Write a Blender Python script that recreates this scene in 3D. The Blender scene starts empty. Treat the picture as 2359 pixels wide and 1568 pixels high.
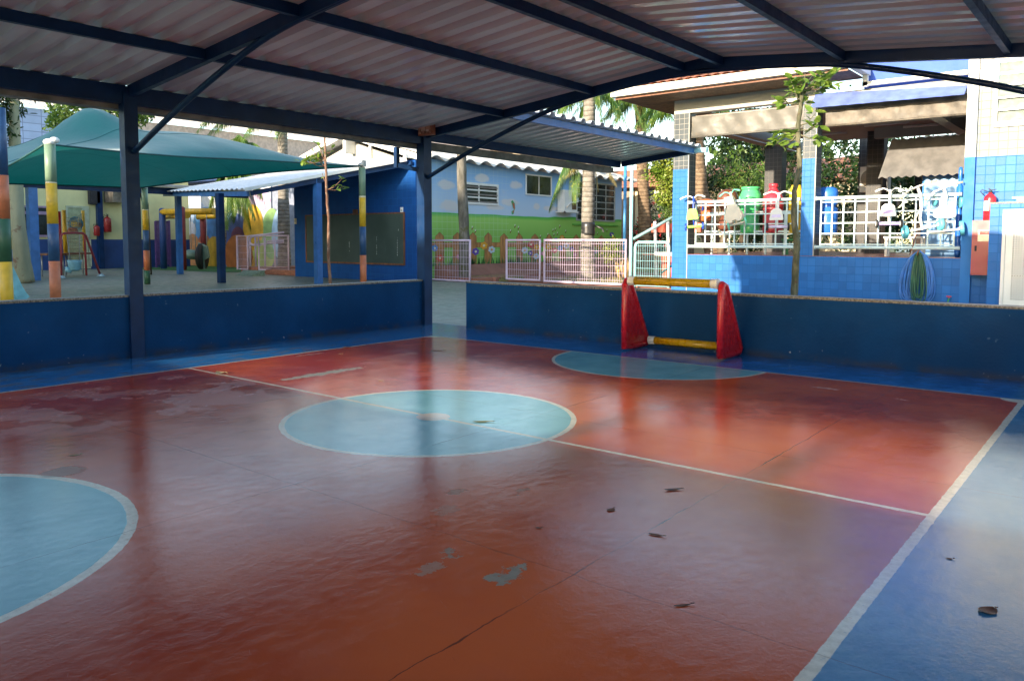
import bpy, math, random
from mathutils import Vector, Matrix
random.seed(7)
R_ = math.radians
scene = bpy.context.scene
col = scene.collection

# ------------------------------------------------------------------ camera
YAW, PITCH, ROLL, FPX, PPY = -0.67902, 0.071329, 0.002174, 1811.0, 682.9   # measured on the photo at 2359 px width
_f = Vector((math.sin(YAW)*math.cos(PITCH), math.cos(YAW)*math.cos(PITCH), -math.sin(PITCH)))
_r = Vector((math.cos(YAW), -math.sin(YAW), 0.0))
_u = _r.cross(_f)
_c, _s = math.cos(ROLL), math.sin(ROLL)
CR, CU, CF = _c*_r + _s*_u, -_s*_r + _c*_u, _f
CAM = Vector((6.95, -7.02, 1.2))
cd = bpy.data.cameras.new('camera'); cam = bpy.data.objects.new('camera', cd); col.objects.link(cam)
cam.matrix_world = Matrix(((CR.x, CU.x, -CF.x, CAM.x), (CR.y, CU.y, -CF.y, CAM.y), (CR.z, CU.z, -CF.z, CAM.z), (0, 0, 0, 1)))
cd.sensor_width = 36; cd.lens = 36*FPX/2359; cd.shift_y = -(784-PPY)/2359
cd.clip_start = 0.05; cd.clip_end = 600
scene.camera = cam

def ray(x, y): return CF + CR*((x-1179.5)/FPX) - CU*((y-PPY)/FPX)
def at(x, y, ax, val):                      # the point where a line of sight meets a real plane (wall, floor)
    d = ray(x, y); t = (val-CAM[ax])/d[ax]; return CAM + d*t
def at_dist(x, y, gx, gy):                  # same at the distance of a thing standing at (gx, gy)
    d = ray(x, y); t = math.hypot(gx-CAM.x, gy-CAM.y)/math.hypot(d.x, d.y); return CAM + d*t

# ------------------------------------------------------------------ light
SUN_EL, SUN_STR, SKY_STR, EXPO = 11.0, 3.1, 0.15, 1.95
w = bpy.data.worlds.new('World'); scene.world = w; w.use_nodes = True
nt = w.node_tree; bg = nt.nodes['Background']
sky = nt.nodes.new('ShaderNodeTexSky'); sky.sky_type = 'NISHITA'; sky.sun_disc = False
sky.sun_elevation = R_(SUN_EL); sky.sun_rotation = R_(184.5); sky.dust_density = 0.7; sky.air_density = 1.0
nt.links.new(sky.outputs[0], bg.inputs[0]); bg.inputs[1].default_value = SKY_STR
sd = bpy.data.lights.new('sun', 'SUN'); sd.energy = SUN_STR; sd.angle = R_(0.7); sd.color = (1.0, 0.84, 0.64)
sun = bpy.data.objects.new('sun', sd); col.objects.link(sun)
sdir = Vector((0.08, 1.0, -math.tan(R_(SUN_EL))*1.003)).normalized()
sun.rotation_euler = sdir.to_track_quat('-Z', 'Y').to_euler(); sun.location = (0, -40, 12)
scene.view_settings.view_transform = 'Standard'; scene.view_settings.look = 'None'
scene.view_settings.exposure = EXPO; scene.view_settings.gamma = 1
scene.render.engine = 'CYCLES'
scene.cycles.use_denoising = True
scene.cycles.max_bounces = 8; scene.cycles.diffuse_bounces = 4; scene.cycles.glossy_bounces = 4
scene.cycles.transparent_max_bounces = 6; scene.cycles.caustics_reflective = False; scene.cycles.caustics_refractive = False
scene.cycles.sample_clamp_indirect = 6

# ------------------------------------------------------------------ node helpers
class NT:
    def __init__(s, m): s.m = m; s.t = m.node_tree; s.n = s.t.nodes; s.l = s.t.links
    def node(s, typ, **k):
        n = s.n.new(typ)
        for a, b in k.items(): setattr(n, a, b)
        return n
    def set(s, sock, v):
        if isinstance(v, bpy.types.NodeSocket): s.l.new(v, sock)
        elif v is not None: sock.default_value = v
    def math(s, op, a, b=0.0, c=None, clamp=False):
        n = s.node('ShaderNodeMath', operation=op, use_clamp=clamp)
        s.set(n.inputs[0], a); s.set(n.inputs[1], b)
        if c is not None: s.set(n.inputs[2], c)
        return n.outputs[0]
    def mix(s, f, a, b):
        n = s.node('ShaderNodeMix', data_type='RGBA')
        s.set(n.inputs[0], f)
        s.set(n.inputs[6], a if not isinstance(a, tuple) else (*a, 1)); s.set(n.inputs[7], b if not isinstance(b, tuple) else (*b, 1))
        return n.outputs[2]
    def noise(s, scale, detail=3, vec=None, rough=0.55, out=0, dist=0.0):
        n = s.node('ShaderNodeTexNoise'); n.inputs['Scale'].default_value = scale; n.inputs['Detail'].default_value = detail
        n.inputs['Roughness'].default_value = rough; n.inputs['Distortion'].default_value = dist
        if vec is not None: s.l.new(vec, n.inputs['Vector'])
        return n.outputs[out]
    def ramp(s, v, p0, p1, c0=0.0, c1=1.0):   # smooth step mapped
        n = s.node('ShaderNodeMapRange', interpolation_type='SMOOTHSTEP')
        s.set(n.inputs[0], v); n.inputs[1].default_value = p0; n.inputs[2].default_value = p1
        n.inputs[3].default_value = c0; n.inputs[4].default_value = c1
        return n.outputs[0]
    def pos(s): return s.node('ShaderNodeNewGeometry').outputs['Position']
    def obj(s): return s.node('ShaderNodeTexCoord').outputs['Object']
    def scale(s, v, sx, sy, sz):
        n = s.node('ShaderNodeVectorMath', operation='MULTIPLY'); s.l.new(v, n.inputs[0]); n.inputs[1].default_value = (sx, sy, sz); return n.outputs[0]
    def bump(s, h, strength, dist=0.01, normal=None):
        n = s.node('ShaderNodeBump'); n.inputs['Strength'].default_value = strength; n.inputs['Distance'].default_value = dist
        s.l.new(h, n.inputs['Height'])
        if normal is not None: s.l.new(normal, n.inputs['Normal'])
        return n.outputs[0]

def newmat(name):
    m = bpy.data.materials.new(name); m.use_nodes = True
    t = NT(m); t.b = m.node_tree.nodes['Principled BSDF']; return m, t

def plain(name, c, rough=0.5, metal=0.0, var=0.12, scale=6.0, bump=0.0, bscale=60.0, dirt=0.0, dirtc=(0.12, 0.09, 0.06), spec=0.5, coat=0.0, streak=False, sss=0.0):
    m, t = newmat(name)
    v = t.pos()
    vs = t.scale(v, 1, 1, 0.25) if streak else v
    n1 = t.noise(scale, 5, vs)
    dark = tuple(x*(1-var*1.6) for x in c); lite = tuple(min(1, x*(1+var)) for x in c)
    colr = t.mix(t.ramp(n1, 0.3, 0.7), dark, lite)
    if dirt:
        n2 = t.noise(scale*2.7, 8, vs, 0.7)
        colr = t.mix(t.ramp(n2, 0.55, 0.75, 0, dirt), colr, dirtc)
    t.set(t.b.inputs['Base Color'], colr)
    t.set(t.b.inputs['Roughness'], t.ramp(t.noise(scale*3, 4, v), 0.2, 0.8, max(0.03, rough-0.1), min(1, rough+0.1)))
    t.b.inputs['Metallic'].default_value = metal; t.b.inputs['Specular IOR Level'].default_value = spec
    t.b.inputs['Coat Weight'].default_value = coat
    if bump: t.set(t.b.inputs['Normal'], t.bump(t.noise(bscale, 4, v), bump, 0.01))
    return m

def tiled(name, c, grout, ax, size=0.1, rough=0.25, gw=0.035, var=0.08, ratio=1.0, paintover=False, cols=None):
    """square wall tiles on a wall; ax = 0 for a wall facing x, 1 for a wall facing y"""
    m, t = newmat(name)
    v = t.pos(); sp = t.node('ShaderNodeSeparateXYZ'); t.l.new(v, sp.inputs[0])
    if ax == 2:   # both directions (columns)
        h = t.math('ADD', sp.outputs[0], sp.outputs[1])
    else: h = sp.outputs[1 if ax == 0 else 0]
    cb = t.node('ShaderNodeCombineXYZ'); t.set(cb.inputs[0], h); t.set(cb.inputs[1], sp.outputs[2])
    br = t.node('ShaderNodeTexBrick', offset=0.0, squash=1.0)
    t.l.new(cb.outputs[0], br.inputs['Vector'])
    br.inputs['Scale'].default_value = 1.0; br.inputs['Brick Width'].default_value = size*ratio; br.inputs['Row Height'].default_value = size
    br.inputs['Mortar Size'].default_value = size*gw; br.inputs['Mortar Smooth'].default_value = 0.3; br.inputs['Bias'].default_value = 0
    br.inputs['Color1'].default_value = (*[x*(1-var) for x in c], 1); br.inputs['Color2'].default_value = (*[min(1, x*(1+var)) for x in c], 1)
    br.inputs['Mortar'].default_value = (*grout, 1)
    n = t.noise(2.5, 5, v)
    colr = t.mix(t.ramp(n, 0.3, 0.75, 0, 0.25), br.outputs[0], tuple(x*0.6 for x in c))
    t.set(t.b.inputs['Base Color'], colr)
    t.set(t.b.inputs['Roughness'], t.math('ADD', t.math('MULTIPLY', br.outputs[1], 0.4), rough+0.18, clamp=True)); t.b.inputs['Specular IOR Level'].default_value = 0.22
    inv = t.math('SUBTRACT', 1.0, br.outputs[1])
    b1 = t.bump(inv, 0.6, 0.004); t.set(t.b.inputs['Normal'], t.bump(t.noise(9, 2, v), 0.12, 0.02, b1))
    return m

# ------------------------------------------------------------------ mesh builder
class MB:
    def __init__(s): s.v = []; s.f = []; s.mi = []; s.cur = 0; s.sm = []; s.smooth = False
    def _add(s, vs, fs):
        k = len(s.v); s.v += [Vector(p) for p in vs]
        for f in fs: s.f.append([k+i for i in f]); s.mi.append(s.cur); s.sm.append(s.smooth)
        return s
    def m(s, i): s.cur = i; return s
    def box(s, x0, x1, y0, y1, z0, z1):
        if x0 > x1: x0, x1 = x1, x0
        if y0 > y1: y0, y1 = y1, y0
        if z0 > z1: z0, z1 = z1, z0
        return s._add([(x0,y0,z0),(x1,y0,z0),(x1,y1,z0),(x0,y1,z0),(x0,y0,z1),(x1,y0,z1),(x1,y1,z1),(x0,y1,z1)],
            [(3,2,1,0),(4,5,6,7),(0,1,5,4),(1,2,6,5),(2,3,7,6),(3,0,4,7)])
    def bar(s, a, b, w, h, up=(0,0,1)):       # rectangular bar from a to b
        a = Vector(a); b = Vector(b); d = (b-a).normalized(); u = Vector(up)
        if abs(d.dot(u)) > 0.99: u = Vector((1,0,0))
        r = d.cross(u).normalized(); u = r.cross(d).normalized(); r *= w/2; u = u*(h/2)
        vs = [a-r-u, a+r-u, a+r+u, a-r+u, b-r-u, b+r-u, b+r+u, b-r+u]
        return s._add(vs, [(0,1,2,3)[::-1] and (3,2,1,0),(4,5,6,7),(0,1,5,4),(1,2,6,5),(2,3,7,6),(3,0,4,7)])
    def tube(s, pts, rad, n=8, caps=True, closed=False):
        pts = [Vector(p) for p in pts]; N = len(pts)
        if not hasattr(rad, '__len__'): rad = [rad]*N
        k = len(s.v); prev = None; sm = s.smooth; s.smooth = True
        for i, p in enumerate(pts):
            if closed: d = (pts[(i+1) % N]-pts[i-1])
            else: d = (pts[min(i+1, N-1)]-pts[max(i-1, 0)])
            if d.length < 1e-9: d = Vector((0,0,1))
            d.normalize()
            if prev is None:
                u = Vector((0,0,1)) if abs(d.z) < 0.9 else Vector((1,0,0))
                r = d.cross(u).normalized()
            else:
                r = (prev - d*prev.dot(d))
                r = r.normalized() if r.length > 1e-6 else d.orthogonal().normalized()
            prev = r; q = d.cross(r)
            for j in range(n):
                an = 2*math.pi*j/n; s.v.append(p + (r*math.cos(an)+q*math.sin(an))*rad[i])
        for i in range(N if closed else N-1):
            i2 = (i+1) % N
            for j in range(n):
                j2 = (j+1) % n
                s.f.append([k+i*n+j, k+i*n+j2, k+i2*n+j2, k+i2*n+j]); s.mi.append(s.cur); s.sm.append(True)
        if caps and not closed:
            s.f.append([k+j for j in range(n)][::-1]); s.mi.append(s.cur); s.sm.append(False)
            s.f.append([k+(N-1)*n+j for j in range(n)]); s.mi.append(s.cur); s.sm.append(False)
        s.smooth = sm; return s
    def lathe(s, c, prof, n=20, axis=(0,0,1)):    # prof = [(radius, height), ...]
        c = Vector(c); a = Vector(axis).normalized(); r = a.orthogonal().normalized(); q = a.cross(r); k = len(s.v)
        for (rr, h) in prof:
            for j in range(n):
                an = 2*math.pi*j/n; s.v.append(c + a*h + (r*math.cos(an)+q*math.sin(an))*max(rr, 1e-4))
        for i in range(len(prof)-1):
            for j in range(n):
                j2 = (j+1) % n
                s.f.append([k+i*n+j, k+i*n+j2, k+(i+1)*n+j2, k+(i+1)*n+j]); s.mi.append(s.cur); s.sm.append(True)
        s.f.append([k+j for j in range(n)][::-1]); s.mi.append(s.cur); s.sm.append(False)
        s.f.append([k+(len(prof)-1)*n+j for j in range(n)]); s.mi.append(s.cur); s.sm.append(False)
        return s
    def ball(s, c, rx, ry, rz, n=16):
        prof = [(math.sin(math.pi*i/(n//2)), -math.cos(math.pi*i/(n//2))) for i in range(n//2+1)]
        k = len(s.v); s.lathe((0,0,0), prof, n)
        for i in range(k, len(s.v)):
            p = s.v[i]; s.v[i] = Vector((c[0]+p.x*rx, c[1]+p.y*ry, c[2]+p.z*rz))
        return s
    def prism(s, poly, o, ux, uy, un, depth):     # 2-D polygon extruded along un by depth
        o, ux, uy, un = Vector(o), Vector(ux), Vector(uy), Vector(un); n = len(poly); k = len(s.v)
        for d in (0, depth):
            for (a, b) in poly: s.v.append(o+ux*a+uy*b+un*d)
        fs = [[k+i for i in range(n)][::-1], [k+n+i for i in range(n)]]
        for i in range(n): fs.append([k+i, k+(i+1) % n, k+n+(i+1) % n, k+n+i])
        for f in fs: s.f.append(f); s.mi.append(s.cur); s.sm.append(False)
        return s
    def quad(s, *p): return s._add(p, [tuple(range(len(p)))])
    def build(s, name, mats, parent=None):
        if not isinstance(mats, (list, tuple)): mats = [mats]
        me = bpy.data.meshes.new(name)
        base = Vector((0,0,0))
        if parent is not None:
            q = parent
            while q is not None: base = base + q.location; q = q.parent
        else:
            xs = [p.x for p in s.v]; ys = [p.y for p in s.v]; zs = [p.z for p in s.v]
            base = Vector(((min(xs)+max(xs))/2, (min(ys)+max(ys))/2, min(zs)))
        me.from_pydata([tuple(p-base) for p in s.v], [], s.f)
        for mt in mats: me.materials.append(mt)
        me.polygons.foreach_set('material_index', s.mi); me.polygons.foreach_set('use_smooth', s.sm)
        me.update()
        o = bpy.data.objects.new(name, me); col.objects.link(o)
        if parent is None: o.location = base
        else: o.parent = parent
        return o

def tag(o, label=None, cat=None, group=None, kind=None):
    if label: o['label'] = label
    if cat: o['category'] = cat
    if group: o['group'] = group
    if kind: o['kind'] = kind
    return o
def thing(name, label, cat, loc=(0,0,0), group=None):
    o = bpy.data.objects.new(name, None); o.empty_display_size = 0.1; col.objects.link(o); o.location = loc
    return tag(o, label, cat, group)
def copy_tree(o, parent=None):
    c = o.copy(); col.objects.link(c)
    if parent: c.parent = parent
    for ch in [x for x in list(col.objects) if x.parent == o]: copy_tree(ch, c)
    return c
def box(name, mats, parent, *a): return MB().box(*a).build(name, mats, parent)
def arc(c, r, a0, a1, n, u, v):
    c, u, v = Vector(c), Vector(u), Vector(v)
    return [c + u*(r*math.cos(a0+(a1-a0)*i/n)) + v*(r*math.sin(a0+(a1-a0)*i/n)) for i in range(n+1)]
def rough_line(n, amp, seed):
    r = random.Random(seed); return [r.uniform(-amp, amp) for _ in range(n)]
# ================================================================== materials
M = {}
M['navy'] = plain('navy_wall_paint', (0.003, 0.046, 0.150), 0.6, spec=0.10, var=0.14, scale=1.3, bump=0.25, bscale=45, dirt=0.12, dirtc=(0.05,0.05,0.07))
def chipped_wall():
    m = plain('navy_wall_paint', (0.004, 0.054, 0.170), 0.6, var=0.14, scale=1.3, bump=0.3, bscale=38, dirt=0.12, dirtc=(0.05,0.05,0.07), spec=0.10)
    t = NT(m); t.b = m.node_tree.nodes['Principled BSDF']; lk = t.b.inputs['Base Color'].links[0].from_socket
    p = t.pos(); sp = t.node('ShaderNodeSeparateXYZ'); t.l.new(p, sp.inputs[0])
    low = t.ramp(sp.outputs[2], 0.05, 0.16, 1, 0)
    ch = t.math('MULTIPLY', t.ramp(t.noise(21, 3, p), 0.70, 0.725), low)
    c = t.mix(ch, lk, (0.42, 0.44, 0.46))
    sc = t.ramp(t.noise(7, 8, t.scale(p, 1, 1, 2.2), 0.8), 0.63, 0.72, 0, 0.30)
    c = t.mix(sc, c, (0.035, 0.095, 0.19))
    c = t.mix(t.ramp(t.noise(13, 2, p), 0.74, 0.76, 0, 0.5), c, (0.12, 0.2, 0.3))
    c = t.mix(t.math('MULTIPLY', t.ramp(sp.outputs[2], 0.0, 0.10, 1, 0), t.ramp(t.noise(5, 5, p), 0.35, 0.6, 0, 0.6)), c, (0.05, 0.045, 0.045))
    t.set(t.b.inputs['Base Color'], c); return m
M['navy'] = chipped_wall()
M['steel'] = plain('dark_blue_steel_paint', (0.004, 0.029, 0.100), 0.4, spec=0.25, var=0.15, scale=4, dirt=0.12)
M['steel2'] = plain('blue_steel_paint', (0.035, 0.15, 0.42), 0.35, var=0.12, scale=4, dirt=0.1)
M['granite'] = plain('granite_cap', (0.19, 0.18, 0.16), 0.45, var=0.45, scale=55, bump=0.4, bscale=80, dirt=0.6, dirtc=(0.06,0.055,0.05))
M['gutter'] = plain('weathered_gutter', (0.20, 0.20, 0.18), 0.6, var=0.25, scale=5, dirt=0.5, dirtc=(0.07,0.06,0.05))
M['white'] = plain('white_paint', (0.78, 0.77, 0.73), 0.4, var=0.04, scale=3, dirt=0.12)
M['whiteroof'] = plain('white_roof_sheet', (0.68, 0.66, 0.61), 0.55, var=0.12, scale=2.5, dirt=0.35, dirtc=(0.3,0.27,0.22))
M['cream'] = plain('cream_paint', (0.68, 0.60, 0.40), 0.6, var=0.06, scale=1.5, dirt=0.1)
M['lilac'] = plain('lilac_rail_paint', (0.66, 0.52, 0.66), 0.35, var=0.06, scale=6, dirt=0.1)
M['cyan'] = plain('pale_cyan_rail_paint', (0.36, 0.66, 0.70), 0.35, var=0.08, scale=6, dirt=0.1)
M['cyanw'] = plain('whitish_cyan_rail_paint', (0.62, 0.76, 0.76), 0.35, var=0.05, scale=6)
M['glass'] = plain('dark_window_glass', (0.03, 0.04, 0.04), 0.12, var=0.3, scale=3)
M['black'] = plain('black_rubber', (0.02, 0.02, 0.02), 0.6)
M['dark'] = plain('dark_interior', (0.03, 0.03, 0.035), 0.8)
M['grey'] = plain('grey_metal', (0.35, 0.35, 0.34), 0.4, metal=0.3, dirt=0.2)
M['red'] = plain('red_plastic', (0.55, 0.014, 0.022), 0.3, var=0.06, scale=5, dirt=0.06, dirtc=(0.2,0.05,0.05))
M['yellow'] = plain('yellow_plastic', (0.55, 0.33, 0.004), 0.3, var=0.1, scale=7, dirt=0.2, dirtc=(0.3,0.15,0.03))
M['woodbrown'] = plain('brown_wood', (0.20, 0.08, 0.04), 0.55, var=0.25, scale=12, streak=True)

def roof_mat():
    m, t = newmat('glossy_cream_roof_sheet')
    v = t.pos(); n = t.noise(1.2, 4, v)
    c = t.mix(t.ramp(n, 0.35, 0.65), (0.66, 0.66, 0.65), (0.76, 0.76, 0.74))
    t.set(t.b.inputs['Base Color'], c)
    t.set(t.b.inputs['Roughness'], t.ramp(t.noise(4, 4, v), 0.3, 0.7, 0.10, 0.24))
    t.b.inputs['Specular IOR Level'].default_value = 0.7
    vs = t.scale(v, 0.8, 5, 1)
    t.set(t.b.inputs['Normal'], t.bump(t.noise(3.0, 3, vs), 0.25, 0.02))
    return m
M['roof'] = roof_mat()

def floor_mat():
    m, t = newmat('painted_court_floor')
    p = t.pos(); mt = t.math
    dn = t.node('ShaderNodeVectorMath', operation='SUBTRACT'); t.l.new(t.noise(14, 5, p, 0.6, out=1), dn.inputs[0]); dn.inputs[1].default_value = (0.5, 0.5, 0.5)
    ds = t.node('ShaderNodeVectorMath', operation='SCALE'); t.l.new(dn.outputs[0], ds.inputs[0]); ds.inputs['Scale'].default_value = 0.014
    pp = t.node('ShaderNodeVectorMath', operation='ADD'); t.l.new(p, pp.inputs[0]); t.l.new(ds.outputs[0], pp.inputs[1])
    sp = t.node('ShaderNodeSeparateXYZ'); t.l.new(pp.outputs[0], sp.inputs[0]); X, Y = sp.outputs[0], sp.outputs[1]
    sx = t.node('ShaderNodeSeparateXYZ'); t.l.new(p, sx.inputs[0]); X0, Y0 = sx.outputs[0], sx.outputs[1]
    def dist(cx, cy, x=X, y=Y):
        a = mt('SUBTRACT', x, cx); b = mt('SUBTRACT', y, cy)
        return mt('SQRT', mt('ADD', mt('MULTIPLY', a, a), mt('MULTIPLY', b, b)))
    def lt(a, v, e=0.002): return t.ramp(a, v-e, v+e, 1, 0)
    def gt(a, v, e=0.002): return t.ramp(a, v-e, v+e, 0, 1)
    def AND(*a):
        r = a[0]
        for q in a[1:]: r = mt('MULTIPLY', r, q)
        return r
    def near(a, v, h, e=0.002): return lt(mt('ABSOLUTE', mt('SUBTRACT', a, v)), h, e)
    big = t.noise(0.7, 5, p); mid = t.noise(3.2, 6, p, 0.65); fine = t.noise(26, 6, p, 0.7)
    red = t.mix(t.ramp(big, 0.3, 0.7), (0.31, 0.028, 0.010), (0.53, 0.105, 0.030))
    red = t.mix(t.ramp(mid, 0.45, 0.75, 0, 0.35), red, (0.46, 0.10, 0.05))
    blue = t.mix(t.ramp(mid, 0.3, 0.7), (0.012, 0.11, 0.36), (0.03, 0.17, 0.46))
    wl = t.scale(p, 1.0, 0.35, 1)
    blue = t.mix(mt('MULTIPLY', t.ramp(t.noise(9, 7, wl, 0.65), 0.54, 0.62, 0, 0.7), lt(X0, 0.4, 0.3)), blue, (0.17, 0.15, 0.16))
    blue = t.mix(mt('MULTIPLY', gt(X0, 6.2, 0.05), 0.85), blue, t.mix(t.ramp(mid, 0.3, 0.7), (0.04, 0.16, 0.30), (0.08, 0.22, 0.36)))
    blue = t.mix(mt('MULTIPLY', lt(X0, 0.0, 0.05), 0.6), blue, t.mix(t.ramp(t.noise(9, 7, wl, 0.65), 0.50, 0.60), (0.03, 0.19, 0.46), (0.16, 0.20, 0.24)))
    aqua = t.mix(t.ramp(mid, 0.3, 0.7), (0.13, 0.34, 0.40), (0.18, 0.42, 0.47))
    line = t.mix(t.ramp(fine, 0.35, 0.65), (0.52, 0.48, 0.39), (0.66, 0.62, 0.52))
    inc = AND(gt(X, 0), lt(X, 6.27), gt(Y, -6.46), lt(Y, 0))
    # faded patch where the top coat has gone
    fade = AND(t.ramp(t.noise(2.1, 8, t.scale(p, 1, 0.8, 1), 0.62), 0.50, 0.515), lt(dist(0.95, -4.25, X0, Y0), 1.05, 0.25))
    redf = t.mix(mt('MULTIPLY', fade, 0.26), red, (0.25, 0.10, 0.085))
    c = t.mix(inc, blue, redf)
    d0 = dist(3.205, -3.26); dF = dist(3.2, 0.0); dN = dist(3.12, -6.46)
    disc = mt('MAXIMUM', lt(d0, 0.96), mt('MAXIMUM', AND(lt(dF, 1.065), lt(Y, 0)), AND(lt(dN, 1.085), gt(Y, -6.46))))
    c = t.mix(disc, c, aqua)
    ring = mt('MAXIMUM', near(d0, 0.972, 0.018), mt('MAXIMUM', AND(near(dF, 1.075, 0.016), lt(Y, 0)), AND(near(dN, 1.10, 0.022), gt(Y, -6.46))))
    half = AND(near(Y, -3.24, 0.016), gt(X, 0), lt(X, 6.27))
    edge = mt('MAXIMUM', AND(mt('MAXIMUM', near(X, 0, 0.017), near(X, 6.27, 0.020)), gt(Y, -6.49), lt(Y, 0.012)), AND(mt('MAXIMUM', near(Y, 0, 0.012), near(Y, -6.46, 0.022)), gt(X, -0.015), lt(X, 6.29)))
    corner = AND(lt(dist(6.25, 0.0), 0.13), inc)
    corner = mt('MAXIMUM', corner, AND(lt(dist(0.0, 0.0), 0.13), inc))
    lines = mt('MAXIMUM', mt('MAXIMUM', ring, half), mt('MAXIMUM', edge, corner))
    wear = t.ramp(t.noise(30, 6, p, 0.7), 0.58, 0.68, 1, 0.45)
    c = t.mix(mt('MULTIPLY', lines, wear), c, line)
    c = t.mix(mt('MULTIPLY', AND(half, disc), 0.5), c, (0.42, 0.36, 0.20))
    c = t.mix(mt('MULTIPLY', lt(dist(3.21, -3.24), 0.115), 0.9), c, (0.52, 0.42, 0.32))
    # bare concrete patches
    dl = t.node('ShaderNodeVectorMath', operation='SUBTRACT'); t.l.new(t.noise(11, 9, p, 0.75, out=1), dl.inputs[0]); dl.inputs[1].default_value = (0.5, 0.5, 0.5)
    dls = t.node('ShaderNodeVectorMath', operation='SCALE'); t.l.new(dl.outputs[0], dls.inputs[0]); dls.inputs['Scale'].default_value = 0.30
    pq = t.node('ShaderNodeVectorMath', operation='ADD'); t.l.new(p, pq.inputs[0]); t.l.new(dls.outputs[0], pq.inputs[1])
    sq = t.node('ShaderNodeSeparateXYZ'); t.l.new(pq.outputs[0], sq.inputs[0])
    conc = None
    for (cx, cy, rx, ry, al) in [(5.21,-4.88,.036,.10,.95),(4.92,-4.87,.028,.036,.8),(4.43,-4.32,.028,.045,.5),(4.66,-4.12,.025,.04,.5),(4.57,-4.54,.03,.08,.3),
            (4.95,-5.03,.03,.08,.5),(2.62,-5.38,.09,.10,.6),(1.22,-2.62,.065,.46,1.0),(4.95,-.45,.10,.03,.55),(5.55,-.55,.05,.02,.5),(0.15,-2.0,.04,.2,.4)]:
        a = mt('DIVIDE', mt('SUBTRACT', sq.outputs[0], cx), rx); b = mt('DIVIDE', mt('SUBTRACT', sq.outputs[1], cy), ry)
        e = mt('MULTIPLY', lt(mt('ADD', mt('MULTIPLY', a, a), mt('MULTIPLY', b, b)), 1.0, 0.06), al)
        conc = e if conc is None else mt('MAXIMUM', conc, e)
    c = t.mix(conc, c, t.mix(t.ramp(fine, 0.3, 0.7), (0.17, 0.165, 0.13), (0.24, 0.225, 0.18)))
    # slab joints and scuffs
    jw = mt('ADD', 0.0022, mt('MULTIPLY', t.ramp(t.noise(2.5, 3, p), 0.5, 0.7), 0.004))
    jn = mt('MULTIPLY', mt('SUBTRACT', t.noise(7, 4, p), 0.5), 0.03)
    Xj = mt('ADD', X0, jn); Yj = mt('ADD', Y0, jn)
    def jl(a, v): return mt('LESS_THAN', mt('ABSOLUTE', mt('SUBTRACT', a, v)), jw)
    j = None
    for v in (0.25, 1.88, 3.73, 5.39):
        j = jl(Xj, v) if j is None else mt('MAXIMUM', j, jl(Xj, v))
    j2 = None
    for v in (-4.74, -2.7, -0.66): j2 = jl(Yj, v) if j2 is None else mt('MAXIMUM', j2, jl(Yj, v))
    c = t.mix(mt('MULTIPLY', j, t.ramp(t.noise(1.8, 3, p), 0.4, 0.6, 0.15, 0.75)), c, (0.03, 0.02, 0.02))
    c = t.mix(mt('MULTIPLY', j2, 0.35), c, (0.10, 0.03, 0.02))
    c = t.mix(t.ramp(t.noise(48, 8, p, 0.75), 0.66, 0.76, 0, 0.35), c, (0.08, 0.05, 0.05))
    c = t.mix(t.ramp(t.noise(6, 9, t.scale(p, 1, 0.4, 1), 0.75), 0.62, 0.72, 0, 0.22), c, (0.45, 0.30, 0.26))
    for (ang, sc_, th) in ((0.5, 3.0, 0.735), (-0.9, 2.3, 0.735), (1.9, 2.7, 0.745)):
        vr = t.node('ShaderNodeVectorRotate', rotation_type='Z_AXIS'); t.l.new(p, vr.inputs['Vector']); vr.inputs['Angle'].default_value = ang
        sn = t.noise(sc_, 3, t.scale(vr.outputs[0], 1.2, 34, 1), 0.6)
        c = t.mix(t.ramp(sn, th, th+0.02, 0, 0.35), c, (0.42, 0.27, 0.22))
        c = t.mix(t.ramp(sn, 1-th, 1-th-0.015, 0, 0.35), c, (0.06, 0.03, 0.03))
    t.set(t.b.inputs['Base Color'], c)
    r = t.ramp(mid, 0.3, 0.7, 0.09, 0.145)
    r = mt('ADD', r, t.ramp(t.noise(5, 7, t.scale(p, 1.2, 0.6, 1), 0.7), 0.40, 0.75, 0, 0.08)); r = mt('ADD', r, mt('MULTIPLY', conc, 0.35)); r = mt('ADD', r, mt('MULTIPLY', fade, 0.12))
    t.set(t.b.inputs['Roughness'], r)
    t.b.inputs['Specular IOR Level'].default_value = 0.34
    b1 = t.bump(t.noise(4.0, 4, t.scale(p, 1.0, 0.6, 1), 0.55), 0.05, 0.015)
    b2 = t.bump(t.noise(18, 8, t.scale(p, 1.2, 0.8, 1), 0.72, dist=0.8), 0.18, 0.005, b1)
    b3 = t.bump(t.noise(75, 3, p), 0.16, 0.002, b2)
    b4 = t.bump(mt('SUBTRACT', 1.0, mt('MAXIMUM', mt('MAXIMUM', j, mt('MULTIPLY', j2, 0.5)), mt('MULTIPLY', conc, 0.5))), 0.6, 0.003, b3)
    t.set(t.b.inputs['Normal'], b4)
    return m
M['floor'] = floor_mat()

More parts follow.
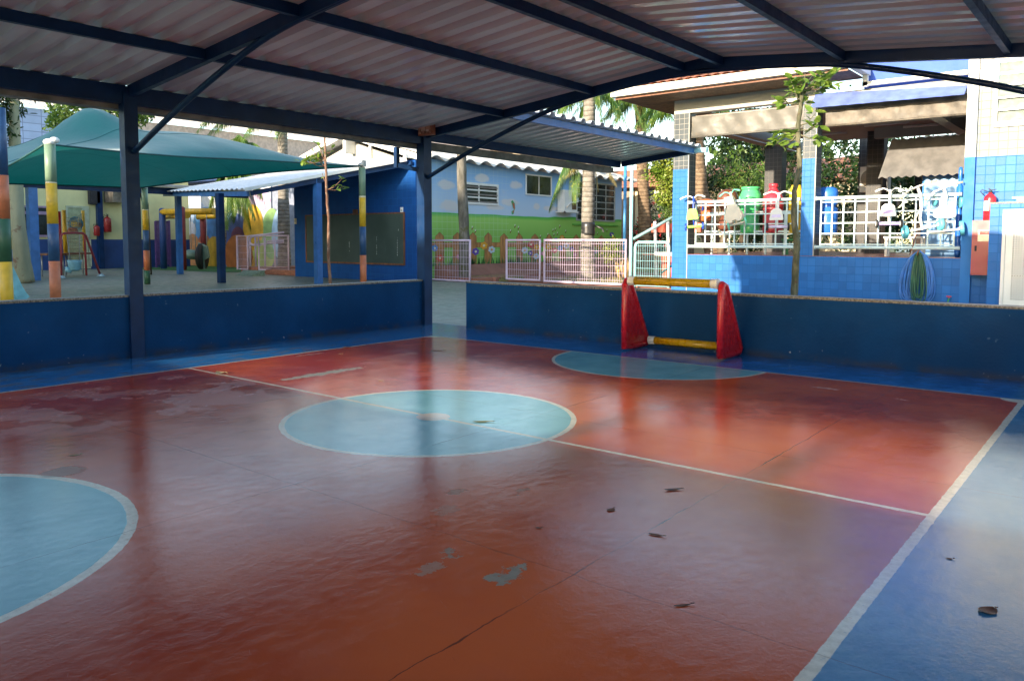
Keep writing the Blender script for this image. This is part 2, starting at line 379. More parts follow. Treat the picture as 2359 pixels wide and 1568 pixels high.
def ground_mat():
    m, t = newmat('worn_green_concrete')
    p = t.pos(); n = t.noise(0.6, 6, p, 0.6); n2 = t.noise(5, 8, p, 0.7)
    c = t.mix(t.ramp(n, 0.35, 0.65), (0.17, 0.205, 0.15), (0.26, 0.245, 0.19))
    c = t.mix(t.ramp(n2, 0.5, 0.7, 0, 0.5), c, (0.10, 0.13, 0.10))
    c = t.mix(t.ramp(t.noise(30, 4, p), 0.68, 0.74, 0, 0.6), c, (0.35, 0.33, 0.27))
    sx = t.node('ShaderNodeSeparateXYZ'); t.l.new(p, sx.inputs[0])
    j = None
    for a, v in ((0,-4),(0,-8),(0,-12),(0,-16),(1,3),(1,7)):
        q = t.math('LESS_THAN', t.math('ABSOLUTE', t.math('SUBTRACT', t.math('ADD', sx.outputs[a], t.math('MULTIPLY', t.noise(3,3,p), 0.05)), v)), 0.008)
        j = q if j is None else t.math('MAXIMUM', j, q)
    c = t.mix(t.math('MULTIPLY', j, 0.7), c, (0.04, 0.04, 0.035))
    t.set(t.b.inputs['Base Color'], c); t.set(t.b.inputs['Roughness'], t.ramp(n2, 0.3, 0.7, 0.3, 0.55))
    t.set(t.b.inputs['Normal'], t.bump(t.noise(14, 5, p), 0.25, 0.01))
    return m
M['ground'] = ground_mat()

# ================================================================== ground and court floor
g = MB()
g.quad((-300,-300,-0.03),(300,-300,-0.03),(300,300,-0.03),(-300,300,-0.03)); tag(g.build('ground', M['ground']), kind='structure')
f = MB(); f.quad((-1.3,-7.7,0),(7.7,-7.7,0),(7.7,1.12,0),(-1.3,1.12,0))
tag(f.build('court_floor', M['floor']), kind='structure')
f = MB(); f.quad((-30,-16,-0.006),(-1.3,-16,-0.006),(-1.3,10.45,-0.006),(-30,10.45,-0.006)); f.quad((-1.3,1.12,-0.006),(12,1.12,-0.006),(12,10.5,-0.006),(-1.3,10.5,-0.006))
tag(f.build('yard_paving', M['ground']), kind='structure')

# ================================================================== low walls round the court
WH = 0.62
def low_wall(label, x0, x1, y0, y1, WH=0.62):
    t = thing('low_wall', label, 'wall', ((x0+x1)/2, (y0+y1)/2, 0), 'low blue walls round the court')
    b = MB(); alongx = (x1-x0) > (y1-y0); L = (x1-x0) if alongx else (y1-y0); n = max(2, int(L/0.25))
    box('wall_body', M['navy'], t, x0, x1, y0, y1, -0.02, WH)
    # granite cap in slabs with slightly chipped edges
    r = random.Random(int(x0*100+y0*7)); p = (x0 if alongx else y0); end = (x1 if alongx else y1); b = MB()
    while p < end-0.02:
        q = min(end, p + r.uniform(1.0, 1.25)); 
        if end-q < 0.3: q = end
        e = r.uniform(0.010, 0.018); h = r.uniform(0.020, 0.024)
        if alongx: b.box(p+0.001, q-0.002, y0-e, y1+e, WH, WH+h)
        else: b.box(x0-e, x1+e, p+0.001, q-0.002, WH, WH+h)
        p = q
    b.build('granite_cap', M['granite'], t)
    return t
low_wall('long dark blue low wall with granite cap behind the toy goal', -0.28, 7.42, 0.94, 1.08)
low_wall('dark blue low wall with granite cap between the corner post and the left steel post', -1.17, -1.05, -3.13, 0.86)
low_wall('dark blue low wall with granite cap left of the thick left steel post', -1.17, -1.05, -7.3, -3.27)
low_wall('dark blue low wall on the camera side of the court', -1.0, 7.5, -7.56, -7.42, 0.79)
low_wall('dark blue low wall along the right sideline of the court', 7.34, 7.46, -7.3, 0.9)

# ================================================================== the canopy over the court
def rz(x):        # underside of the sheet
    return 2.735 + 0.098*(4.2-abs(x-3.15))
canopy = thing('court_canopy', 'dark blue steel canopy with cream corrugated sheets over the red court', 'canopy', (3.15, -3.2, 0))
def corrugated(b, y0, y1, xa, xb, zf, pitch=0.25, h=0.052, ends=1):
    """trapezoidal sheet, ribs running along x"""
    ys = []; y = y0
    while y < y1-1e-6:
        for dy, hh in ((0, 0), (0.11, 0), (0.145, h), (0.215, h)):
            if y+dy*pitch/0.25 < y1: ys.append((y+dy*pitch/0.25, hh))
        y += pitch
    ys.append((y1, 0))
    xs = [xa, xb]
    k = len(b.v)
    for x in xs:
        for (yy, hh) in ys: b.v.append(Vector((x, yy, zf(x)+hh)))
    n = len(ys)
    for i in range(n-1): b.f.append([k+i, k+i+1, k+n+i+1, k+n+i]); b.mi.append(b.cur); b.sm.append(False)
    # thickness: a second skin 6 mm above
    k2 = len(b.v)
    for x in xs:
        for (yy, hh) in ys: b.v.append(Vector((x, yy, zf(x)+hh+0.006)))
    for i in range(n-1): b.f.append([k2+i+1, k2+i, k2+n+i, k2+n+i+1]); b.mi.append(b.cur); b.sm.append(False)
    for i in range(n-1):
        b.f.append([k+i, k2+i, k2+i+1, k+i+1]); b.mi.append(b.cur); b.sm.append(False)
        b.f.append([k+n+i, k+n+i+1, k2+n+i+1, k2+n+i]); b.mi.append(b.cur); b.sm.append(False)
b = MB()
corrugated(b, -7.85, 1.07, -1.25, 3.15, rz); corrugated(b, -7.85, 1.07, 3.15, 7.55, rz)
b.build('roof_sheet', M['roof'], canopy)
PY = (-7.33, -3.2, 0.93)
for y in PY:
    for x, w_ in ((-1.07 if y < 0 else -1.07, 0.105 if y < 0 else 0.15), (7.38, 0.12)):
        b = MB(); b.box(x-w_/2, x+w_/2, y-w_/2, y+w_/2, -0.01, 2.72)
        if y < 0.5 and x < 0: b.box(x-w_/2-0.002, x+w_/2+0.006, y-w_/2-0.035, y-w_/2, 0, 2.66)
        b.build('post', M['steel'], canopy)
    rb = MB()
    for xa, xb in ((-1.05, 3.15), (3.15, 7.38)):
        rb.bar((xa, y, rz(xa)-0.058), (xb, y, rz(xb)-0.058), 0.055, 0.11)
    rb.build('rafter', M['steel'], canopy)
    ap = [(-1.0,2.08),(-.22,2.38),(.6,2.65),(1.35,2.85),(2.25,2.97),(3.15,3.01),(4.22,2.935),(4.83,2.83),(5.73,2.58),(6.3,2.38),(6.9,2.16),(7.33,2.0)]
    # smooth the bow
    pts = []
    for i in range(len(ap)-1):
        p0 = ap[max(i-1,0)]; p1 = ap[i]; p2 = ap[i+1]; p3 = ap[min(i+2,len(ap)-1)]
        for k in range(5):
            u = k/5; 
            q = [0.5*((2*p1[j])+(-p0[j]+p2[j])*u+(2*p0[j]-5*p1[j]+4*p2[j]-p3[j])*u*u+(-p0[j]+3*p1[j]-3*p2[j]+p3[j])*u**3) for j in (0,1)]
            pts.append((q[0], y-0.0, q[1]))
    pts.append((7.33, y, 2.0))
    MB().tube(pts, 0.029, 10).build('bowed_brace', M['steel'], canopy)
spans = [(-7.8, -7.36), (-7.30, -3.23), (-3.17, 0.90), (0.96, 1.06)]
for x in (0.39, 1.75, 2.93, 3.37, 4.6, 5.95, 7.38):
    for (ya, yb) in spans[1:3]:
        box('purlin', M['steel'], canopy, x-0.025, x+0.025, ya, yb, rz(x)-0.092, rz(x)-0.004)
for (ya, yb) in ((-7.8, -3.254), (-3.146, 0.854), (1.006, 6.2)):
    box('eave_beam', M['steel'], canopy, -1.10, -1.03, ya, yb, 2.545 if ya < 1 else 2.60, 2.725)
gb = MB()
gb.box(-1.29, -1.27, -7.8, 6.1, 2.50, 2.62); gb.box(-1.27, -1.14, -7.8, 6.1, 2.50, 2.51); gb.box(-1.15, -1.13, -7.8, 6.1, 2.51, 2.60)
gb.build('gutter', M['gutter'], canopy)
br = MB(); br.box(-1.36, -1.30, 0.62, 0.68, 2.22, 2.50); br.bar((-1.33,0.65,2.25),(-1.10,0.90,2.18),0.055,0.055); br.build('gutter_bracket', M['steel'], canopy)
# extension of the left slope towards the arcade
b = MB(); corrugated(b, 1.07, 6.45, -1.25, 0.58, lambda x: rz(x)-0.012 if True else 0)
b.build('extension_sheet', M['roof'], canopy)
box('extension_beam', M['steel2'], canopy, 0.42, 0.49, 1.0, 6.32, rz(0.45)-0.11, rz(0.45)-0.015)
eb = MB(); eb.bar((-1.03, 6.25, rz(-1.03)-0.065), (0.42, 6.25, rz(0.42)-0.065), 0.06, 0.10); eb.build('extension_end_beam', M['steel'], canopy)
box('extension_stub', M['cyan'], canopy, 0.49, 0.72, 6.22, 6.30, rz(0.45)-0.10, rz(0.45)-0.02)

# emergency lamp over the corner post
el = thing('emergency_light', 'brown plastic emergency light box above the corner post', 'light', (-1.0, 0.84, 2.66))
p = at(983, 298, 1, 0.80)
box('casing', plain('aged_lamp_casing', (0.32,0.12,0.07), 0.35), el, p.x-0.13, p.x+0.13, 0.76, 0.84, p.z-0.085, p.z+0.085)
box('lens', plain('lamp_lens', (0.42,0.24,0.18), 0.12, var=0.4, scale=25), el, p.x-0.115, p.x+0.115, 0.748, 0.759, p.z-0.068, p.z+0.068)
b = MB()
for k in range(4): b.bar((p.x-0.045+k*0.022, 0.744, p.z-0.03), (p.x-0.06+k*0.022, 0.744, p.z+0.045), 0.008, 0.006)
b.box(p.x+0.04, p.x+0.09, 0.742, 0.747, p.z-0.04, p.z-0.015); b.build('reflector', plain('lamp_reflector', (0.6,0.5,0.45), 0.25), el)

# ================================================================== toy goal
goal = thing('toy_goal', 'red and yellow plastic toy football goal in front of the far low wall', 'goal', (3.1, 0.6, 0))
def side_panel(x):
    b = MB(); th = 0.045
    # triangle in the y-z plane: front post vertical at y=.35, foot to y=.88
    out = [(0.02,0.0),(0.50,0.0),(0.55,0.035),(0.555,0.09),(0.15,0.74),(0.12,0.785),(0.06,0.80),(0.01,0.77),(0.0,0.73),(0.0,0.03)]
    y0 = 0.345
    def rimtube(pts, r): b.tube([(x, y0+a, c) for a, c in pts], r, 10, closed=True)
    rimtube([(0.035,0.04),(0.28,0.036),(0.50,0.04),(0.525,0.075),(0.33,0.41),(0.13,0.745),(0.06,0.765),(0.035,0.72),(0.034,0.4)], 0.036)
    b.prism([(0.04,0.04),(0.50,0.045),(0.12,0.72),(0.04,0.74)], (x-0.016,y0,0), (0,1,0), (0,0,1), (1,0,0), 0.032)
    # raised grid of moulded ribs
    for k in range(8):
        z = 0.14+0.068*k; yb = 0.50 - (z-0.045)*(0.38/0.675) - 0.02
        if yb-0.11 > 0.02:
            for sx in (-0.020, 0.020): b.bar((x+sx, y0+0.10, z), (x+sx, y0+yb, z+0.004), 0.013, 0.010)
    for k in range(5):
        y = 0.13+0.07*k; zt = 0.045+(0.50-y-0.03)*(0.675/0.38)
        if zt > 0.16:
            for sx in (-0.018, 0.018): b.bar((x+sx, y0+y, 0.12), (x+sx, y0+y, zt), 0.006, 0.005)
    return b
side_panel(2.555).build('side_panel', M['red'], goal); side_panel(3.66).build('side_panel', M['red'], goal)
for (yy, zz, r) in ((0.40, 0.768, 0.045), (0.86, 0.078, 0.042)):
    xa, xb = 2.60, 3.615
    b = MB(); b.smooth = True
    b.lathe((xa+0.07, yy, zz), [(r*1.0,0),(r*1.0,xb-xa-0.14)], 24, (1,0,0))
    b.lathe((xa+0.06, yy, zz+0.001), [(r*1.03,0),(r*1.03,0.012)], 24, (1,0,0))
    for dz in (0.012, -0.014): b.bar((xa+0.08, yy-r+0.002, zz+dz), (xb-0.08, yy-r+0.002, zz+dz), 0.004, 0.003)
    b.build('crossbar', M['yellow'], goal)
    for q, sgn in ((xa, 1), (xb, -1)):
        b = MB(); b.lathe((q-0.008*sgn, yy, zz), [(r*1.14,0),(r*1.18,0.01),(r*1.18,0.022),(r*1.10,0.03),(r*1.10,0.075),(r*1.05,0.077)], 24, (sgn,0,0))
        for an in (2.7, 3.3, 3.9):
            b.lathe((q+0.06*sgn, yy+math.cos(an)*r*1.15, zz+math.sin(an)*r*1.15), [(0.004,0),(0.004,0.004)], 6, (0,math.cos(an),math.sin(an)))
        b.build('white_collar', M['white'], goal)
# ================================================================== arcade building on the right
S_ = 2359/4096
def ca(x, y): return ((2600+x*0.29674)*S_, (650+y*0.29674)*S_)      # enlarged views of the photo
def cb(x, y): return ((3450+x*0.38265)*S_, (650+y*0.38265)*S_)
def cc(x, y): return ((3850+x*0.35093)*S_, (700+y*0.35093)*S_)
def c7(x, y): return ((3200+x*0.66966)*S_, (230+y*0.66966)*S_)
def c6(x, y): return ((2650+x*0.63776)*S_, (230+y*0.63776)*S_)
def text_mesh(body, size, depth, name, mat_, parent, origin, ux, uy):
    cu = bpy.data.curves.new(name, 'FONT'); cu.body = body; cu.size = size; cu.extrude = depth; cu.align_x = 'CENTER'; cu.align_y = 'CENTER'
    tmp = bpy.data.objects.new('tmp', cu); col.objects.link(tmp)
    bpy.context.view_layer.update()
    me = bpy.data.meshes.new_from_object(tmp.evaluated_get(bpy.context.evaluated_depsgraph_get()))
    bpy.data.objects.remove(tmp)
    b = MB(); ux, uy = Vector(ux), Vector(uy); un = ux.cross(uy)
    for p in me.polygons:
        b._add([Vector(origin)+ux*me.vertices[i].co.x+uy*me.vertices[i].co.y+un*me.vertices[i].co.z for i in p.vertices], [tuple(range(len(p.vertices)))])
    return b.build(name, mat_, parent)

BL = (0.022, 0.150, 0.45); BG = (0.03, 0.15, 0.42)
M['tileb_y'] = tiled('blue_wall_tiles', BL, (0.02, 0.13, 0.38), 1, 0.165, 0.28, ratio=1.0, var=0.13, gw=0.03)
M['tileb_y2'] = tiled('small_blue_column_tiles', BL, (0.02, 0.13, 0.38), 1, 0.13, 0.28)
M['tileg'] = tiled('grey_column_tiles', (0.075, 0.09, 0.10), (0.32, 0.31, 0.28), 2, 0.125, 0.2, gw=0.045)
M['tilegl'] = tiled('pale_grey_wall_tiles', (0.13, 0.165, 0.18), (0.24, 0.235, 0.20), 1, 0.155, 0.2, gw=0.05)
M['tiled'] = tiled('dark_grey_column_tiles', (0.06, 0.06, 0.06), (0.16, 0.15, 0.14), 2, 0.125, 0.25, gw=0.05)
M['tilew'] = tiled('white_wall_tiles', (0.34, 0.34, 0.335), (0.20, 0.20, 0.19), 1, 0.155, 0.2, gw=0.03)
M['bluep'] = plain('blue_wall_paint', (0.03, 0.17, 0.48), 0.5, spec=0.15, var=0.08, scale=1.5, dirt=0.1)
M['blueu'] = plain('blue_upper_wall_paint', (0.07, 0.14, 0.50), 0.6, spec=0.1, var=0.06, scale=1.5)
M['redfloor'] = plain('red_oxide_floor', (0.33, 0.10, 0.06), 0.3, var=0.15, scale=3, dirt=0.2)
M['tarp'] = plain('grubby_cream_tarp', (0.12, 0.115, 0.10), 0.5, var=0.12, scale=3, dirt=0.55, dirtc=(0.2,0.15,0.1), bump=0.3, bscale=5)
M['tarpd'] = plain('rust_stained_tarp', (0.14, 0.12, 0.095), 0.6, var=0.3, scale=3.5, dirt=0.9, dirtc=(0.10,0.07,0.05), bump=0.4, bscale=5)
M['awn'] = plain('blue_awning_fabric', (0.14, 0.20, 0.56), 0.5, var=0.15, scale=4, bump=0.3, bscale=7)
M['terra'] = plain('terracotta_tile', (0.50, 0.20, 0.10), 0.7, var=0.25, scale=6, dirt=0.25, dirtc=(0.15,0.1,0.08))
M['soffit'] = plain('brown_soffit_boards', (0.16, 0.08, 0.045), 0.6, var=0.3, scale=8)
M['beamw'] = plain('offwhite_beam', (0.42, 0.42, 0.38), 0.6, var=0.05, scale=1.5, dirt=0.12)
M['ceil'] = plain('pinkish_ceiling', (0.42, 0.36, 0.33), 0.7, var=0.05)

FY = 10.5
ar = thing('arcade_building', 'blue tiled arcade building with white railings and terracotta roof on the right', 'building', (1.0, 12.5, 0))
box('base_wall', M['tileb_y'], ar, -1.73, 4.11, FY, FY+0.16, -0.02, 0.865)
box('patio_floor', M['redfloor'], ar, -2.1, 9.5, FY+0.02, 18.5, 0.78, 0.875)
def column(x0, x1, zb, zs, zt, side=0.36):
    b = MB(); b.box(x0, x1, FY-0.012, FY+side, zb, zs); b.m(1).box(x0, x1, FY-0.010, FY+side, zs, zt)
    b.m(1).box(x1-0.02, x1+0.002, FY+0.03, FY+side+0.002, zb+0.0, zt)
    b.m(2).box(x1-0.012, x1+0.006, FY-0.018, FY+0.03, zb, zt)
    b.build('column', [M['tileb_y2'], M['tileg'], M['beamw']], ar)
column(-2.14, -1.73, -0.02, 2.92, 4.25); column(0.98, 1.27, 0.875, 2.99, 4.25)
b = MB(); b.box(4.11, 4.29, FY-0.05, FY+0.25, -0.02, 2.82); b.m(1).box(4.11, 4.29, FY-0.05, FY+0.25, 2.82, 6.4)
b.build('corner_pillar', [M['bluep'], plain('white_pillar_paint', (0.56, 0.57, 0.58), 0.5, var=0.03)], ar)
b = MB(); b.box(4.29, 10, FY+0.05, FY+0.25, -0.02, 2.82); b.m(1).box(4.29, 4.60, FY+0.05, FY+0.25, 2.82, 4.1); b.box(4.60, 10, FY+0.05, FY+0.25, 2.82, 3.40)
b.box(5.75, 10, FY+0.05, FY+0.25, 3.40, 4.1); b.m(2).box(4.29, 4.60, FY+0.05, FY+0.25, 4.1, 6.4); b.box(5.75, 10, FY+0.05, FY+0.25, 4.1, 6.4); b.box(4.60, 5.75, FY+0.05, FY+0.25, 4.62, 6.4)
b.build('right_wall', [M['tileb_y'], M['tilegl'], M['tilew']], ar)
# louvre window
wn = MB()
for a in ((4.54,4.61,3.36,4.66),(5.74,5.81,3.36,4.66),(4.61,5.74,3.36,3.43),(4.61,5.74,4.59,4.66),(5.14,5.18,3.43,4.59)): wn.box(a[0],a[1],FY-0.0,FY+0.09,a[2],a[3])
wo = wn.build('window', M['white'], ar)
b = MB()
for k in range(5):
    z = 3.46+k*0.228; b.bar((4.62, FY+0.05, z+0.10), (5.14, FY+0.05, z+0.10), 0.012, 0.19, (0, 0.35, 1)); b.bar((5.18, FY+0.05, z+0.10), (5.73, FY+0.05, z+0.10), 0.012, 0.19, (0, 0.35, 1))
b.build('louvre_panes', plain('frosted_glass', (0.20,0.25,0.22), 0.5, var=0.15, scale=9), wo)
b = MB()
for k in range(6): b.box(4.61, 5.74, FY+0.01, FY+0.035, 3.43+k*0.228, 3.465+k*0.228)
b.build('louvre_frame', M['white'], wo)
# beam over the openings, upper blue wall
b = MB(); b.box(-2.14, 1.30, FY, FY+0.25, 4.25, 4.80); b.box(1.30, 4.11, FY+0.02, FY+0.2, 4.05, 4.35)
b.build('beam', M['beamw'], ar)
box('upper_wall', M['blueu'], ar, 2.2, 4.11, FY+0.02, FY+0.2, 4.35, 6.4)
M['bwhite'] = plain('white_building_paint', (0.56, 0.57, 0.58), 0.5, var=0.03)
# roller tarps
def tarp(x0, x1, zt, zb, mt_, seed):
    b = MB(); n = 26; r = random.Random(seed); k = len(b.v); rows = 6
    ph = [r.uniform(0, 6.28) for _ in range(5)]
    for j in range(rows+1):
        for i in range(n+1):
            u = i/n; x = x0+(x1-x0)*u; z = zt+(zb-zt)*j/rows
            y = FY+0.05 + 0.018*math.sin(u*17+ph[0]+j*0.5)+0.012*math.sin(u*41+ph[1]-j*0.9)+0.05*math.sin(u*2.9+ph[2])*(j/rows)*0.5
            if j in (0, rows): y = FY+0.05
            b.v.append(Vector((x, y, z - (0.02*math.sin(u*3.14) if j < rows else 0))))
    for j in range(rows):
        for i in range(n):
            a = k+j*(n+1)+i; b.f.append([a, a+1, a+n+2, a+n+1]); b.mi.append(0); b.sm.append(True)
    b.tube([(x0, FY+0.05, zb), (x1, FY+0.05, zb)], 0.022, 8)
    return b.build('roller_tarp', mt_, ar)
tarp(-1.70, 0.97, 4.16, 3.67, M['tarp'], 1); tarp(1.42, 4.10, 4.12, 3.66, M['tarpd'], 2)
# blue awning strip
b = MB(); k = len(b.v); n = 30
for j in range(5):
    for i in range(n+1):
        u = i/n; x = 1.22+(4.10-1.22)*u; zt = 4.36-0.16*u; zb_ = 4.02-0.04*u
        b.v.append(Vector((x, FY-0.02-0.30*(j/4)+0.003*math.sin(u*60+j), zt+(zb_-zt)*j/4+(0.003*math.sin(i*2.1) if j == 4 else 0))))
for j in range(4):
    for i in range(n):
        a = k+j*(n+1)+i; b.f.append([a, a+1, a+n+2, a+n+1]); b.mi.append(0); b.sm.append(True)
b.build('awning', M['awn'], ar)
# roof: terracotta slope, gutter, soffit
RX0, RX1, RY0 = -3.12, 2.2, 9.4
rf = MB(); pitch = 0.2; n = int((RX1-RX0)/0.22)
for i in range(n):
    x = RX0+0.04+i*(RX1-RX0-0.05)/n; wd = (RX1-RX0)/n
    y1 = min(13.2, RY0+0.1+(x-RX0)*1.0+0.3)                       # hip at the left corner
    rows = max(1, int((y1-RY0)/0.34))
    for r_ in range(rows):
        ya = RY0-0.03+r_*0.34; yb = ya+0.40; za = 4.78+(ya-RY0)*0.42+0.02; zb2 = 4.765+(yb-RY0)*0.42-0.02
        k = len(rf.v)
        for (yy, zz, rr) in ((ya, za, wd*0.52), (yb, zb2, wd*0.44)):
            for q in range(6):
                an = math.pi*q/5; rf.v.append(Vector((x+wd/2-math.cos(an)*rr, yy, zz+math.sin(an)*0.055)))
        for q in range(5): rf.f.append([k+q, k+q+1, k+7+q, k+6+q]); rf.mi.append(0); rf.sm.append(True)
rf.quad((RX0,RY0,4.76),(RX1,RY0,4.76),(RX1,13.2,6.35),(RX0+3.8,13.2,6.35))
ro = rf.build('roof', M['terra'], ar)
b = MB(); b.box(RX0-0.05, RX1+0.12, RY0-0.16, RY0-0.02, 4.60, 4.74); b.box(RX0-0.07, RX1+0.14, RY0-0.19, RY0-0.155, 4.70, 4.76)
b.box(RX1, RX1+0.14, RY0-0.02, 10.45, 4.60, 4.74)
b.box(RX1+0.02, RX1+0.12, 10.30, 10.40, 4.36, 4.60); b.box(RX1+0.02, 4.11, 10.30, 10.42, 4.38, 4.46)
b.build('gutter', plain('cream_gutter', (0.78,0.74,0.62), 0.4, var=0.05, dirt=0.15), ro)
b = MB()
for k in range(9): b.box(RX0+0.02, RX1, RY0+0.0+k*0.12, RY0+0.113+k*0.12, 4.56, 4.58)
for k in range(8): b.box(RX0+k*0.118, RX0+0.112+k*0.118, FY+0.0, FY+3, 4.56, 4.58)
b.build('soffit', M['soffit'], ar)
box('fascia', M['woodbrown'], ar, RX0-0.01, RX1, RY0-0.018, RY0-0.0, 4.545, 4.60)
# inside: columns, ceiling, kiosk
for (x0, x1, y) in ((-2.0,-1.5,16.0),(0.98,1.4,15.5),(0.2,0.5,17.6),(4.9,5.3,16)):
    box('inner_column', M['tiled'], ar, x0, x1, y, y+0.4, 0.875, 4.2)
b = MB(); b.box(-0.9, 9.5, FY+0.26, 17, 4.12, 4.22); b.box(-2.0, -0.9, FY+0.26, 13.0, 4.12, 4.22); b.box(-2.1,-1.8,13,18,4.0,4.25); b.build('ceiling', M['ceil'], ar)
b = MB(); b.box(1.3, 8, 12.5, 12.7, 3.9, 4.12); b.box(1.3, 8, 14.9, 15.1, 3.85, 4.12); b.box(3.2,3.45,FY+.3,17,3.8,4.1); b.box(-1.4,-1.2,FY+.3,17,3.9,4.12); b.build('ceiling_beam', M['beamw'], ar)
b = MB()
for (x, y) in ((1.9, 13.6), (1.9, 15.8), (2.6, 14.4), (0.2, 14.6)): MB().tube([(x-0.5, y, 4.02), (x+0.5, y, 4.02)], 0.035, 8).build('ceiling_lamp', M['white'], ar)
MB().lathe((2.2,13.2,4.0), [(0.05,0),(0.09,0.1)], 10).build('ceiling_lamp', M['white'], ar)
b = MB(); b.box(1.6, 9.5, 18.2, 18.4, 0.875, 4.2); b.build('back_wall', M['ceil'], ar)
b = MB(); b.box(1.62, 2.3, 18.1, 18.2, 1.7, 3.1); b.box(2.6, 3.4, 18.1, 18.2, 0.9, 3.1); b.build('back_window', M['glass'], ar)
b = MB(); b.box(6.5, 6.7, 11, 18, 0.875, 4.2); b.build('side_wall', M['cream'], ar)
tb = at(*c7(465,785), 1, 12.1); tr = at(*c7(925,745), 1, 12.1); 
ks = thing('kiosk', 'small blue kiosk under a grey corrugated awning inside the arcade', 'kiosk', (3.6, 12.8, 0.875))
box('body', M['bluep'], ks, 2.98, 4.9, 12.45, 14.0, 0.875, 3.0)
box('door', plain('sky_blue_door', (0.06,0.26,0.56), 0.4), ks, 3.02, 3.75, 12.435, 12.45, 0.9, 2.62)
b = MB(); k = 0; nn = 34
for i in range(nn+1):
    x = tb.x + (4.95-tb.x)*i/nn; dz = 0.022*(1 if i % 2 else -1)
    b.v.append(Vector((x, 12.08, 2.62+dz))); b.v.append(Vector((x+0.12 if i < 8 else x, 12.62, 3.52+dz)))
for i in range(nn): b.f.append([2*i, 2*i+2, 2*i+3, 2*i+1]); b.mi.append(0); b.sm.append(True)
b.build('awning', plain('grey_corrugated_awning', (0.16,0.155,0.15), 0.5, var=0.15, scale=4, dirt=0.2), ks)
au = thing('air_conditioner', 'white outdoor air conditioner with a round fan seen through the arcade', 'air conditioner', (1.0, 17.3, 2.4))
pz = at(*c7(405,735), 1, 17.3)
box('housing', M['white'], au, pz.x-0.22, pz.x+0.55, 17.3, 17.6, pz.z-0.33, pz.z+0.4)
b = MB(); b.lathe((pz.x+0.05, 17.3, pz.z+0.06), [(0.0,0.012),(0.24,0.012),(0.25,0)], 24, (0,-1,0)); b.build('fan_grille', plain('tan_grille', (0.28,0.22,0.15), 0.5), au)

# railings with mesh bars, hooked between the columns
def railing(label, x0, x1, xs, xe, n):
    t = thing('railing', label, 'railing', ((x0+x1)/2, FY-0.02, 0.9), 'pale railings of the arcade')
    y = FY-0.035
    for z, r in ((2.115, 0.036), (1.065, 0.036)):
        b = MB(); b.tube([(x0, y, z), (x1, y, z)], r, 12)
        b.lathe((x0+0.01, y, z), [(0.05,0),(0.05,0.015)], 12, (1,0,0)); b.build('rail', M['cyanw'], t)
    b = MB()
    for i in range(n): 
        x = xs+(xe-xs)*i/(n-1); b.bar((x, y, 1.10), (x, y, 2.08), 0.028, 0.028)
    for k in range(5):
        z = 1.13+k*0.226; b.bar((xs, y-0.004, z), (xe, y-0.004, z), 0.026, 0.026)
    b.build('mesh_bars', M['cyanw'], t)
    return t
railing('pale railing hung with three tricycles between the two tiled columns', -1.70, 0.96, -1.50, 0.92, 11)
railing('pale railing hung with tricycles right of the second tiled column', 1.30, 4.09, 1.42, 3.98, 12)

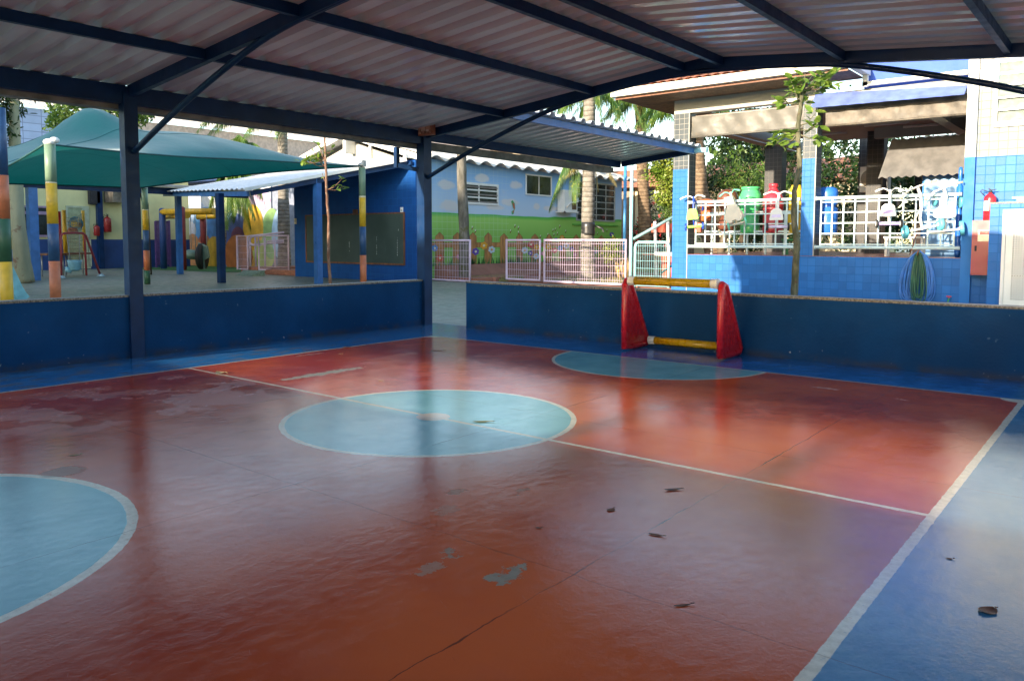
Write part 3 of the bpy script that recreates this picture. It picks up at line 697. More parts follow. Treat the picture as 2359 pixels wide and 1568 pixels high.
# hanging tricycles, seen from behind: handlebar on the top rail, rear axle at the bottom
def trike(label, px, pz_top, tilt, cols, seat='plate', bars=0.5, seatz=-0.42, axz=-0.78, dirx=1, wr=0.085, axw=0.42, bargrip=None):
    p = at(px, pz_top, 1, FY-0.12)
    t = thing('tricycle', label, 'tricycle', (p.x, FY-0.16, p.z), 'tricycles hanging on the railings')
    cf, cs, cw, cx, ch = cols
    def L(u, v, d=0.0):                       # local -> world: u across, v up, tilted in the plane of the railing
        c, s = math.cos(tilt), math.sin(tilt)
        return (p.x+u*c-v*s, FY-0.16-d, p.z+u*s+v*c)
    b = MB(); b.tube([L(-bars*0.62, 0.02, 0.06), L(-bars*0.3, 0.075, 0.05), L(-0.07, 0.06, 0.01), L(0,0.0), L(0.07, 0.06, 0.01), L(bars*0.3, 0.075, 0.05), L(bars*0.62, 0.02, 0.06)], 0.017, 8)
    hb = b.build('handlebar', ch, t)
    for sg in (-1, 1): MB().tube([L(sg*bars*0.64, 0.012, 0.062), L(sg*bars*0.46, 0.052, 0.058)], 0.022, 8).build('grip', bargrip or ch, hb)
    b = MB(); b.tube([L(0,0.05,0.0), L(0,-0.1,0.02), L(0.01,seatz,0.06), L(0.0,(seatz+axz)/2,0.05), L(0,axz,0.03)], [0.026,0.026,0.022,0.02,0.02], 8)
    b.tube([L(0,0.0,-0.02), L(0.02,-0.12,-0.1)], 0.02, 8); b.build('frame', cf, t)
    b = MB()
    if seat == 'plate':
        b.prism([(-0.155,-0.10),(-0.145,-0.125),(0.145,-0.125),(0.155,-0.10),(0.12,0.08),(0.06,0.13),(-0.06,0.13),(-0.12,0.08)], L(0, seatz, 0.12), Vector(L(1,0))-Vector(L(0,0)), Vector(L(0,1))-Vector(L(0,0)), (0,1,0), 0.03)
    elif seat == 'round':
        k = len(b.v); b.ball((0,0,0), 0.20, 0.035, 0.125, 18)
        for i in range(k, len(b.v)): q = b.v[i]; b.v[i] = Vector(L(q.x, seatz+q.z, 0.11+(-q.y)))
    elif seat == 'body':
        prof = [(-0.07,0.30),(-0.085,0.12),(-0.19,-0.10),(-0.21,-0.20),(-0.17,-0.28),(-0.06,-0.30),(-0.045,-0.25),(0.045,-0.25),(0.06,-0.30),(0.17,-0.28),(0.21,-0.20),(0.19,-0.10),(0.085,0.12),(0.07,0.30)]
        b.prism(prof, L(0, seatz+0.06, 0.14), Vector(L(1,0))-Vector(L(0,0)), Vector(L(0,1))-Vector(L(0,0)), (0,1,0), 0.10)
    b.build('seat', cs, t)
    if seat == 'plate':
        b = MB(); b.prism([(-0.11,-0.07),(0.11,-0.07),(0.09,0.0),(-0.09,0.0)], L(0, seatz, 0.123), Vector(L(1,0))-Vector(L(0,0)), Vector(L(0,1))-Vector(L(0,0)), (0,1,0), 0.002); b.build('seat_pad', cx, t)
    b = MB(); b.tube([L(-axw/2, axz, 0.03), L(axw/2, axz, 0.03)], 0.034 if seat == 'plate' else 0.022, 12); b.build('rear_axle', cx, t)
    ax = (Vector(L(1,0))-Vector(L(0,0)))
    ax = (ax + Vector((0, 0.45, 0))).normalized()
    for s_ in (-1, 1):
        b = MB(); c0 = Vector(L(s_*(axw/2+0.02), axz, 0.03))
        b.lathe(c0-ax*0.02, [(wr*0.72,0),(wr*0.98,0.002),(wr,0.012),(wr,0.032),(wr*0.98,0.042),(wr*0.72,0.044)], 22, ax)
        wo_ = b.build('wheel', cw, t)
        b = MB(); b.lathe(c0-ax*0.024, [(wr*0.25,0),(wr*0.70,0.004),(wr*0.70,0.044),(wr*0.25,0.05)], 16, ax); b.build('hub', cf, wo_)
    b = MB(); c0 = Vector((p.x+0.06, FY+0.16, p.z-0.16)); b.lathe(c0, [(0.10,0),(0.125,0.004),(0.125,0.036),(0.10,0.04)], 20, (1,0.5,0)); b.build('front_wheel', cw, t)
    return t
lime = plain('lime_plastic', (0.30,0.62,0.10), 0.35); dblue = plain('deep_blue_plastic', (0.02,0.07,0.45), 0.35); mint = plain('mint_plastic', (0.16,0.60,0.42), 0.35)
ivory = plain('ivory_plastic', (0.85,0.74,0.58), 0.35, var=0.05); wht = M['white']; lil = plain('lilac_plastic', (0.42,0.34,0.68), 0.35); blk = M['black']; aqb = plain('light_blue_rubber', (0.12,0.50,0.62), 0.45); pale = plain('pale_blue_seat', (0.55,0.72,0.82), 0.4)
S_ca = lambda x, y: ca(x, y)
trike('lime green and blue tricycle hanging at the left end of the railing', *ca(600,490), 0.06, (dblue, lime, dblue, lime, wht), seatz=-0.37, axz=-0.66, axw=0.40, bars=0.50)
trike('cream tricycle with mint green wheels hanging on the railing', *ca(1100,430), 0.25, (ivory, ivory, mint, wht, mint), 'body', seatz=-0.42, axz=-0.70, axw=0.38, bars=0.40, wr=0.10)
trike('white tricycle with pale lilac axle hanging before the red bottle', *ca(1745,440), 0.0, (wht, wht, blk, plain('pale_lilac',(0.66,0.58,0.80),0.35), wht), seatz=-0.43, axz=-0.70, axw=0.44, bars=0.50)
trike('lilac and white tricycle hanging left of the white one with blue wheels', *cb(295,310), 0.0, (wht, wht, blk, lil, wht), seatz=-0.37, axz=-0.64, axw=0.42, bars=0.42)
trike('white tricycle with light blue wheels hanging tilted above the blue hose', *cb(605,320), 0.10, (wht, wht, aqb, wht, wht), 'none', seatz=-0.32, axz=-0.62, axw=0.40, wr=0.12, bars=0.40, bargrip=plain('beige_grip',(0.45,0.42,0.30),0.5)) if False else None
def frame_trike(label, px, py, tilt, hasseat, grip):
    p = at(px, py, 1, FY-0.12); t = thing('tricycle', label, 'tricycle', (p.x, FY-0.16, p.z), 'tricycles hanging on the railings')
    c, s = math.cos(tilt), math.sin(tilt)
    def L(u, v, d=0.0): return (p.x+u*c-v*s, FY-0.16-d, p.z+u*s+v*c)
    b = MB(); b.tube([(p.x-0.33, FY-0.2, p.z-0.07), (p.x-0.2, FY-0.22, p.z+0.06), (p.x-0.02, FY-0.2, p.z+0.15), (p.x+0.2, FY-0.2, p.z+0.22)], 0.017, 8); hb = b.build('handlebar', wht, t)
    MB().tube([(p.x-0.34, FY-0.2, p.z-0.085), (p.x-0.28, FY-0.205, p.z-0.02)], 0.022, 8).build('grip', grip, hb); MB().tube([(p.x+0.2, FY-0.2, p.z+0.22), (p.x+0.31, FY-0.2, p.z+0.245)], 0.022, 8).build('grip', grip, hb)
    b = MB(); b.tube([L(-0.02,0.12,-.02), L(0.02,-0.02,0.02), L(0.02,-0.28,0.05), L(-0.02,-0.48,0.05), L(0.0,-0.72,0.03)], [0.03,0.034,0.03,0.028,0.026], 8)
    b.tube([L(0.0,-0.3,0.05), L(-0.12,-0.5,0.05)], 0.016, 8); b.build('frame', wht, t)
    b = MB(); b.tube([L(-0.28,-0.72,0.03), L(0.30,-0.66,0.03)], 0.022, 10); b.build('rear_axle', wht, t)
    if hasseat:
        b = MB(); k = len(b.v); b.ball((0,0,0), 0.21, 0.03, 0.13, 18)
        for i in range(k, len(b.v)): q = b.v[i]; b.v[i] = Vector(L(q.x+0.03, -0.38+q.z+0.06*(1-(q.x/0.21)**2), 0.13-q.y))
        b.build('seat', pale, t)
        box('backing_plate', wht, t, p.x-0.10, p.x+0.04, FY-0.10, FY-0.07, p.z-0.7, p.z-0.1)
    ax = Vector((0.85, 0.5 if not hasseat else 0.2, 0.1)).normalized()
    for s_, u, v in ((-1, -0.32, -0.72), (1, 0.32, -0.64)):
        if hasseat and s_ < 0: continue
        c0 = Vector(L(u, v, 0.03)); b = MB(); wr = 0.14
        b.lathe(c0-ax*0.035, [(wr*0.66,0),(wr*0.95,0.0),(wr,0.016),(wr,0.054),(wr*0.95,0.07),(wr*0.66,0.07)], 26, ax); wo_ = b.build('wheel', aqb, t)
        b = MB(); b.lathe(c0-ax*0.025, [(0.03,-0.02),(0.035,0.0),(wr*0.64,0.006),(wr*0.66,0.02),(wr*0.66,0.05),(0.03,0.05)], 18, ax); hb2 = b.build('hub', wht, wo_)
    b = MB(); c0 = Vector((p.x+0.20, FY+0.15, p.z-0.12)); b.lathe(c0, [(0.08,0),(0.125,0.0),(0.13,0.015),(0.125,0.045),(0.08,0.045)], 20, (0.9,0.4,0)); b.build('front_wheel', aqb, t)
beige = plain('beige_grip', (0.42,0.40,0.27), 0.5)
frame_trike('bare white tricycle frame with light blue wheels hanging tilted above the hoses', *cb(600,330), 0.12, False, beige)
frame_trike('white tricycle with pale blue seat hanging beside the corner pillar', *cb(865,345), 0.0, True, beige)

# giant plastic bottles behind the left railing, on a steel rack
def bottle(label, x0, x1, yt, yb, prof, mt_, fn, Y=11.25, n=24, name='giant_bottle', cat='toy bottle', grp='giant plastic bottles behind the railings', square=False):
    a = at(*fn(x0, yb), 1, Y); c = at(*fn(x1, yt), 1, Y); cx = (a.x+c.x)/2; r = (c.x-a.x)/2; h = c.z-a.z
    b = MB(); b.lathe((cx, Y, a.z), [(r*q[0], h*q[1]) for q in prof], 8 if square else n)
    o = b.build(name, mt_); return tag(o, label, cat, grp)
P_ = lambda n_, c_: plain(n_, c_, 0.28, var=0.06, scale=3)
bottle('giant green plastic jar with a wide lipped neck behind the railing', 1205, 1500, 325, 955, [(0.80,0),(0.88,0.02),(0.88,0.17),(0.82,0.2),(0.82,0.48),(0.97,0.55),(0.97,0.62),(0.9,0.64),(1.0,0.74),(0.98,0.82),(0.80,0.91),(0.76,0.94),(0.84,0.945),(0.84,0.995),(0.78,1.0),(0.6,0.99)], P_('green_bottle_plastic', (0.08,0.55,0.19)), ca)
bottle('giant red plastic bottle with a round cap behind the railing', 1515, 1805, 280, 950, [(0.9,0),(0.98,0.03),(0.98,0.1),(0.92,0.13),(0.95,0.5),(1.0,0.6),(0.98,0.7),(0.80,0.79),(0.5,0.86),(0.38,0.9),(0.36,0.92),(0.45,0.925),(0.45,0.99),(0.4,1.0)], P_('red_bottle_plastic', (0.50,0.04,0.06)), ca)
bottle('giant yellow square plastic bottle half behind the thin tree trunk', 1840, 2090, 300, 960, [(0.75,0),(0.92,0.05),(0.97,0.3),(0.85,0.45),(0.85,0.57),(0.95,0.6),(0.92,0.68),(0.78,0.72),(0.76,0.9),(0.6,0.96),(0.55,1.0)], P_('yellow_bottle_plastic', (0.72,0.50,0.04)), ca, square=True)
bottle('giant brown plastic toy of two stacked balls behind the railing', 905, 1185, 355, 950, [(0.2,0),(0.6,0.03),(0.88,0.12),(0.92,0.2),(0.7,0.34),(0.45,0.42),(0.4,0.5),(0.75,0.58),(0.98,0.7),(1.0,0.78),(0.85,0.91),(0.5,0.985),(0.1,1.0)], P_('brown_bottle_plastic', (0.17,0.06,0.035)), ca)
bottle('giant orange plastic tub of two stacked rings behind the railing', 660, 870, 490, 790, [(0.8,0),(0.85,0.03),(0.85,0.42),(0.8,0.45),(0.6,0.5),(0.6,0.56),(0.95,0.6),(0.95,0.66),(0.85,0.7),(0.88,0.92),(0.7,0.98),(0.5,1.0)], P_('orange_bottle_plastic', (0.52,0.14,0.05)), ca)
c7x = lambda x, y: c7(x, y)
bottle('giant blue plastic bottle behind the left end of the second railing', 95, 232, 772, 1060, [(0.8,0),(0.95,0.04),(0.95,0.55),(0.7,0.6),(0.9,0.66),(0.95,0.9),(0.8,0.97),(0.5,1.0)], P_('blue_bottle_plastic', (0.03,0.16,0.60)), c7)
bottle('tall blue plastic float with a rounded top beside the corner pillar', 945, 1075, 45, 995, [(0.5,0),(0.7,0.03),(0.75,0.12),(0.6,0.2),(0.8,0.28),(0.85,0.42),(0.6,0.5),(0.75,0.6),(0.85,0.78),(0.5,0.8),(0.5,0.95),(0.42,0.99),(0.2,1.0)], P_('bright_blue_plastic', (0.02,0.15,0.62)), cb, Y=11.0)
rk = thing('bottle_rack', 'pale steel rack carrying the giant plastic bottles', 'rack', (-0.3, 11.3, 0.875))
b = MB()
for z in (1.42, 1.87): b.bar((-1.55, 11.12, z), (1.0, 11.12, z), 0.02, 0.05)
b.build('rail', M['cyanw'], rk)
for x in (-1.4, -0.95, -0.5, -0.05, 0.4, 0.85): box('leg', M['cyanw'], rk, x-0.02, x+0.02, 11.13, 11.17, 0.875, 1.9)
b = MB()
for x in (-1.2, -0.72, -0.24, 0.20, 0.62): b.box(x-0.05, x+0.05, 11.085, 11.10, 1.84, 1.90); b.lathe((x-0.03,11.085,1.87),[(0.012,0),(0.012,0.012)],8,(0,-1,0)); b.lathe((x+0.03,11.085,1.87),[(0.012,0),(0.012,0.012)],8,(0,-1,0))
b.build('hinge', M['grey'], rk)
def bench(label, x0, x1, y, zt, mt_):
    t = thing('low_bench', label, 'bench', ((x0+x1)/2, y, 0.875))
    box('seat', mt_, t, x0, x1, y-0.14, y+0.14, zt-0.04, zt)
    for x in (x0+0.05, x1-0.05):
        for yy in (y-0.1, y+0.1): box('leg', mt_, t, x-0.025, x+0.025, yy-0.025, yy+0.025, 0.875, zt-0.04)
bench('green wooden bench behind the railing near the yellow bottle', 0.25, 1.05, 11.5, 1.25, plain('green_bench_paint', (0.05,0.28,0.12), 0.45))
bench('white low bench behind the second railing beside the kiosk', 2.5, 3.3, 11.4, 1.30, M['white'])

# hoses on a hook
def hose(label, mt_, cxp, n, wmin, wmax, top, bot, yoff, seed):
    r = random.Random(seed); b = MB(); c = at(*cb(590, 955), 1, FY-0.05); X0 = c.x
    for i in range(n):
        w_ = wmin+(wmax-wmin)*i/(n-1); h = bot*(0.86+0.14*r.random()); sk = r.uniform(-0.06, 0.06); pts = []
        for k in range(44):
            an = 2*math.pi*k/44; u = math.sin(an); v = -math.cos(an)      # v=-1 top ... 
            h2 = (1+v)/2; ww = w_*(0.42+0.58*h2**0.6); u = math.copysign(abs(u)**0.62, u)
            x = X0+cxp+u*ww*(0.9+0.1*r.random()*0)+sk*(1+v)/2
            z = c.z+0.06-top*0.02*i/n-(1+v)/2*h
            pts.append((x, FY-0.03-yoff-0.012*(i % 4)-0.01*math.sin(an*3+i), z))
        b.tube(pts, 0.0125, 6, closed=True)
    o = b.build('garden_hose', mt_); return tag(o, label, 'hose')
hose('coiled blue garden hose hanging below the second railing', plain('blue_hose', (0.06,0.22,0.62), 0.35), 0.0, 13, 0.20, 0.42, 2, 1.05, 0.0, 4)
hose('coiled dark green garden hose hanging inside the blue one', plain('green_hose', (0.03,0.12,0.07), 0.4), 0.0, 9, 0.03, 0.17, 2, 1.0, 0.055, 9)
c = at(*cb(590, 955), 1, FY-0.05)
tag(MB().tube([(c.x-0.06, FY-0.03, c.z+0.45), (c.x-0.1, FY-0.06, c.z+0.2), (c.x-0.17, FY-0.06, c.z-0.02)], 0.010, 6).tube([(c.x, FY-0.02, c.z+0.07), (c.x, FY-0.14, c.z+0.05), (c.x-0.01, FY-0.15, c.z-0.03)], 0.012, 6).build('rusty_hook', plain('rusty_iron', (0.30,0.10,0.05), 0.7)), 'rusty iron hook and rod holding the garden hoses', 'hook')
tp = at(*cb(905, 1425), 1, FY-0.05)
t = thing('garden_tap', 'green garden tap with a red handle low on the blue tiled wall', 'tap', (tp.x, FY-0.05, tp.z))
MB().tube([(tp.x, FY, tp.z), (tp.x, FY-0.09, tp.z), (tp.x-0.01, FY-0.12, tp.z-0.06)], 0.016, 8).build('spout', plain('green_tap', (0.06,0.3,0.12), 0.4), t)
MB().bar((tp.x-0.045, FY-0.07, tp.z+0.05), (tp.x+0.045, FY-0.07, tp.z+0.05), 0.02, 0.02).tube([(tp.x, FY-0.07, tp.z), (tp.x, FY-0.07, tp.z+0.05)], 0.008, 6).build('handle', M['red'], t)

# fire hose cabinet, extinguisher, tiled gas box with perforated door
FBY = 10.28
a = at(*cc(115,518), 1, FBY); c = at(*cc(82,1137), 1, FBY); e = at(*cc(300,520), 1, FBY)
x0, x1, z0, z1 = a.x, a.x+0.50, c.z, a.z
fcab = thing('fire_hose_cabinet', 'faded red fire hose cabinet with a small window on the blue wall', 'cabinet', ((x0+x1)/2, FBY+0.1, z0))
mred = plain('faded_red_enamel', (0.34,0.055,0.07), 0.4, var=0.08, scale=2)
b = MB(); b.box(x0, x1, FBY, FY+0.05, z0, z1); b.box(x0+0.035, x1-0.035, FBY-0.012, FBY, z0+0.03, z1-0.03)
for k in range(5): b.bar((x0+0.17, FBY-0.014, z0+0.26+k*0.045), (x0+0.38, FBY-0.014, z0+0.26+k*0.045), 0.012, 0.018)
b.build('body', mred, fcab)
b = MB(); b.box(x0+0.10, x1-0.08, FBY-0.016, FBY-0.012, z1-0.40, z1-0.18); b.build('window_pane', plain('cabinet_glass', (0.45,0.46,0.42), 0.15), fcab)
b = MB(); b.box(x0+0.13, x1-0.08, FBY-0.019, FBY-0.016, z1-0.275, z1-0.20); b.m(1)
for q in ((x0+0.12,x1-0.08,z1-0.20,z1-0.19),(x0+0.12,x1-0.08,z1-0.285,z1-0.275),(x0+0.12,x0+0.13,z1-0.285,z1-0.19)): b.box(q[0],q[1],FBY-0.020,FBY-0.016,q[2],q[3])
b.build('name_plate', [plain('red_plate', (0.45,0.05,0.04), 0.4), M['white']], fcab)
text_mesh('INCÊNDIO', 0.072, 0.0008, 'lettering', M['black'], fcab, (x0+0.30, FBY-0.0205, z1-0.240), (1,0,0), (0,0,1))
MB().box(x0+0.055, x0+0.09, FBY-0.018, FBY-0.012, z0+0.80*(z1-z0)*0.55, z0+0.80*(z1-z0)*0.55+0.10).build('latch', M['dark'], fcab)
def extinguisher(label, cx, cy, z0, h, r, mt_, stripe=True, wallpipe=False):
    t = thing('fire_extinguisher', label, 'fire extinguisher', (cx, cy, z0), 'red fire extinguishers')
    MB().lathe((cx,cy,z0), [(r*0.92,0),(r,0.012),(r,h*0.68),(r*0.93,h*0.74),(r*0.6,h*0.81),(r*0.3,h*0.84),(r*0.28,h*0.88)], 20).build('cylinder', mt_, t)
    b = MB(); b.lathe((cx,cy,z0+h*0.87), [(r*0.32,0),(r*0.32,h*0.05)], 10); b.bar((cx-r*0.2,cy,z0+h*0.94),(cx+r*0.9,cy-0.01,z0+h*0.97),0.018,0.014); b.bar((cx-r*0.3,cy,z0+h),(cx+r*0.25,cy,z0+h*0.93),0.018,0.02)
    b.build('valve', M['dark'], t)
    MB().tube([(cx-r*0.3,cy-r*0.3,z0+h*0.9),(cx-r*1.3,cy-r*0.3,z0+h*0.97),(cx-r*1.5,cy-r*0.3,z0+h*0.92),(cx-r*1.0,cy-r*0.6,z0+h*0.80)], 0.009, 6).build('hose', M['black'], t)
    b = MB(); n = 10; k = 0
    for i in range(n+1):
        an = math.pi*(1.12+0.40*i/n); 
        for z in (z0+h*0.30, z0+h*0.62): b.v.append(Vector((cx+math.cos(an)*(r+0.0015), cy+math.sin(an)*(r+0.0015), z)))
    for i in range(n): b.f.append([2*i,2*i+2,2*i+3,2*i+1]); b.mi.append(0); b.sm.append(True)
    b.build('paper_label', plain('white_label', (0.5,0.5,0.47), 0.5, var=0.15, scale=30), t)
    return t
exr = plain('extinguisher_red', (0.48,0.02,0.03), 0.25, var=0.05)
extinguisher('red fire extinguisher with white and yellow label standing on the red cabinet', a.x+0.26, FBY+0.10, z1, 0.60, 0.105, exr)
q = at(*cc(310,300), 1, FBY-0.07)
BY_ = 10.02
q0 = at(*cc(318,312), 1, BY_); q1 = at(*cc(467,395), 1, BY_)
gbx = thing('gas_store', 'blue tiled brick box with a white perforated metal door', 'store box', (q0.x+0.7, BY_+0.2, 0))
b = MB(); b.box(q0.x, q1.x-0.003, BY_, FY+0.05, 0, q0.z-0.03); b.box(q1.x-0.003, q0.x+1.6, BY_, BY_+0.1, q1.z+0.003, q0.z-0.03)
b.build('tiled_body', M['tileb_y'], gbx)
box('top_slab', M['granite'], gbx, q0.x-0.015, q0.x+1.6, BY_-0.015, FY+0.05, q0.z-0.03, q0.z)
b = MB(); z1b = q1.z
for qq in ((q1.x, q1.x+0.055, 0.02, z1b), (q1.x+1.0, q1.x+1.06, 0.02, z1b), (q1.x+0.055, q1.x+1.0, z1b-0.05, z1b)): b.box(qq[0], qq[1], BY_-0.03, BY_+0.02, qq[2], qq[3])
for qq in ((q1.x+0.06, q1.x+0.165, 0.03, z1b-0.055), (q1.x+0.165, q1.x+0.99, z1b-0.16, z1b-0.055), (q1.x+0.165, q1.x+0.99, 0.03, 0.12)): b.box(qq[0], qq[1], BY_-0.025, BY_-0.005, qq[2], qq[3])
b.build('door_frame', M['white'], gbx)
b = MB(); pit = 0.042; xa = q1.x+0.165; za = 0.12
nx = int(0.5/pit); nz = int((z1b-0.16-za)/pit)
for i in range(nx+1): b.box(xa+i*pit-0.010, xa+i*pit+0.010, BY_-0.018, BY_-0.012, za, z1b-0.16)
for k in range(nz+1): b.box(xa, xa+0.52, BY_-0.0195, BY_-0.0125, za+k*pit-0.010, za+k*pit+0.010)
b.build('perforated_panel', M['white'], gbx)
box('inner_shelf', plain('tan_shelf', (0.45,0.36,0.2), 0.6), gbx, q1.x+0.06, q1.x+1.0, BY_+0.1, BY_+0.35, 0.52, 0.56)
b = MB(); b.box(q1.x+0.06, q1.x+1.5, BY_+0.36, BY_+0.38, 0.0, z1b); b.build('inner_back', M['dark'], gbx)
p = at(*cc(665,275), 1, 10.2)
b = MB(); b.box(p.x-0.06, p.x+0.06, 10.15, 10.25, q0.z, q0.z+0.06); b.box(p.x-0.13, p.x+0.15, 10.13, 10.27, q0.z+0.06, q0.z+0.10); tag(b.build('plastic_cover', plain('teal_plastic', (0.12,0.45,0.45), 0.4)), 'small teal plastic lid lying on the tiled box', 'lid')

# ------------------------------------------------------------------ beyond the frame, behind the camera
# ================================================================== centre: mural building, blackboard wall, fences
def c1(x, y): return ((0+x*0.57377)*S_, (350+y*0.57377)*S_)
def c2(x, y): return ((500+x*0.5102)*S_, (450+y*0.5102)*S_)
def c3(x, y): return ((1100+x*0.5102)*S_, (450+y*0.5102)*S_)
def c4(x, y): return ((1650+x*0.47818)*S_, (500+y*0.47818)*S_)
def c5(x, y): return ((2100+x*0.54191)*S_, (350+y*0.54191)*S_)
def c8(x, y): return ((0+x*0.31892)*S_, (750+y*0.31892)*S_)
MX = -9.8
def mural_mat():
    m, t = newmat('painted_meadow_mural')
    p = t.pos(); sp = t.node('ShaderNodeSeparateXYZ'); t.l.new(p, sp.inputs[0]); Y, Z = sp.outputs[1], sp.outputs[2]
    zz = t.math('ADD', Z, t.math('MULTIPLY', t.math('SUBTRACT', t.noise(0.5, 2, p), 0.5), 0.25))
    sky_ = t.mix(t.ramp(Z, 2.1, 3.5), (0.50, 0.64, 0.80), (0.20, 0.42, 0.74))
    cl = t.scale(p, 1, 0.55, 1.35)
    sky_ = t.mix(t.ramp(t.noise(2.1, 4, cl, 0.5), 0.62, 0.75, 0, 0.4), sky_, (0.66, 0.62, 0.60))
    cn = t.math('MULTIPLY', t.math('SUBTRACT', t.noise(3.5, 5, p, 0.6), 0.5), 1.6)
    for (fx, fy, ry, rz_) in ((280,500,.42,.17),(575,445,.40,.15),(865,505,.36,.16),(315,675,.5,.2),(1040,682,.22,.13),(820,648,.5,.13),(690,690,.5,.10),(1160,700,.5,.10)):
        q = at((1650+fx*0.47818)*2359/4096, (500+fy*0.47818)*2359/4096, 0, MX)
        a_ = t.math('DIVIDE', t.math('SUBTRACT', Y, q.y), ry); b_ = t.math('DIVIDE', t.math('SUBTRACT', Z, q.z), rz_)
        d_ = t.math('ADD', t.math('ADD', t.math('MULTIPLY', a_, a_), t.math('MULTIPLY', b_, b_)), cn)
        sky_ = t.mix(t.ramp(d_, 0.35, 1.15, 0.75, 0), sky_, (0.72, 0.66, 0.62))
    gr = t.mix(t.ramp(zz, 1.2, 2.0), (0.20, 0.48, 0.09), (0.32, 0.62, 0.13))
    gr = t.mix(t.ramp(zz, 1.88, 2.02), gr, (0.07, 0.45, 0.06))
    c = t.mix(t.ramp(zz, 2.02, 2.05), gr, sky_)
    # tiles only left of the seam
    cb_ = t.node('ShaderNodeCombineXYZ'); t.set(cb_.inputs[0], Y); t.set(cb_.inputs[1], Z)
    br = t.node('ShaderNodeTexBrick', offset=0.0); t.l.new(cb_.outputs[0], br.inputs['Vector']); br.inputs['Scale'].default_value = 1
    br.inputs['Brick Width'].default_value = 0.22; br.inputs['Row Height'].default_value = 0.22; br.inputs['Mortar Size'].default_value = 0.007
    k = t.math('MULTIPLY', br.outputs[1], t.math('LESS_THAN', Y, 13.55))
    c = t.mix(t.math('MULTIPLY', k, 0.3), c, (0.6, 0.72, 0.68))
    t.set(t.b.inputs['Base Color'], c); t.b.inputs['Roughness'].default_value = 0.35
    t.set(t.b.inputs['Normal'], t.bump(t.math('SUBTRACT', 1.0, k), 0.4, 0.004))
    return m
M['mural'] = mural_mat()
mb = thing('mural_building', 'classroom building with a meadow mural and white wavy roof', 'building', (-12.8, 15, 0))
YE = at(*c5(712,1000), 0, MX).y
box('wall', M['mural'], mb, -10.0, MX, 9.6, YE, 0, 3.62)
b = MB(); b.box(-15.6, -10.0, YE-0.15, YE, 0, 3.6); b.box(-15.8, -15.6, 9.6, YE, 0, 3.6); b.prism([(-15.8,3.6),(-9.8,3.6),(-12.7,4.35)], (0,YE-.15,0), (1,0,0), (0,0,1), (0,1,0), .15); b.build('rear_wall', M['cream'], mb)
# painted pickets, flowers, bees, butterfly: thin paint layers on the wall
wood = [(0.42,0.20,0.06), (0.50,0.26,0.09)]
pm = [plain('painted_picket', (0.42,0.20,0.065), 0.4, var=0.25, scale=9, streak=True), plain('picket_outline', (0.16,0.07,0.02), 0.4), plain('painted_grass', (0.02,0.16,0.04), 0.4)]
b = MB()
def onwall(lay): return (MX+0.002+lay*0.0015)
def wpt(fx, fy, fn, lay): q = at(*fn(fx, fy), 0, MX); return (onwall(lay), q.y, q.z)
def poly(b, pts, lay): b.quad(*[(onwall(lay), y, z) for (y, z) in pts])
ztop = at(*c4(580,905), 0, MX).z
base_z = 0.42
y = 10.05; pk = []
r = random.Random(3)
while y < YE-0.2:
    w_ = r.uniform(0.34, 0.40) if y < 14.5 else r.uniform(0.36,0.44); zt = ztop + r.uniform(-0.02, 0.02) - (y-12)*0.004
    for lay, mm, gx in ((1, 1, 0.012), (2, 0, 0.0)):
        b.m(mm); poly(b, [(y-gx, base_z), (y+w_+gx, base_z), (y+w_+gx, zt-0.12), (y+w_*0.5, zt+gx*1.3), (y-gx, zt-0.12)], lay)
    pk.append(y); y += w_ + r.uniform(0.36, 0.52)
for z0_, z1_ in ((0.98, 1.12),):
    b.m(1); poly(b, [(9.7,z0_-0.01),(YE-0.1,z0_-0.01),(YE-0.1,z1_+0.01),(9.7,z1_+0.01)], 0.3); b.m(0); poly(b, [(9.7,z0_),(YE-0.1,z0_),(YE-0.1,z1_),(9.7,z1_)], 0.6)
b.m(2)
for i in range(520):
    y = r.uniform(9.9, YE-0.3); dens = 0.5+0.5*math.sin(y*2.3)
    if r.random() > 0.35+0.65*dens: continue
    h = r.uniform(0.08, 0.30); w_ = r.uniform(0.012, 0.03); dx = r.uniform(-0.08, 0.08)
    poly(b, [(y-w_, base_z), (y+w_, base_z), (y+dx, base_z+h)], 3)
b.build('painted_pickets', pm, mb)
fc = {'o': (0.62,0.09,0.03), 'v': (0.10,0.06,0.42), 'y': (0.72,0.36,0.02), 'w': (0.50,0.62,0.72), 'b': (0.06,0.25,0.62), 'r': (0.55,0.04,0.03), 'p': (0.70,0.25,0.42), 'c': (0.72,0.68,0.45)}
fm = {k: plain('mural_petal_'+k, v, 0.4, var=0.1, scale=20) for k, v in fc.items()}
fk = list(fc)
fl = [(228,1112,'o',34),(185,1030,'b',30),(527,1058,'v',33),(596,1008,'y',36),(661,1042,'w',32),(385,1100,'p',22),(938,1048,'w',31),(990,1000,'r',30),(1036,1020,'y',27),(985,1072,'v',22),(1033,1098,'w',28),(1133,1018,'y',28),(1187,1048,'r',27),(1235,1030,'b',27),(1285,1010,'w',28),(1332,1040,'v',23),(1358,1085,'p',20),(1248,940,'y',21),(1200,960,'v',18),(1555,1020,'y',20),(1535,1060,'b',18),(1600,1000,'p',20),(1090,1075,'p',18),(1665,915,'v',20)]
b = MB()
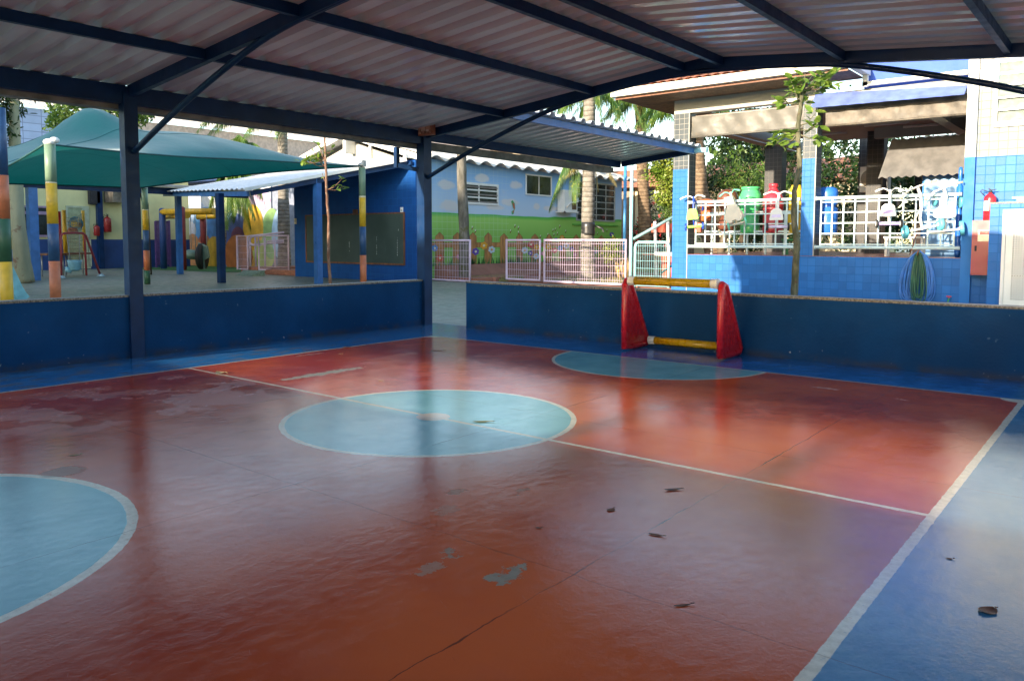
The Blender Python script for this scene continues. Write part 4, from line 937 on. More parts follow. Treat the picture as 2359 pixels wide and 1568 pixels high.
for (fx, fy, kk, rr) in fl:
    q = at(*c4(fx, fy), 0, MX); q2 = at(*c4(fx+rr, fy), 0, MX); R = abs(q2.y-q.y)*0.98; Rz = abs(at(*c4(fx, fy+rr), 0, MX).z-q.z)*1.0
    b.m(fk.index('c')) 
    stem = [(q.y-0.012, base_z+0.02),(q.y+0.012, base_z+0.02),(q.y+0.006, q.z)]; b.m(len(fk)); poly(b, stem, 3.4)
    for lay, scl, mi in ((4, 1.08, len(fk)+1), (5, 1.0, fk.index(kk))):
        b.m(mi)
        for a in range(6):
            an = a*math.pi/3+0.3; cy, cz = q.y+math.cos(an)*R*0.58, q.z+math.sin(an)*Rz*0.58; n = 9
            poly(b, [(cy+math.cos(2*math.pi*i/n)*R*0.36*scl, cz+math.sin(2*math.pi*i/n)*Rz*0.36*scl) for i in range(n)], lay+a*0.08)
    b.m(fk.index('c') if kk != 'w' else fk.index('y')); n = 10
    poly(b, [(q.y+math.cos(2*math.pi*i/n)*R*0.30, q.z+math.sin(2*math.pi*i/n)*Rz*0.30) for i in range(n)], 6)
b.build('painted_flowers', [fm[k] for k in fk]+[pm[2], plain('petal_outline', (0.10,0.10,0.22), 0.4)], mb)
b = MB()
for (fx, fy) in [(500,865),(525,895),(857,850),(886,865),(820,893),(886,906),(1070,938),(1132,922),(1175,886),(1195,878),(1183,922),(1212,912),(1231,853),(1281,895),(1547,911),(1626,886)]:
    q = at(*c4(fx, fy), 0, MX); s_ = 0.055
    b.m(0); poly(b, [(q.y-s_,q.z-0.03),(q.y-s_*.3,q.z-0.055),(q.y+s_*.5,q.z+0.0),(q.y+s_,q.z+0.05),(q.y,q.z+0.03)], 4)
    b.m(1); poly(b, [(q.y-s_*.4,q.z-0.035),(q.y-s_*.1,q.z-0.045),(q.y+s_*.35,q.z+0.02),(q.y+s_*.05,q.z+0.02)], 4.4)
    b.m(2); poly(b, [(q.y-s_*.4,q.z+0.02),(q.y+s_*.3,q.z+0.03),(q.y,q.z+0.085),(q.y-s_*.6,q.z+0.07)], 4.6)
q = at(*c4(845,690), 0, MX)
b.m(3); poly(b, [(q.y+0.05,q.z-0.10),(q.y-0.05,q.z+0.0),(q.y-0.14,q.z+0.20),(q.y-0.06,q.z+0.24),(q.y+0.06,q.z+0.14),(q.y+0.08,q.z-0.02)], 4)
b.m(4); poly(b, [(q.y+0.05,q.z-0.08),(q.y-0.02,q.z+0.0),(q.y-0.07,q.z+0.17),(q.y+0.03,q.z+0.12),(q.y+0.06,q.z)], 4.4)
b.m(3); poly(b, [(q.y+0.04,q.z-0.06),(q.y-0.12,q.z-0.14),(q.y-0.10,q.z-0.24),(q.y+0.0,q.z-0.22)], 4); b.m(4); poly(b, [(q.y+0.03,q.z-0.08),(q.y-0.07,q.z-0.15),(q.y-0.02,q.z-0.20)], 4.4)
b.build('painted_insects', [M['black'], M['yellow'], M['white'], plain('wing_green', (0.05,0.40,0.15), 0.4), plain('wing_red', (0.6,0.08,0.06), 0.4)], mb)
# white wavy fibre cement roof
def wavyroof(X0, z0, X1, z1, y0, y1, pitch, amp):
    b = MB(); n = int((y1-y0)/pitch*12); rows = 5
    for side in (0, 1):
        k = len(b.v)
        for j in range(rows+1):
            u = j/rows
            for i in range(n+1):
                y = y0+(y1-y0)*i/n; ph = (y-y0)/pitch*2*math.pi
                wv = amp*(abs(math.cos(ph/2))**1.4*2-1)
                b.v.append(Vector((X0+(X1-X0)*u, y, z0+(z1-z0)*u+wv+0.02*side)))
        for j in range(rows):
            for i in range(n):
                a = k+j*(n+1)+i; f = [a, a+1, a+n+2, a+n+1]; b.f.append(f if side else f[::-1]); b.mi.append(0); b.sm.append(True)
    for i in range(n):
        b.f.append([i, i+1, (rows+1)*(n+1)+i+1, (rows+1)*(n+1)+i]); b.mi.append(0); b.sm.append(False)
    return b
wavyroof(-9.42, 3.60, -12.7, 4.48, 9.0, YE+0.9, 0.74, 0.075).build('roof', M['whiteroof'], mb)
b = wavyroof(-12.7, 4.48, -16.0, 3.6, 9.0, YE+0.9, 0.74, 0.075); b.build('roof', M['whiteroof'], mb)
# gable end
gb = MB(); gb.prism([(-15.6,3.4),(-9.8,3.4),(-12.7,4.26)], (0,9.35,0), (1,0,0), (0,0,1), (0,1,0), 0.15); gb.box(-15.6,-9.8,9.35,9.6,0,3.4); gb.build('gable_wall', M['beamw'], mb)
b = MB()
b.bar((-9.35,8.95,3.56),(-12.75,8.95,4.50),0.04,0.16); b.bar((-16.0,8.95,3.55),(-12.65,8.95,4.50),0.04,0.16)
b.box(-12.75,-12.62,8.97,9.35,3.9,4.35); b.box(-11.9,-11.8,9.28,9.35,3.5,4.1)
for x in (-9.7, -12.6): b.box(x-0.05,x+0.05,8.7,9.35,3.55 if x > -10 else 4.3,3.65 if x > -10 else 4.42)
b.build('bargeboard', M['white'], mb)
# windows on the mural wall
def wallwin(y0, y1, z0, z1, fr, cols_, rows_, mat_, name='window', proud=0.03, lou=False):
    b = MB()
    for a in ((y0,y1,z0,z0+fr),(y0,y1,z1-fr,z1),(y0,y0+fr,z0+fr,z1-fr),(y1-fr,y1,z0+fr,z1-fr)): b.box(MX-0.02, MX+proud, a[0], a[1], a[2], a[3])
    for i in range(1, cols_): yy = y0+(y1-y0)*i/cols_; b.box(MX-0.02, MX+proud-0.005, yy-fr*0.35, yy+fr*0.35, z0+fr, z1-fr)
    for i in range(1, rows_): zz = z0+(z1-z0)*i/rows_; b.box(MX-0.02, MX+proud-0.010, y0+fr, y1-fr, zz-fr*0.3, zz+fr*0.3)
    o = b.build(name, mat_, mb)
    b = MB(); b.box(MX-0.02, MX+0.006, y0+fr*0.8, y1-fr*0.8, z0+fr*0.8, z1-fr*0.8); b.build('pane', M['glass'], o)
    if lou:
        b = MB()
        for i in range(rows_): zz = z0+(z1-z0)*(i+0.4)/rows_; b.bar((MX+0.04, y0+fr, zz), (MX+0.04, (y0+y1)/2-0.02, zz), 0.006, 0.05, (0.5,0,1)); b.bar((MX+0.04, (y0+y1)/2+0.02, zz), (MX+0.04, y1-fr, zz), 0.006, 0.05, (0.5,0,1))
        b.build('louvre', M['grey'], o)
A = lambda x, y: at(*c4(x, y), 0, MX)
a, c = A(378,485), A(716,676); wallwin(a.y, c.y, A(716,676).z, A(716,500).z, 0.075, 2, 3, M['white'], lou=True)
a, c = A(945,408), A(1160,600); wallwin(a.y, c.y, a.z-0.72, a.z, 0.045, 2, 1, M['white'])
a = A(1370,465); c = at(*c5(660,990), 0, MX); wallwin(a.y, c.y, A(1370,800).z, a.z, 0.06, 4, 6, plain('grey_window_bars', (0.36,0.38,0.36), 0.4))
box('window_sill', plain('green_sill', (0.12,0.42,0.06), 0.5), mb, MX, MX+0.06, a.y-0.25, c.y+0.2, A(1370,838).z, A(1370,838).z+0.05)
# air conditioner on the mural wall
a, c = A(1205,545), A(1330,740)
ac = thing('air_conditioner', 'white wall air conditioner on the mural behind the hanging palm frond', 'air conditioner', (MX+0.2, a.y, c.z))
box('housing', M['white'], ac, MX+0.05, MX+0.36, a.y+0.0, a.y+0.80, c.z+0.06, a.z)
box('side_grille', plain('brown_grille', (0.14,0.08,0.04), 0.5), ac, MX+0.06, MX+0.367, a.y+0.46, a.y+0.75, c.z+0.12, a.z-0.08)
b = MB(); b.box(MX, MX+0.40, a.y-0.05, a.y+0.0, c.z, c.z+0.05); b.box(MX, MX+0.40, a.y+0.84, a.y+0.9, c.z, c.z+0.05); b.box(MX+0.36, MX+0.40, a.y-0.05, a.y+0.9, c.z, c.z+0.06); b.build('bracket', M['white'], ac)
b = MB(); b.tube([(MX+0.38,a.y+0.1,c.z+0.2),(MX+0.42,a.y+0.3,c.z+0.36),(MX+0.42,a.y+0.75,c.z+0.40),(MX+0.30,a.y+0.95,c.z+0.55)], 0.025, 8); b.build('pipe', M['white'], ac)

# blackboard pavilion
bp = thing('blackboard_pavilion', 'blue tiled pavilion wall with a white lean-to roof on blue posts', 'pavilion', (-12, 7, 0))
BY0 = 8.7
tb2 = tiled('dark_blue_wall_tiles', (0.008,0.075,0.29), (0.015,0.11,0.36), 1, 0.20, 0.22, gw=0.03)
b = MB(); b.prism([(-14.95,0),(-9.25,0),(-9.25,3.46),(-12.2,3.46),(-14.95,3.05)], (0,BY0,0), (1,0,0), (0,0,1), (0,1,0), 0.16); b.build('wall', tb2, bp)
P3 = at(358,443,1,6.45); P2 = at(565,437,1,4.7); P1 = at(936,368,1,8.5); Q1 = Vector((-12.0,8.68,3.56)); Q2 = Vector((-16.0,8.7,3.42)); Q3 = P3+Vector((0.3,0.9,0.16))
b = MB(); n = 88
for side in (0, 1):
    k = len(b.v)
    for i in range(n+1):
        u = i/n; lo = P3.lerp(P2, u); hi = Q3.lerp(Q2, u/0.45) if u < 0.45 else Q2.lerp(Q1, (u-0.45)/0.55)
        dz = 0.035*(1 if (i % 4) in (1, 2) else 0)+0.012*side
        b.v.append(lo+Vector((0,0,dz))); b.v.append(hi+Vector((0,0,dz)))
    for i in range(n): f = [k+2*i, k+2*i+2, k+2*i+3, k+2*i+1]; b.f.append(f if side else f[::-1]); b.mi.append(0); b.sm.append(False)
for i in range(n): b.f.append([2*i, 2*i+2, 2*(n+1)+2*i+2, 2*(n+1)+2*i]); b.mi.append(0); b.sm.append(False)
m2 = 34
for side in (0, 1):
    k = len(b.v)
    for i in range(m2+1):
        u = i/m2; dz = 0.03*(1 if (i % 4) in (1, 2) else 0)+0.012*side
        b.v.append(P2.lerp(P1, u)+Vector((0,0,dz))); b.v.append(Q1.lerp(P1+Vector((0,0,.06)), u)+Vector((0,0,dz)))
    for i in range(m2): f = [k+2*i, k+2*i+2, k+2*i+3, k+2*i+1]; b.f.append(f if side else f[::-1]); b.mi.append(0); b.sm.append(False)
b.build('roof', plain('white_painted_roof_sheet', (0.80,0.78,0.76), 0.5, var=0.06, dirt=0.2, dirtc=(0.45,0.42,0.38)), bp)
MB().bar(P2+Vector((0,-0.02,0.0)), P1+Vector((0.03,-0.02,0.0)), 0.03, 0.085).build('fascia', M['white'], bp)
MB().bar(P3+Vector((0.2,0.2,-0.07)), P2+Vector((-0.05,0.12,-0.10)), 0.06, 0.13).build('roof_beam', M['steel2'], bp)
MB().bar(P2+Vector((0,0.15,-0.09)), P1+Vector((-0.05,0.12,-0.10)), 0.06, 0.12).build('roof_beam', M['steel'], bp)
MB().bar((-14.9,8.6,2.93), (-9.3,8.6,3.37), 0.06, 0.10).build('roof_beam', M['steel'], bp)
for (x, y, zt, mm) in ((-19.35,7.08,2.76,'steel2'),(-13.13,4.95,2.48,'steel'),(-10.72,6.42,2.86,'steel2')):
    w_ = 0.085; MB().box(x-w_, x+w_, y-w_, y+w_, 0, zt).build('post', M[mm], bp)
bd = thing('blackboard', 'large green blackboard in a worn wooden frame on the blue tiled wall', 'blackboard', (-12, BY0, 0.5))
def bbm():
    m, t = newmat('green_chalkboard'); p = t.pos()
    c = t.mix(t.ramp(t.noise(1.2,5,p),0.3,0.7), (0.035,0.060,0.050), (0.055,0.085,0.075)); c = t.mix(t.ramp(t.noise(4,8,t.scale(p,3,1,1),0.7),0.55,0.8,0,0.35), c, (0.14,0.18,0.17))
    t.set(t.b.inputs['Base Color'], c); t.b.inputs['Roughness'].default_value = 0.4; return m
box('board', bbm(), bd, -14.28, -9.74, BY0-0.02, BY0, 0.52, 1.96)
for a in ((-14.33,-9.69,1.96,2.0),(-14.33,-9.69,0.47,0.52)): box('frame_strip', M['woodbrown'], bd, a[0], a[1], BY0-0.035, BY0, a[2], a[3])
for a in ((-14.33,-14.28),(-9.74,-9.69)): box('frame_strip', M['woodbrown'], bd, a[0], a[1], BY0-0.034, BY0, 0.52, 1.96)
b = MB(); r = random.Random(5)
for (x, z0_, z1_) in ((-10.9,1.30,0.75),(-10.0,1.35,0.72),(-12.15,1.15,0.85),(-9.95,1.52,1.50)):
    for i in range(9):
        z = z0_+(z1_-z0_)*i/9; w_ = r.uniform(.004,.008); 
        if r.random() < .75: b.box(x-w_+r.uniform(-.006,.006), x+w_, BY0-0.0215, BY0-0.0205, z-0.04, z)
b.build('chalk_marks', plain('chalk', (0.6,0.62,0.6), 0.9), bd)
for (x, z, lab) in ((at(*c3(163,852),1,BY0).x, at(*c3(163,852),1,BY0).z, 'cream wall switch left of the blackboard'), (at(*c3(997,767),1,BY0).x, at(*c3(997,767),1,BY0).z, 'white wall socket at the top right corner of the blackboard')):
    s_ = thing('wall_switch', lab, 'switch', (x, BY0-0.02, z)); box('plate', M['white'] if 'white' in lab else M['cream'], s_, x-0.05, x+0.05, BY0-0.03, BY0, z-0.09, z+0.09); box('button', M['grey'], s_, x-0.02, x+0.02, BY0-0.036, BY0-0.03, z-0.03, z+0.03)
p = at(*c3(636,778), 1, BY0); tag(MB().box(p.x-0.09,p.x+0.09,BY0-0.06,BY0-0.0,p.z-0.05,p.z+0.07).box(p.x-0.05,p.x+0.05,BY0-0.075,BY0-0.06,p.z-0.03,p.z+0.04).build('wooden_box', M['woodbrown']), 'small brown box on the top edge of the blackboard', 'box')
p = at(*c3(570,508), 1, BY0); tag(MB().lathe((p.x,BY0-0.12,p.z-0.05),[(0.02,0.13),(0.03,0.11),(0.05,0.06),(0.05,0.03),(0.02,0.0)][::-1],10).build('light_bulb', M['white']), 'round white bulb under the lean-to roof above the blackboard', 'lamp')

# fences of wire mesh in tube frames
def mesh_fence(label, x0, x1, y0, y1, z0, z1, mt_, nv, nh, r=0.035, hinge=True, name='mesh_fence', grp='mesh fence panels', extra=None, rounded=False, warp=0.0):
    t = thing(name, label, 'fence', ((x0+x1)/2, (y0+y1)/2, z0), grp)
    P = lambda u, z: Vector((x0+(x1-x0)*u, y0+(y1-y0)*u, z))
    L_ = (P(1,0)-P(0,0)).length
    if rounded:
        du = 0.09/L_
        pts = [P(0,z0), P(0,z1-0.12), P(du*.3,z1-0.04), P(du,z1), P(1-du,z1), P(1-du*.3,z1-0.04), P(1,z1-0.12), P(1,z0)]
        b = MB(); b.tube(pts, r, 10); b.build('tube_frame', mt_, t)
        MB().tube([P(0,z0+0.04), P(1,z0+0.04)], r*0.7, 8).build('bottom_rail', mt_, t)
    else:
        b = MB(); b.tube([P(0,z0),P(0,z1),P(1,z1),P(1,z0)], r, 10, closed=True)
        b.build('tube_frame', mt_, t)
    b = MB(); rw = random.Random(int(abs(x0)*100))
    for i in range(nv):
        u = (i+0.5)/nv; pts = []
        off = rw.uniform(-warp, warp)
        for k in range(5): pts.append(P(u, z0+0.02+(z1-z0-0.04)*k/4)+Vector((off*math.sin(k*math.pi/4), 0, 0)))
        b.tube(pts, 0.0045, 4, caps=False)
    for k in range(nh): z = z0+(z1-z0)*(k+0.5)/nh; b.tube([P(0,z),P(1,z)], 0.0045, 4, caps=False)
    b.build('wire_mesh', mt_, t)
    return t
FYY = 10.72
F = lambda px, py, Y=FYY: at(px, py, 1, Y)
zt = F(1200, 553).z; 
a, c = at(992,552,1,9.75), at(1083,552,1,9.75)
mesh_fence('lilac mesh gate leaf standing just right of the corner post', a.x, c.x, 9.75, 9.75, at(1040,648,1,9.75).z+0.03, a.z-0.02, M['lilac'], 15, 6, warp=0.012)
mesh_fence('narrow lilac mesh gate panel left of the long lilac fence', F(1167,600).x, F(1244,600).x, FYY, FYY, 0.08, zt, M['lilac'], 15, 6, warp=0.014)
mesh_fence('long lilac mesh fence panel in front of the ringed palm trunk', F(1254,600).x, F(1442,600).x, FYY, FYY, 0.06, zt, M['lilac'], 36, 6)
mesh_fence('pale cyan rounded mesh gate beside the blue tiled column', F(1463,600).x, F(1541,600).x, FYY, FYY, 0.02, F(1500,558).z, M['cyan'], 15, 6, rounded=True)
x = F(1453,600).x
ztp = F(1455,372).z
tag(MB().tube([(x,FYY,0),(x,FYY,ztp)], 0.045, 12).build('cyan_post', M['cyan']), 'tall pale cyan steel post between lilac fence and cyan gate', 'post')
a = at(*c5(800,1118),1,FYY+0.05); c = at(*c5(1095,955),1,FYY+0.4)
tag(MB().tube([a, c], 0.04, 10).build('handrail', plain('greyish_cyan_rail', (0.22,0.36,0.38), 0.4)), 'grey cyan slanted handrail rising towards the tiled column', 'handrail')
tag(MB().tube([(at(1438,600,1,14.5).x,14.5,0),(at(1438,600,1,14.5).x,14.5,at(1440,372,1,14.5).z)], 0.05, 12).build('blue_post', plain('sky_blue_post', (0.08,0.32,0.62), 0.4)), 'sky blue steel post standing behind the potted bush', 'post')
b = MB()
for s_ in (0, 0.06): b.bar(at(*c5(1000,1370),1,12.0)+Vector((0,s_,0)), at(*c5(1085,1310),1,11.2)+Vector((0,s_,0)), 0.03, 0.04)
tag(b.build('metal_bar', plain('dark_teal_bar', (0.05,0.12,0.13), 0.5)), 'dark teal metal bar leaning on the grass behind the cyan gate', 'bar')

# ground behind the fences: red paths, terrace, lawns
M['redpath'] = plain('red_oxide_path', (0.30,0.125,0.085), 0.7, var=0.12, scale=1.6, dirt=0.3, dirtc=(0.14,0.10,0.07), bump=0.2, bscale=40)
M['lawn'] = plain('dry_lawn_soil', (0.16,0.15,0.06), 0.95, var=0.35, scale=3, dirt=0.5, dirtc=(0.26,0.22,0.11), bump=0.5)
g = MB(); g.quad((-9.7,9.3,0.02),(9.7,9.3,0.02),(9.7,9.31,0.02),(-9.7,9.31,0.02))
g = MB(); g.box(-16,-2.2,10.9,34,-0.02,0.035); g.box(-9.2,-7.9,9.85,10.9,-0.02,0.11); tag(g.build('red_path', M['redpath']), kind='structure')
K1 = at(1105,641,2,0.25); K2 = at(1342,621,2,0.20); K0 = Vector((-9.25,10.3,0.12))
g = MB(); topv = [Vector((-9.8,10.0,0.44)), K0, at(1143,639,2,0.12), at(1342,621,2,0.14), Vector((-9.2,20.5,0.28)), Vector((-9.8,21.5,0.44))]
g.v += topv + [Vector((p.x,p.y,-0.02)) for p in topv]; n = len(topv)
g.f.append(list(range(n))); g.mi.append(0); g.sm.append(False)
for i in range(n): j = (i+1) % n; g.f.append([i, i+n, j+n, j]); g.mi.append(0); g.sm.append(False)
tag(g.build('red_terrace', M['redpath']), kind='structure')
lawns = [[(-8.9,9.95),(-8.1,10.3),(-7.5,11.1),(-8.0,12.1),(-8.8,12.0)], [(-6.3,10.95),(-2.5,10.95),(-2.4,13.6),(-5.2,14.2),(-6.9,13.2)], [(-13,22),(-3,20.5),(-3,26),(-14,27)],[(-9.5,19.2),(-4.5,17.5),(-4.5,18.6),(-9.2,20.5)]]
g = MB()
for L_ in lawns: g.prism(L_, (0,0,0), (1,0,0), (0,1,0), (0,0,1), 0.06)
tag(g.build('lawn_soil', M['lawn']), kind='structure')
def grass_mat():
    m, t = newmat('grass_blades'); p = t.pos(); n_ = t.noise(1.5, 3, p); n3 = t.noise(37, 2, p)
    c = t.mix(t.ramp(n_, 0.4, 0.6), (0.10,0.14,0.025), (0.30,0.25,0.09)); c = t.mix(t.ramp(n3,0.4,0.7,0,0.6), c, (0.38,0.32,0.15))
    t.set(t.b.inputs['Base Color'], c); t.b.inputs['Roughness'].default_value = 0.7; return m
def inside(px, py, P):
    r_ = False; j = len(P)-1
    for i in range(len(P)):
        if (P[i][1] > py) != (P[j][1] > py) and px < (P[j][0]-P[i][0])*(py-P[i][1])/(P[j][1]-P[i][1])+P[i][0]: r_ = not r_
        j = i
    return r_
b = MB(); r = random.Random(11); cnt = 0
for L_, dn in zip(lawns, (1500, 3200, 1600, 900)):
    xs = [p[0] for p in L_]; ys = [p[1] for p in L_]; k_ = 0
    while k_ < dn:
        x, y = r.uniform(min(xs), max(xs)), r.uniform(min(ys), max(ys))
        if not inside(x, y, L_): continue
        k_ += 1; h = r.uniform(0.03, 0.10)*(1 if dn > 1400 else 1.2); a = r.uniform(0, 6.28); w_ = r.uniform(0.006, 0.016); dx, dy = r.uniform(-.05,.05), r.uniform(-.05,.05)
        b.quad((x-math.cos(a)*w_, y-math.sin(a)*w_, 0.055), (x+math.cos(a)*w_, y+math.sin(a)*w_, 0.055), (x+dx, y+dy, 0.06+h))
tag(b.build('grass', grass_mat(), None), 'short dry grass on the lawns behind the fences', 'grass', kind='stuff')
b = MB(); r = random.Random(2)
for i in range(7): b.box(-9.2+i*0.19, -9.2+i*0.19+0.18, 9.78, 9.85, -0.01, 0.105)
tag(b.build('brick_step', plain('red_brick_step', (0.32,0.12,0.07), 0.8, var=0.2, scale=9)), 'red brick step below the lilac gate leaf', 'step')

# beyond: cream house, picnic table, potted bush
hs = thing('cream_house', 'cream house with terracotta roof and brown door far behind the palms', 'house', (-8, 27.5, 0))
box('wall', M['cream'], hs, -17, -2, 27, 32, 0, 3.9)
b = MB(); b.prism([(26.2,3.75),(29.5,4.9),(32.6,3.75)], (-17.5,0,0), (0,1,0), (0,0,1), (1,0,0), 16); b.build('roof', M['terra'], hs)
w0, w1 = at(*c5(882,742),1,26.9), at(*c5(962,812),1,26.9); wf = MB()
wf.box(w0.x,w1.x,26.93,27.0,w1.z,w0.z).build('window', M['white'], hs); box('pane', M['glass'], hs, w0.x+0.07,w1.x-0.07,26.91,26.93,w1.z+0.07,w0.z-0.07)
w0, w1 = at(*c5(712,715),1,26.9), at(*c5(800,1115),1,26.9); box('door', plain('taupe_door', (0.26,0.20,0.15), 0.6), hs, w0.x, w1.x, 26.9, 27.0, 0.05, w0.z)
wall = MB().box(-9.9,-9.0,23.4,23.6,0,3.2)
pt = thing('picnic_table', 'red and white wooden picnic table behind the cyan gate', 'table', (at(1535,575,1,17).x, 17, 0))
redw = plain('orange_red_wood', (0.62,0.10,0.05), 0.5)
a, c = at(*c5(945,1005),1,17), at(*c5(1110,1125),1,17)
b = MB(); b.box(a.x, a.x+1.8, 16.9, 17.0, a.z-0.30, a.z); b.build('backrest', redw, pt)
for q in (1000-35, 1060, 1150):
    q0, q1 = at(*c5(q-5,1000),1,16.85), at(*c5(q+35,1150),1,16.85); MB().bar((q0.x,16.85,q0.z+0.05),(q1.x,16.6,0.0),0.10,0.06,(0,1,0)).build('leg', M['white'], pt)
b = MB(); b.box(a.x, a.x+1.8, 16.3, 16.85, 0.72, 0.77); b.build('table_top', redw, pt)
q0 = at(*c5(970,1215),1,14.2); 
pb = thing('picnic_stool', 'white topped stool on a red base behind the cyan gate', 'stool', (q0.x+0.3, 14.4, 0))
b = MB(); b.box(q0.x, q0.x+0.75, 14.1, 14.5, q0.z-0.10, q0.z); b.build('seat', M['white'], pb)
b = MB(); b.prism([(0.22,0),(0.62,0),(0.70,q0.z-0.1),(0.16,q0.z-0.1)], (q0.x,14.2,0), (1,0,0), (0,0,1), (0,1,0), 0.2); b.build('base', redw, pb)
q = at(*c5(725,1225),1,13.3)
pot = thing('plant_pot', 'big round beige pot behind the lilac fence', 'pot', (q.x, 13.3, 0.0))
MB().lathe((q.x,13.3,0.05), [(0.14,0),(0.24,0.10),(0.32,0.32),(0.30,0.52),(0.22,0.60),(0.24,0.63),(0.20,0.64)], 20).build('pot_body', plain('sand_glaze_pot', (0.52,0.33,0.15), 0.5, var=0.25, scale=3, dirt=0.4), pot)
# ================================================================== left side
# shade sail on striped posts
stripe = {'sage': plain('sage_green_paint', (0.20,0.30,0.20), 0.45, dirt=0.25, streak=True), 'cream': M['cream'], 'yel': plain('yellow_post_paint', (0.66,0.40,0.02), 0.4, var=0.1, dirt=0.15),
    'blu': plain('dull_blue_post_paint', (0.025,0.075,0.18), 0.4, var=0.15), 'ora': plain('orange_post_paint', (0.52,0.15,0.06), 0.45, var=0.12, dirt=0.15), 'grn': plain('dark_green_post_paint', (0.03,0.10,0.05), 0.45)}
def striped(label, gx, gy, r, bands, ztop):
    t = thing('striped_post', label, 'post', (gx, gy, 0), 'striped posts of the shade sail')
    z = ztop
    for (name, px, py) in bands:
        zb = 0.0 if px is None else at_dist(px, py, gx, gy).z
        MB().lathe((gx,gy,zb), [(r,0),(r,z-zb)], 16).build('band', stripe[name], t); z = zb
    return t
d1 = lambda y: (350+y*0.57377)*S_
A_, B_, C_ = (-6.2,-2.0), (-7.6,5.35), (-14.04,3.3)
striped('thick striped sail post with orange foot left of the steel post', *A_, 0.078, [('sage',110,d1(660)),('cream',110,d1(668)),('yel',112,d1(950)),('blu',115,d1(1210)),('ora',None,0)], at_dist(105,332,*A_).z)
d3 = lambda y: (450+y*0.5102)*S_
striped('striped sail post in front of the blackboard', *B_, 0.078, [('sage',838,d3(655)),('cream',838,d3(668)),('yel',838,d3(895)),('blu',838,d3(1118)),('ora',None,0)], at_dist(836,386,*B_).z)
striped('far striped sail post with a dark green foot right of the steel post', *C_, 0.078, [('sage',325,d1(850)),('cream',325,d1(857)),('yel',325,d1(995)),('blu',330,d1(1135)),('ora',335,d1(1275)),('grn',None,0)], at_dist(320,432,*C_).z)
Lp = (-4.75,-3.15)
striped('striped post with yellow foot at the left edge of the picture', *Lp, 0.078, [('blu',2,d1(612)),('ora',2,d1(915)),('grn',2,d1(1215)),('yel',None,0)], 2.9)
def sail_mat():
    m, t = newmat('teal_shade_cloth'); p = t.pos()
    c = t.mix(t.ramp(t.noise(0.8,4,p),0.3,0.7), (0.006,0.15,0.165), (0.012,0.20,0.205)); c = t.mix(t.ramp(t.noise(60,2,p),0.3,0.7,0,0.15), c, (0.005,0.12,0.14))
    t.set(t.b.inputs['Base Color'], c); t.b.inputs['Roughness'].default_value = 0.55; t.b.inputs['Sheen Weight'].default_value = 0.3
    tr = t.node('ShaderNodeBsdfTranslucent'); tr.inputs[0].default_value = (0.0,0.30,0.24,1)
    mx = t.node('ShaderNodeMixShader'); mx.inputs[0].default_value = 0.22; t.l.new(t.b.outputs[0], mx.inputs[1]); t.l.new(tr.outputs[0], mx.inputs[2])
    t.l.new(mx.outputs[0], t.n['Material Output'].inputs[0])
    t.set(t.b.inputs['Normal'], t.bump(t.noise(2.5,3,p), 0.3, 0.05)); return m
a = at_dist(103,330,*A_); bb = at_dist(838,382,*B_); cpt = at_dist(322,432,*C_); ept = Vector((-12.6,-4.4,2.35))
sl = thing('shade_sail', 'big teal shade sail with two humps over the left yard', 'shade sail', (-10, 0.5, 2.6))
b = MB(); N = 44
def sagv(t_): return 4*t_*(1-t_)
for j in range(N+1):
    for i in range(N+1):
        u, v = i/N, j/N                                    # u: A->B, v: A->E
        p = a.lerp(bb, u).lerp(ept.lerp(cpt, u), v)
        # edges curve inwards
        ce = Vector((-10.1, 0.9, 0))
        e = 0.11*(sagv(u)*(abs(2*v-1)**3) + sagv(v)*(abs(2*u-1)**3))
        q = Vector((p.x+(ce.x-p.x)*e, p.y+(ce.y-p.y)*e, 0))
        h = (sagv(u)*sagv(v))**0.75
        z = p.z + 0.64*h*(0.92+0.35*(u-0.4))
        R1 = math.exp(-(((u-0.37)/0.062)**2+((v-0.37)/0.10)**2)*0.8); z += 0.56*R1
        R2 = math.exp(-(((u-0.62)/0.22)**2+((v-0.42)/0.30)**2)); z += 0.22*R2
        z -= 0.05*sagv(u)*(1-h)*0.6 + 0.5*sagv(v)*(1-u)**5
        cd_ = min(u*u+v*v, (1-u)**2+v*v, u*u+(1-v)**2, (1-u)**2+(1-v)**2)**0.5
        z += 0.020*math.sin(9*math.atan2(v-0.5, u-0.5)*2+3*u)*math.exp(-cd_*2.2)*min(1, h*6)
        b.v.append(Vector((q.x, q.y, z)))
for j in range(N):
    for i in range(N): k = j*(N+1)+i; b.f.append([k, k+1, k+N+2, k+N+1]); b.mi.append(0); b.sm.append(True)
SV = b.v[:]; b.build('cloth', sail_mat(), sl)
def edge(idx): return [SV[i] + Vector((0,0,-0.01)) for i in idx]
edges = [list(range(0, N+1)), [i*(N+1)+N for i in range(N+1)], [N*(N+1)+i for i in range(N+1)], [i*(N+1) for i in range(N+1)]]
sm_ = plain('dark_teal_seam', (0.008,0.13,0.14), 0.6)
for j in (11, 22, 33): MB().tube([SV[j*(N+1)+i]+Vector((0,0,0.004)) for i in range(N+1)], 0.006, 4).build('seam', sm_, sl)
for e in edges: MB().tube(edge(e), 0.016, 6).build('edge_cable', plain('dark_teal_hem', (0.01,0.07,0.07), 0.6), sl)
MB().tube([(-10.3,0.25,2.4),(-10.35,0.3,3.5)], 0.03, 8)
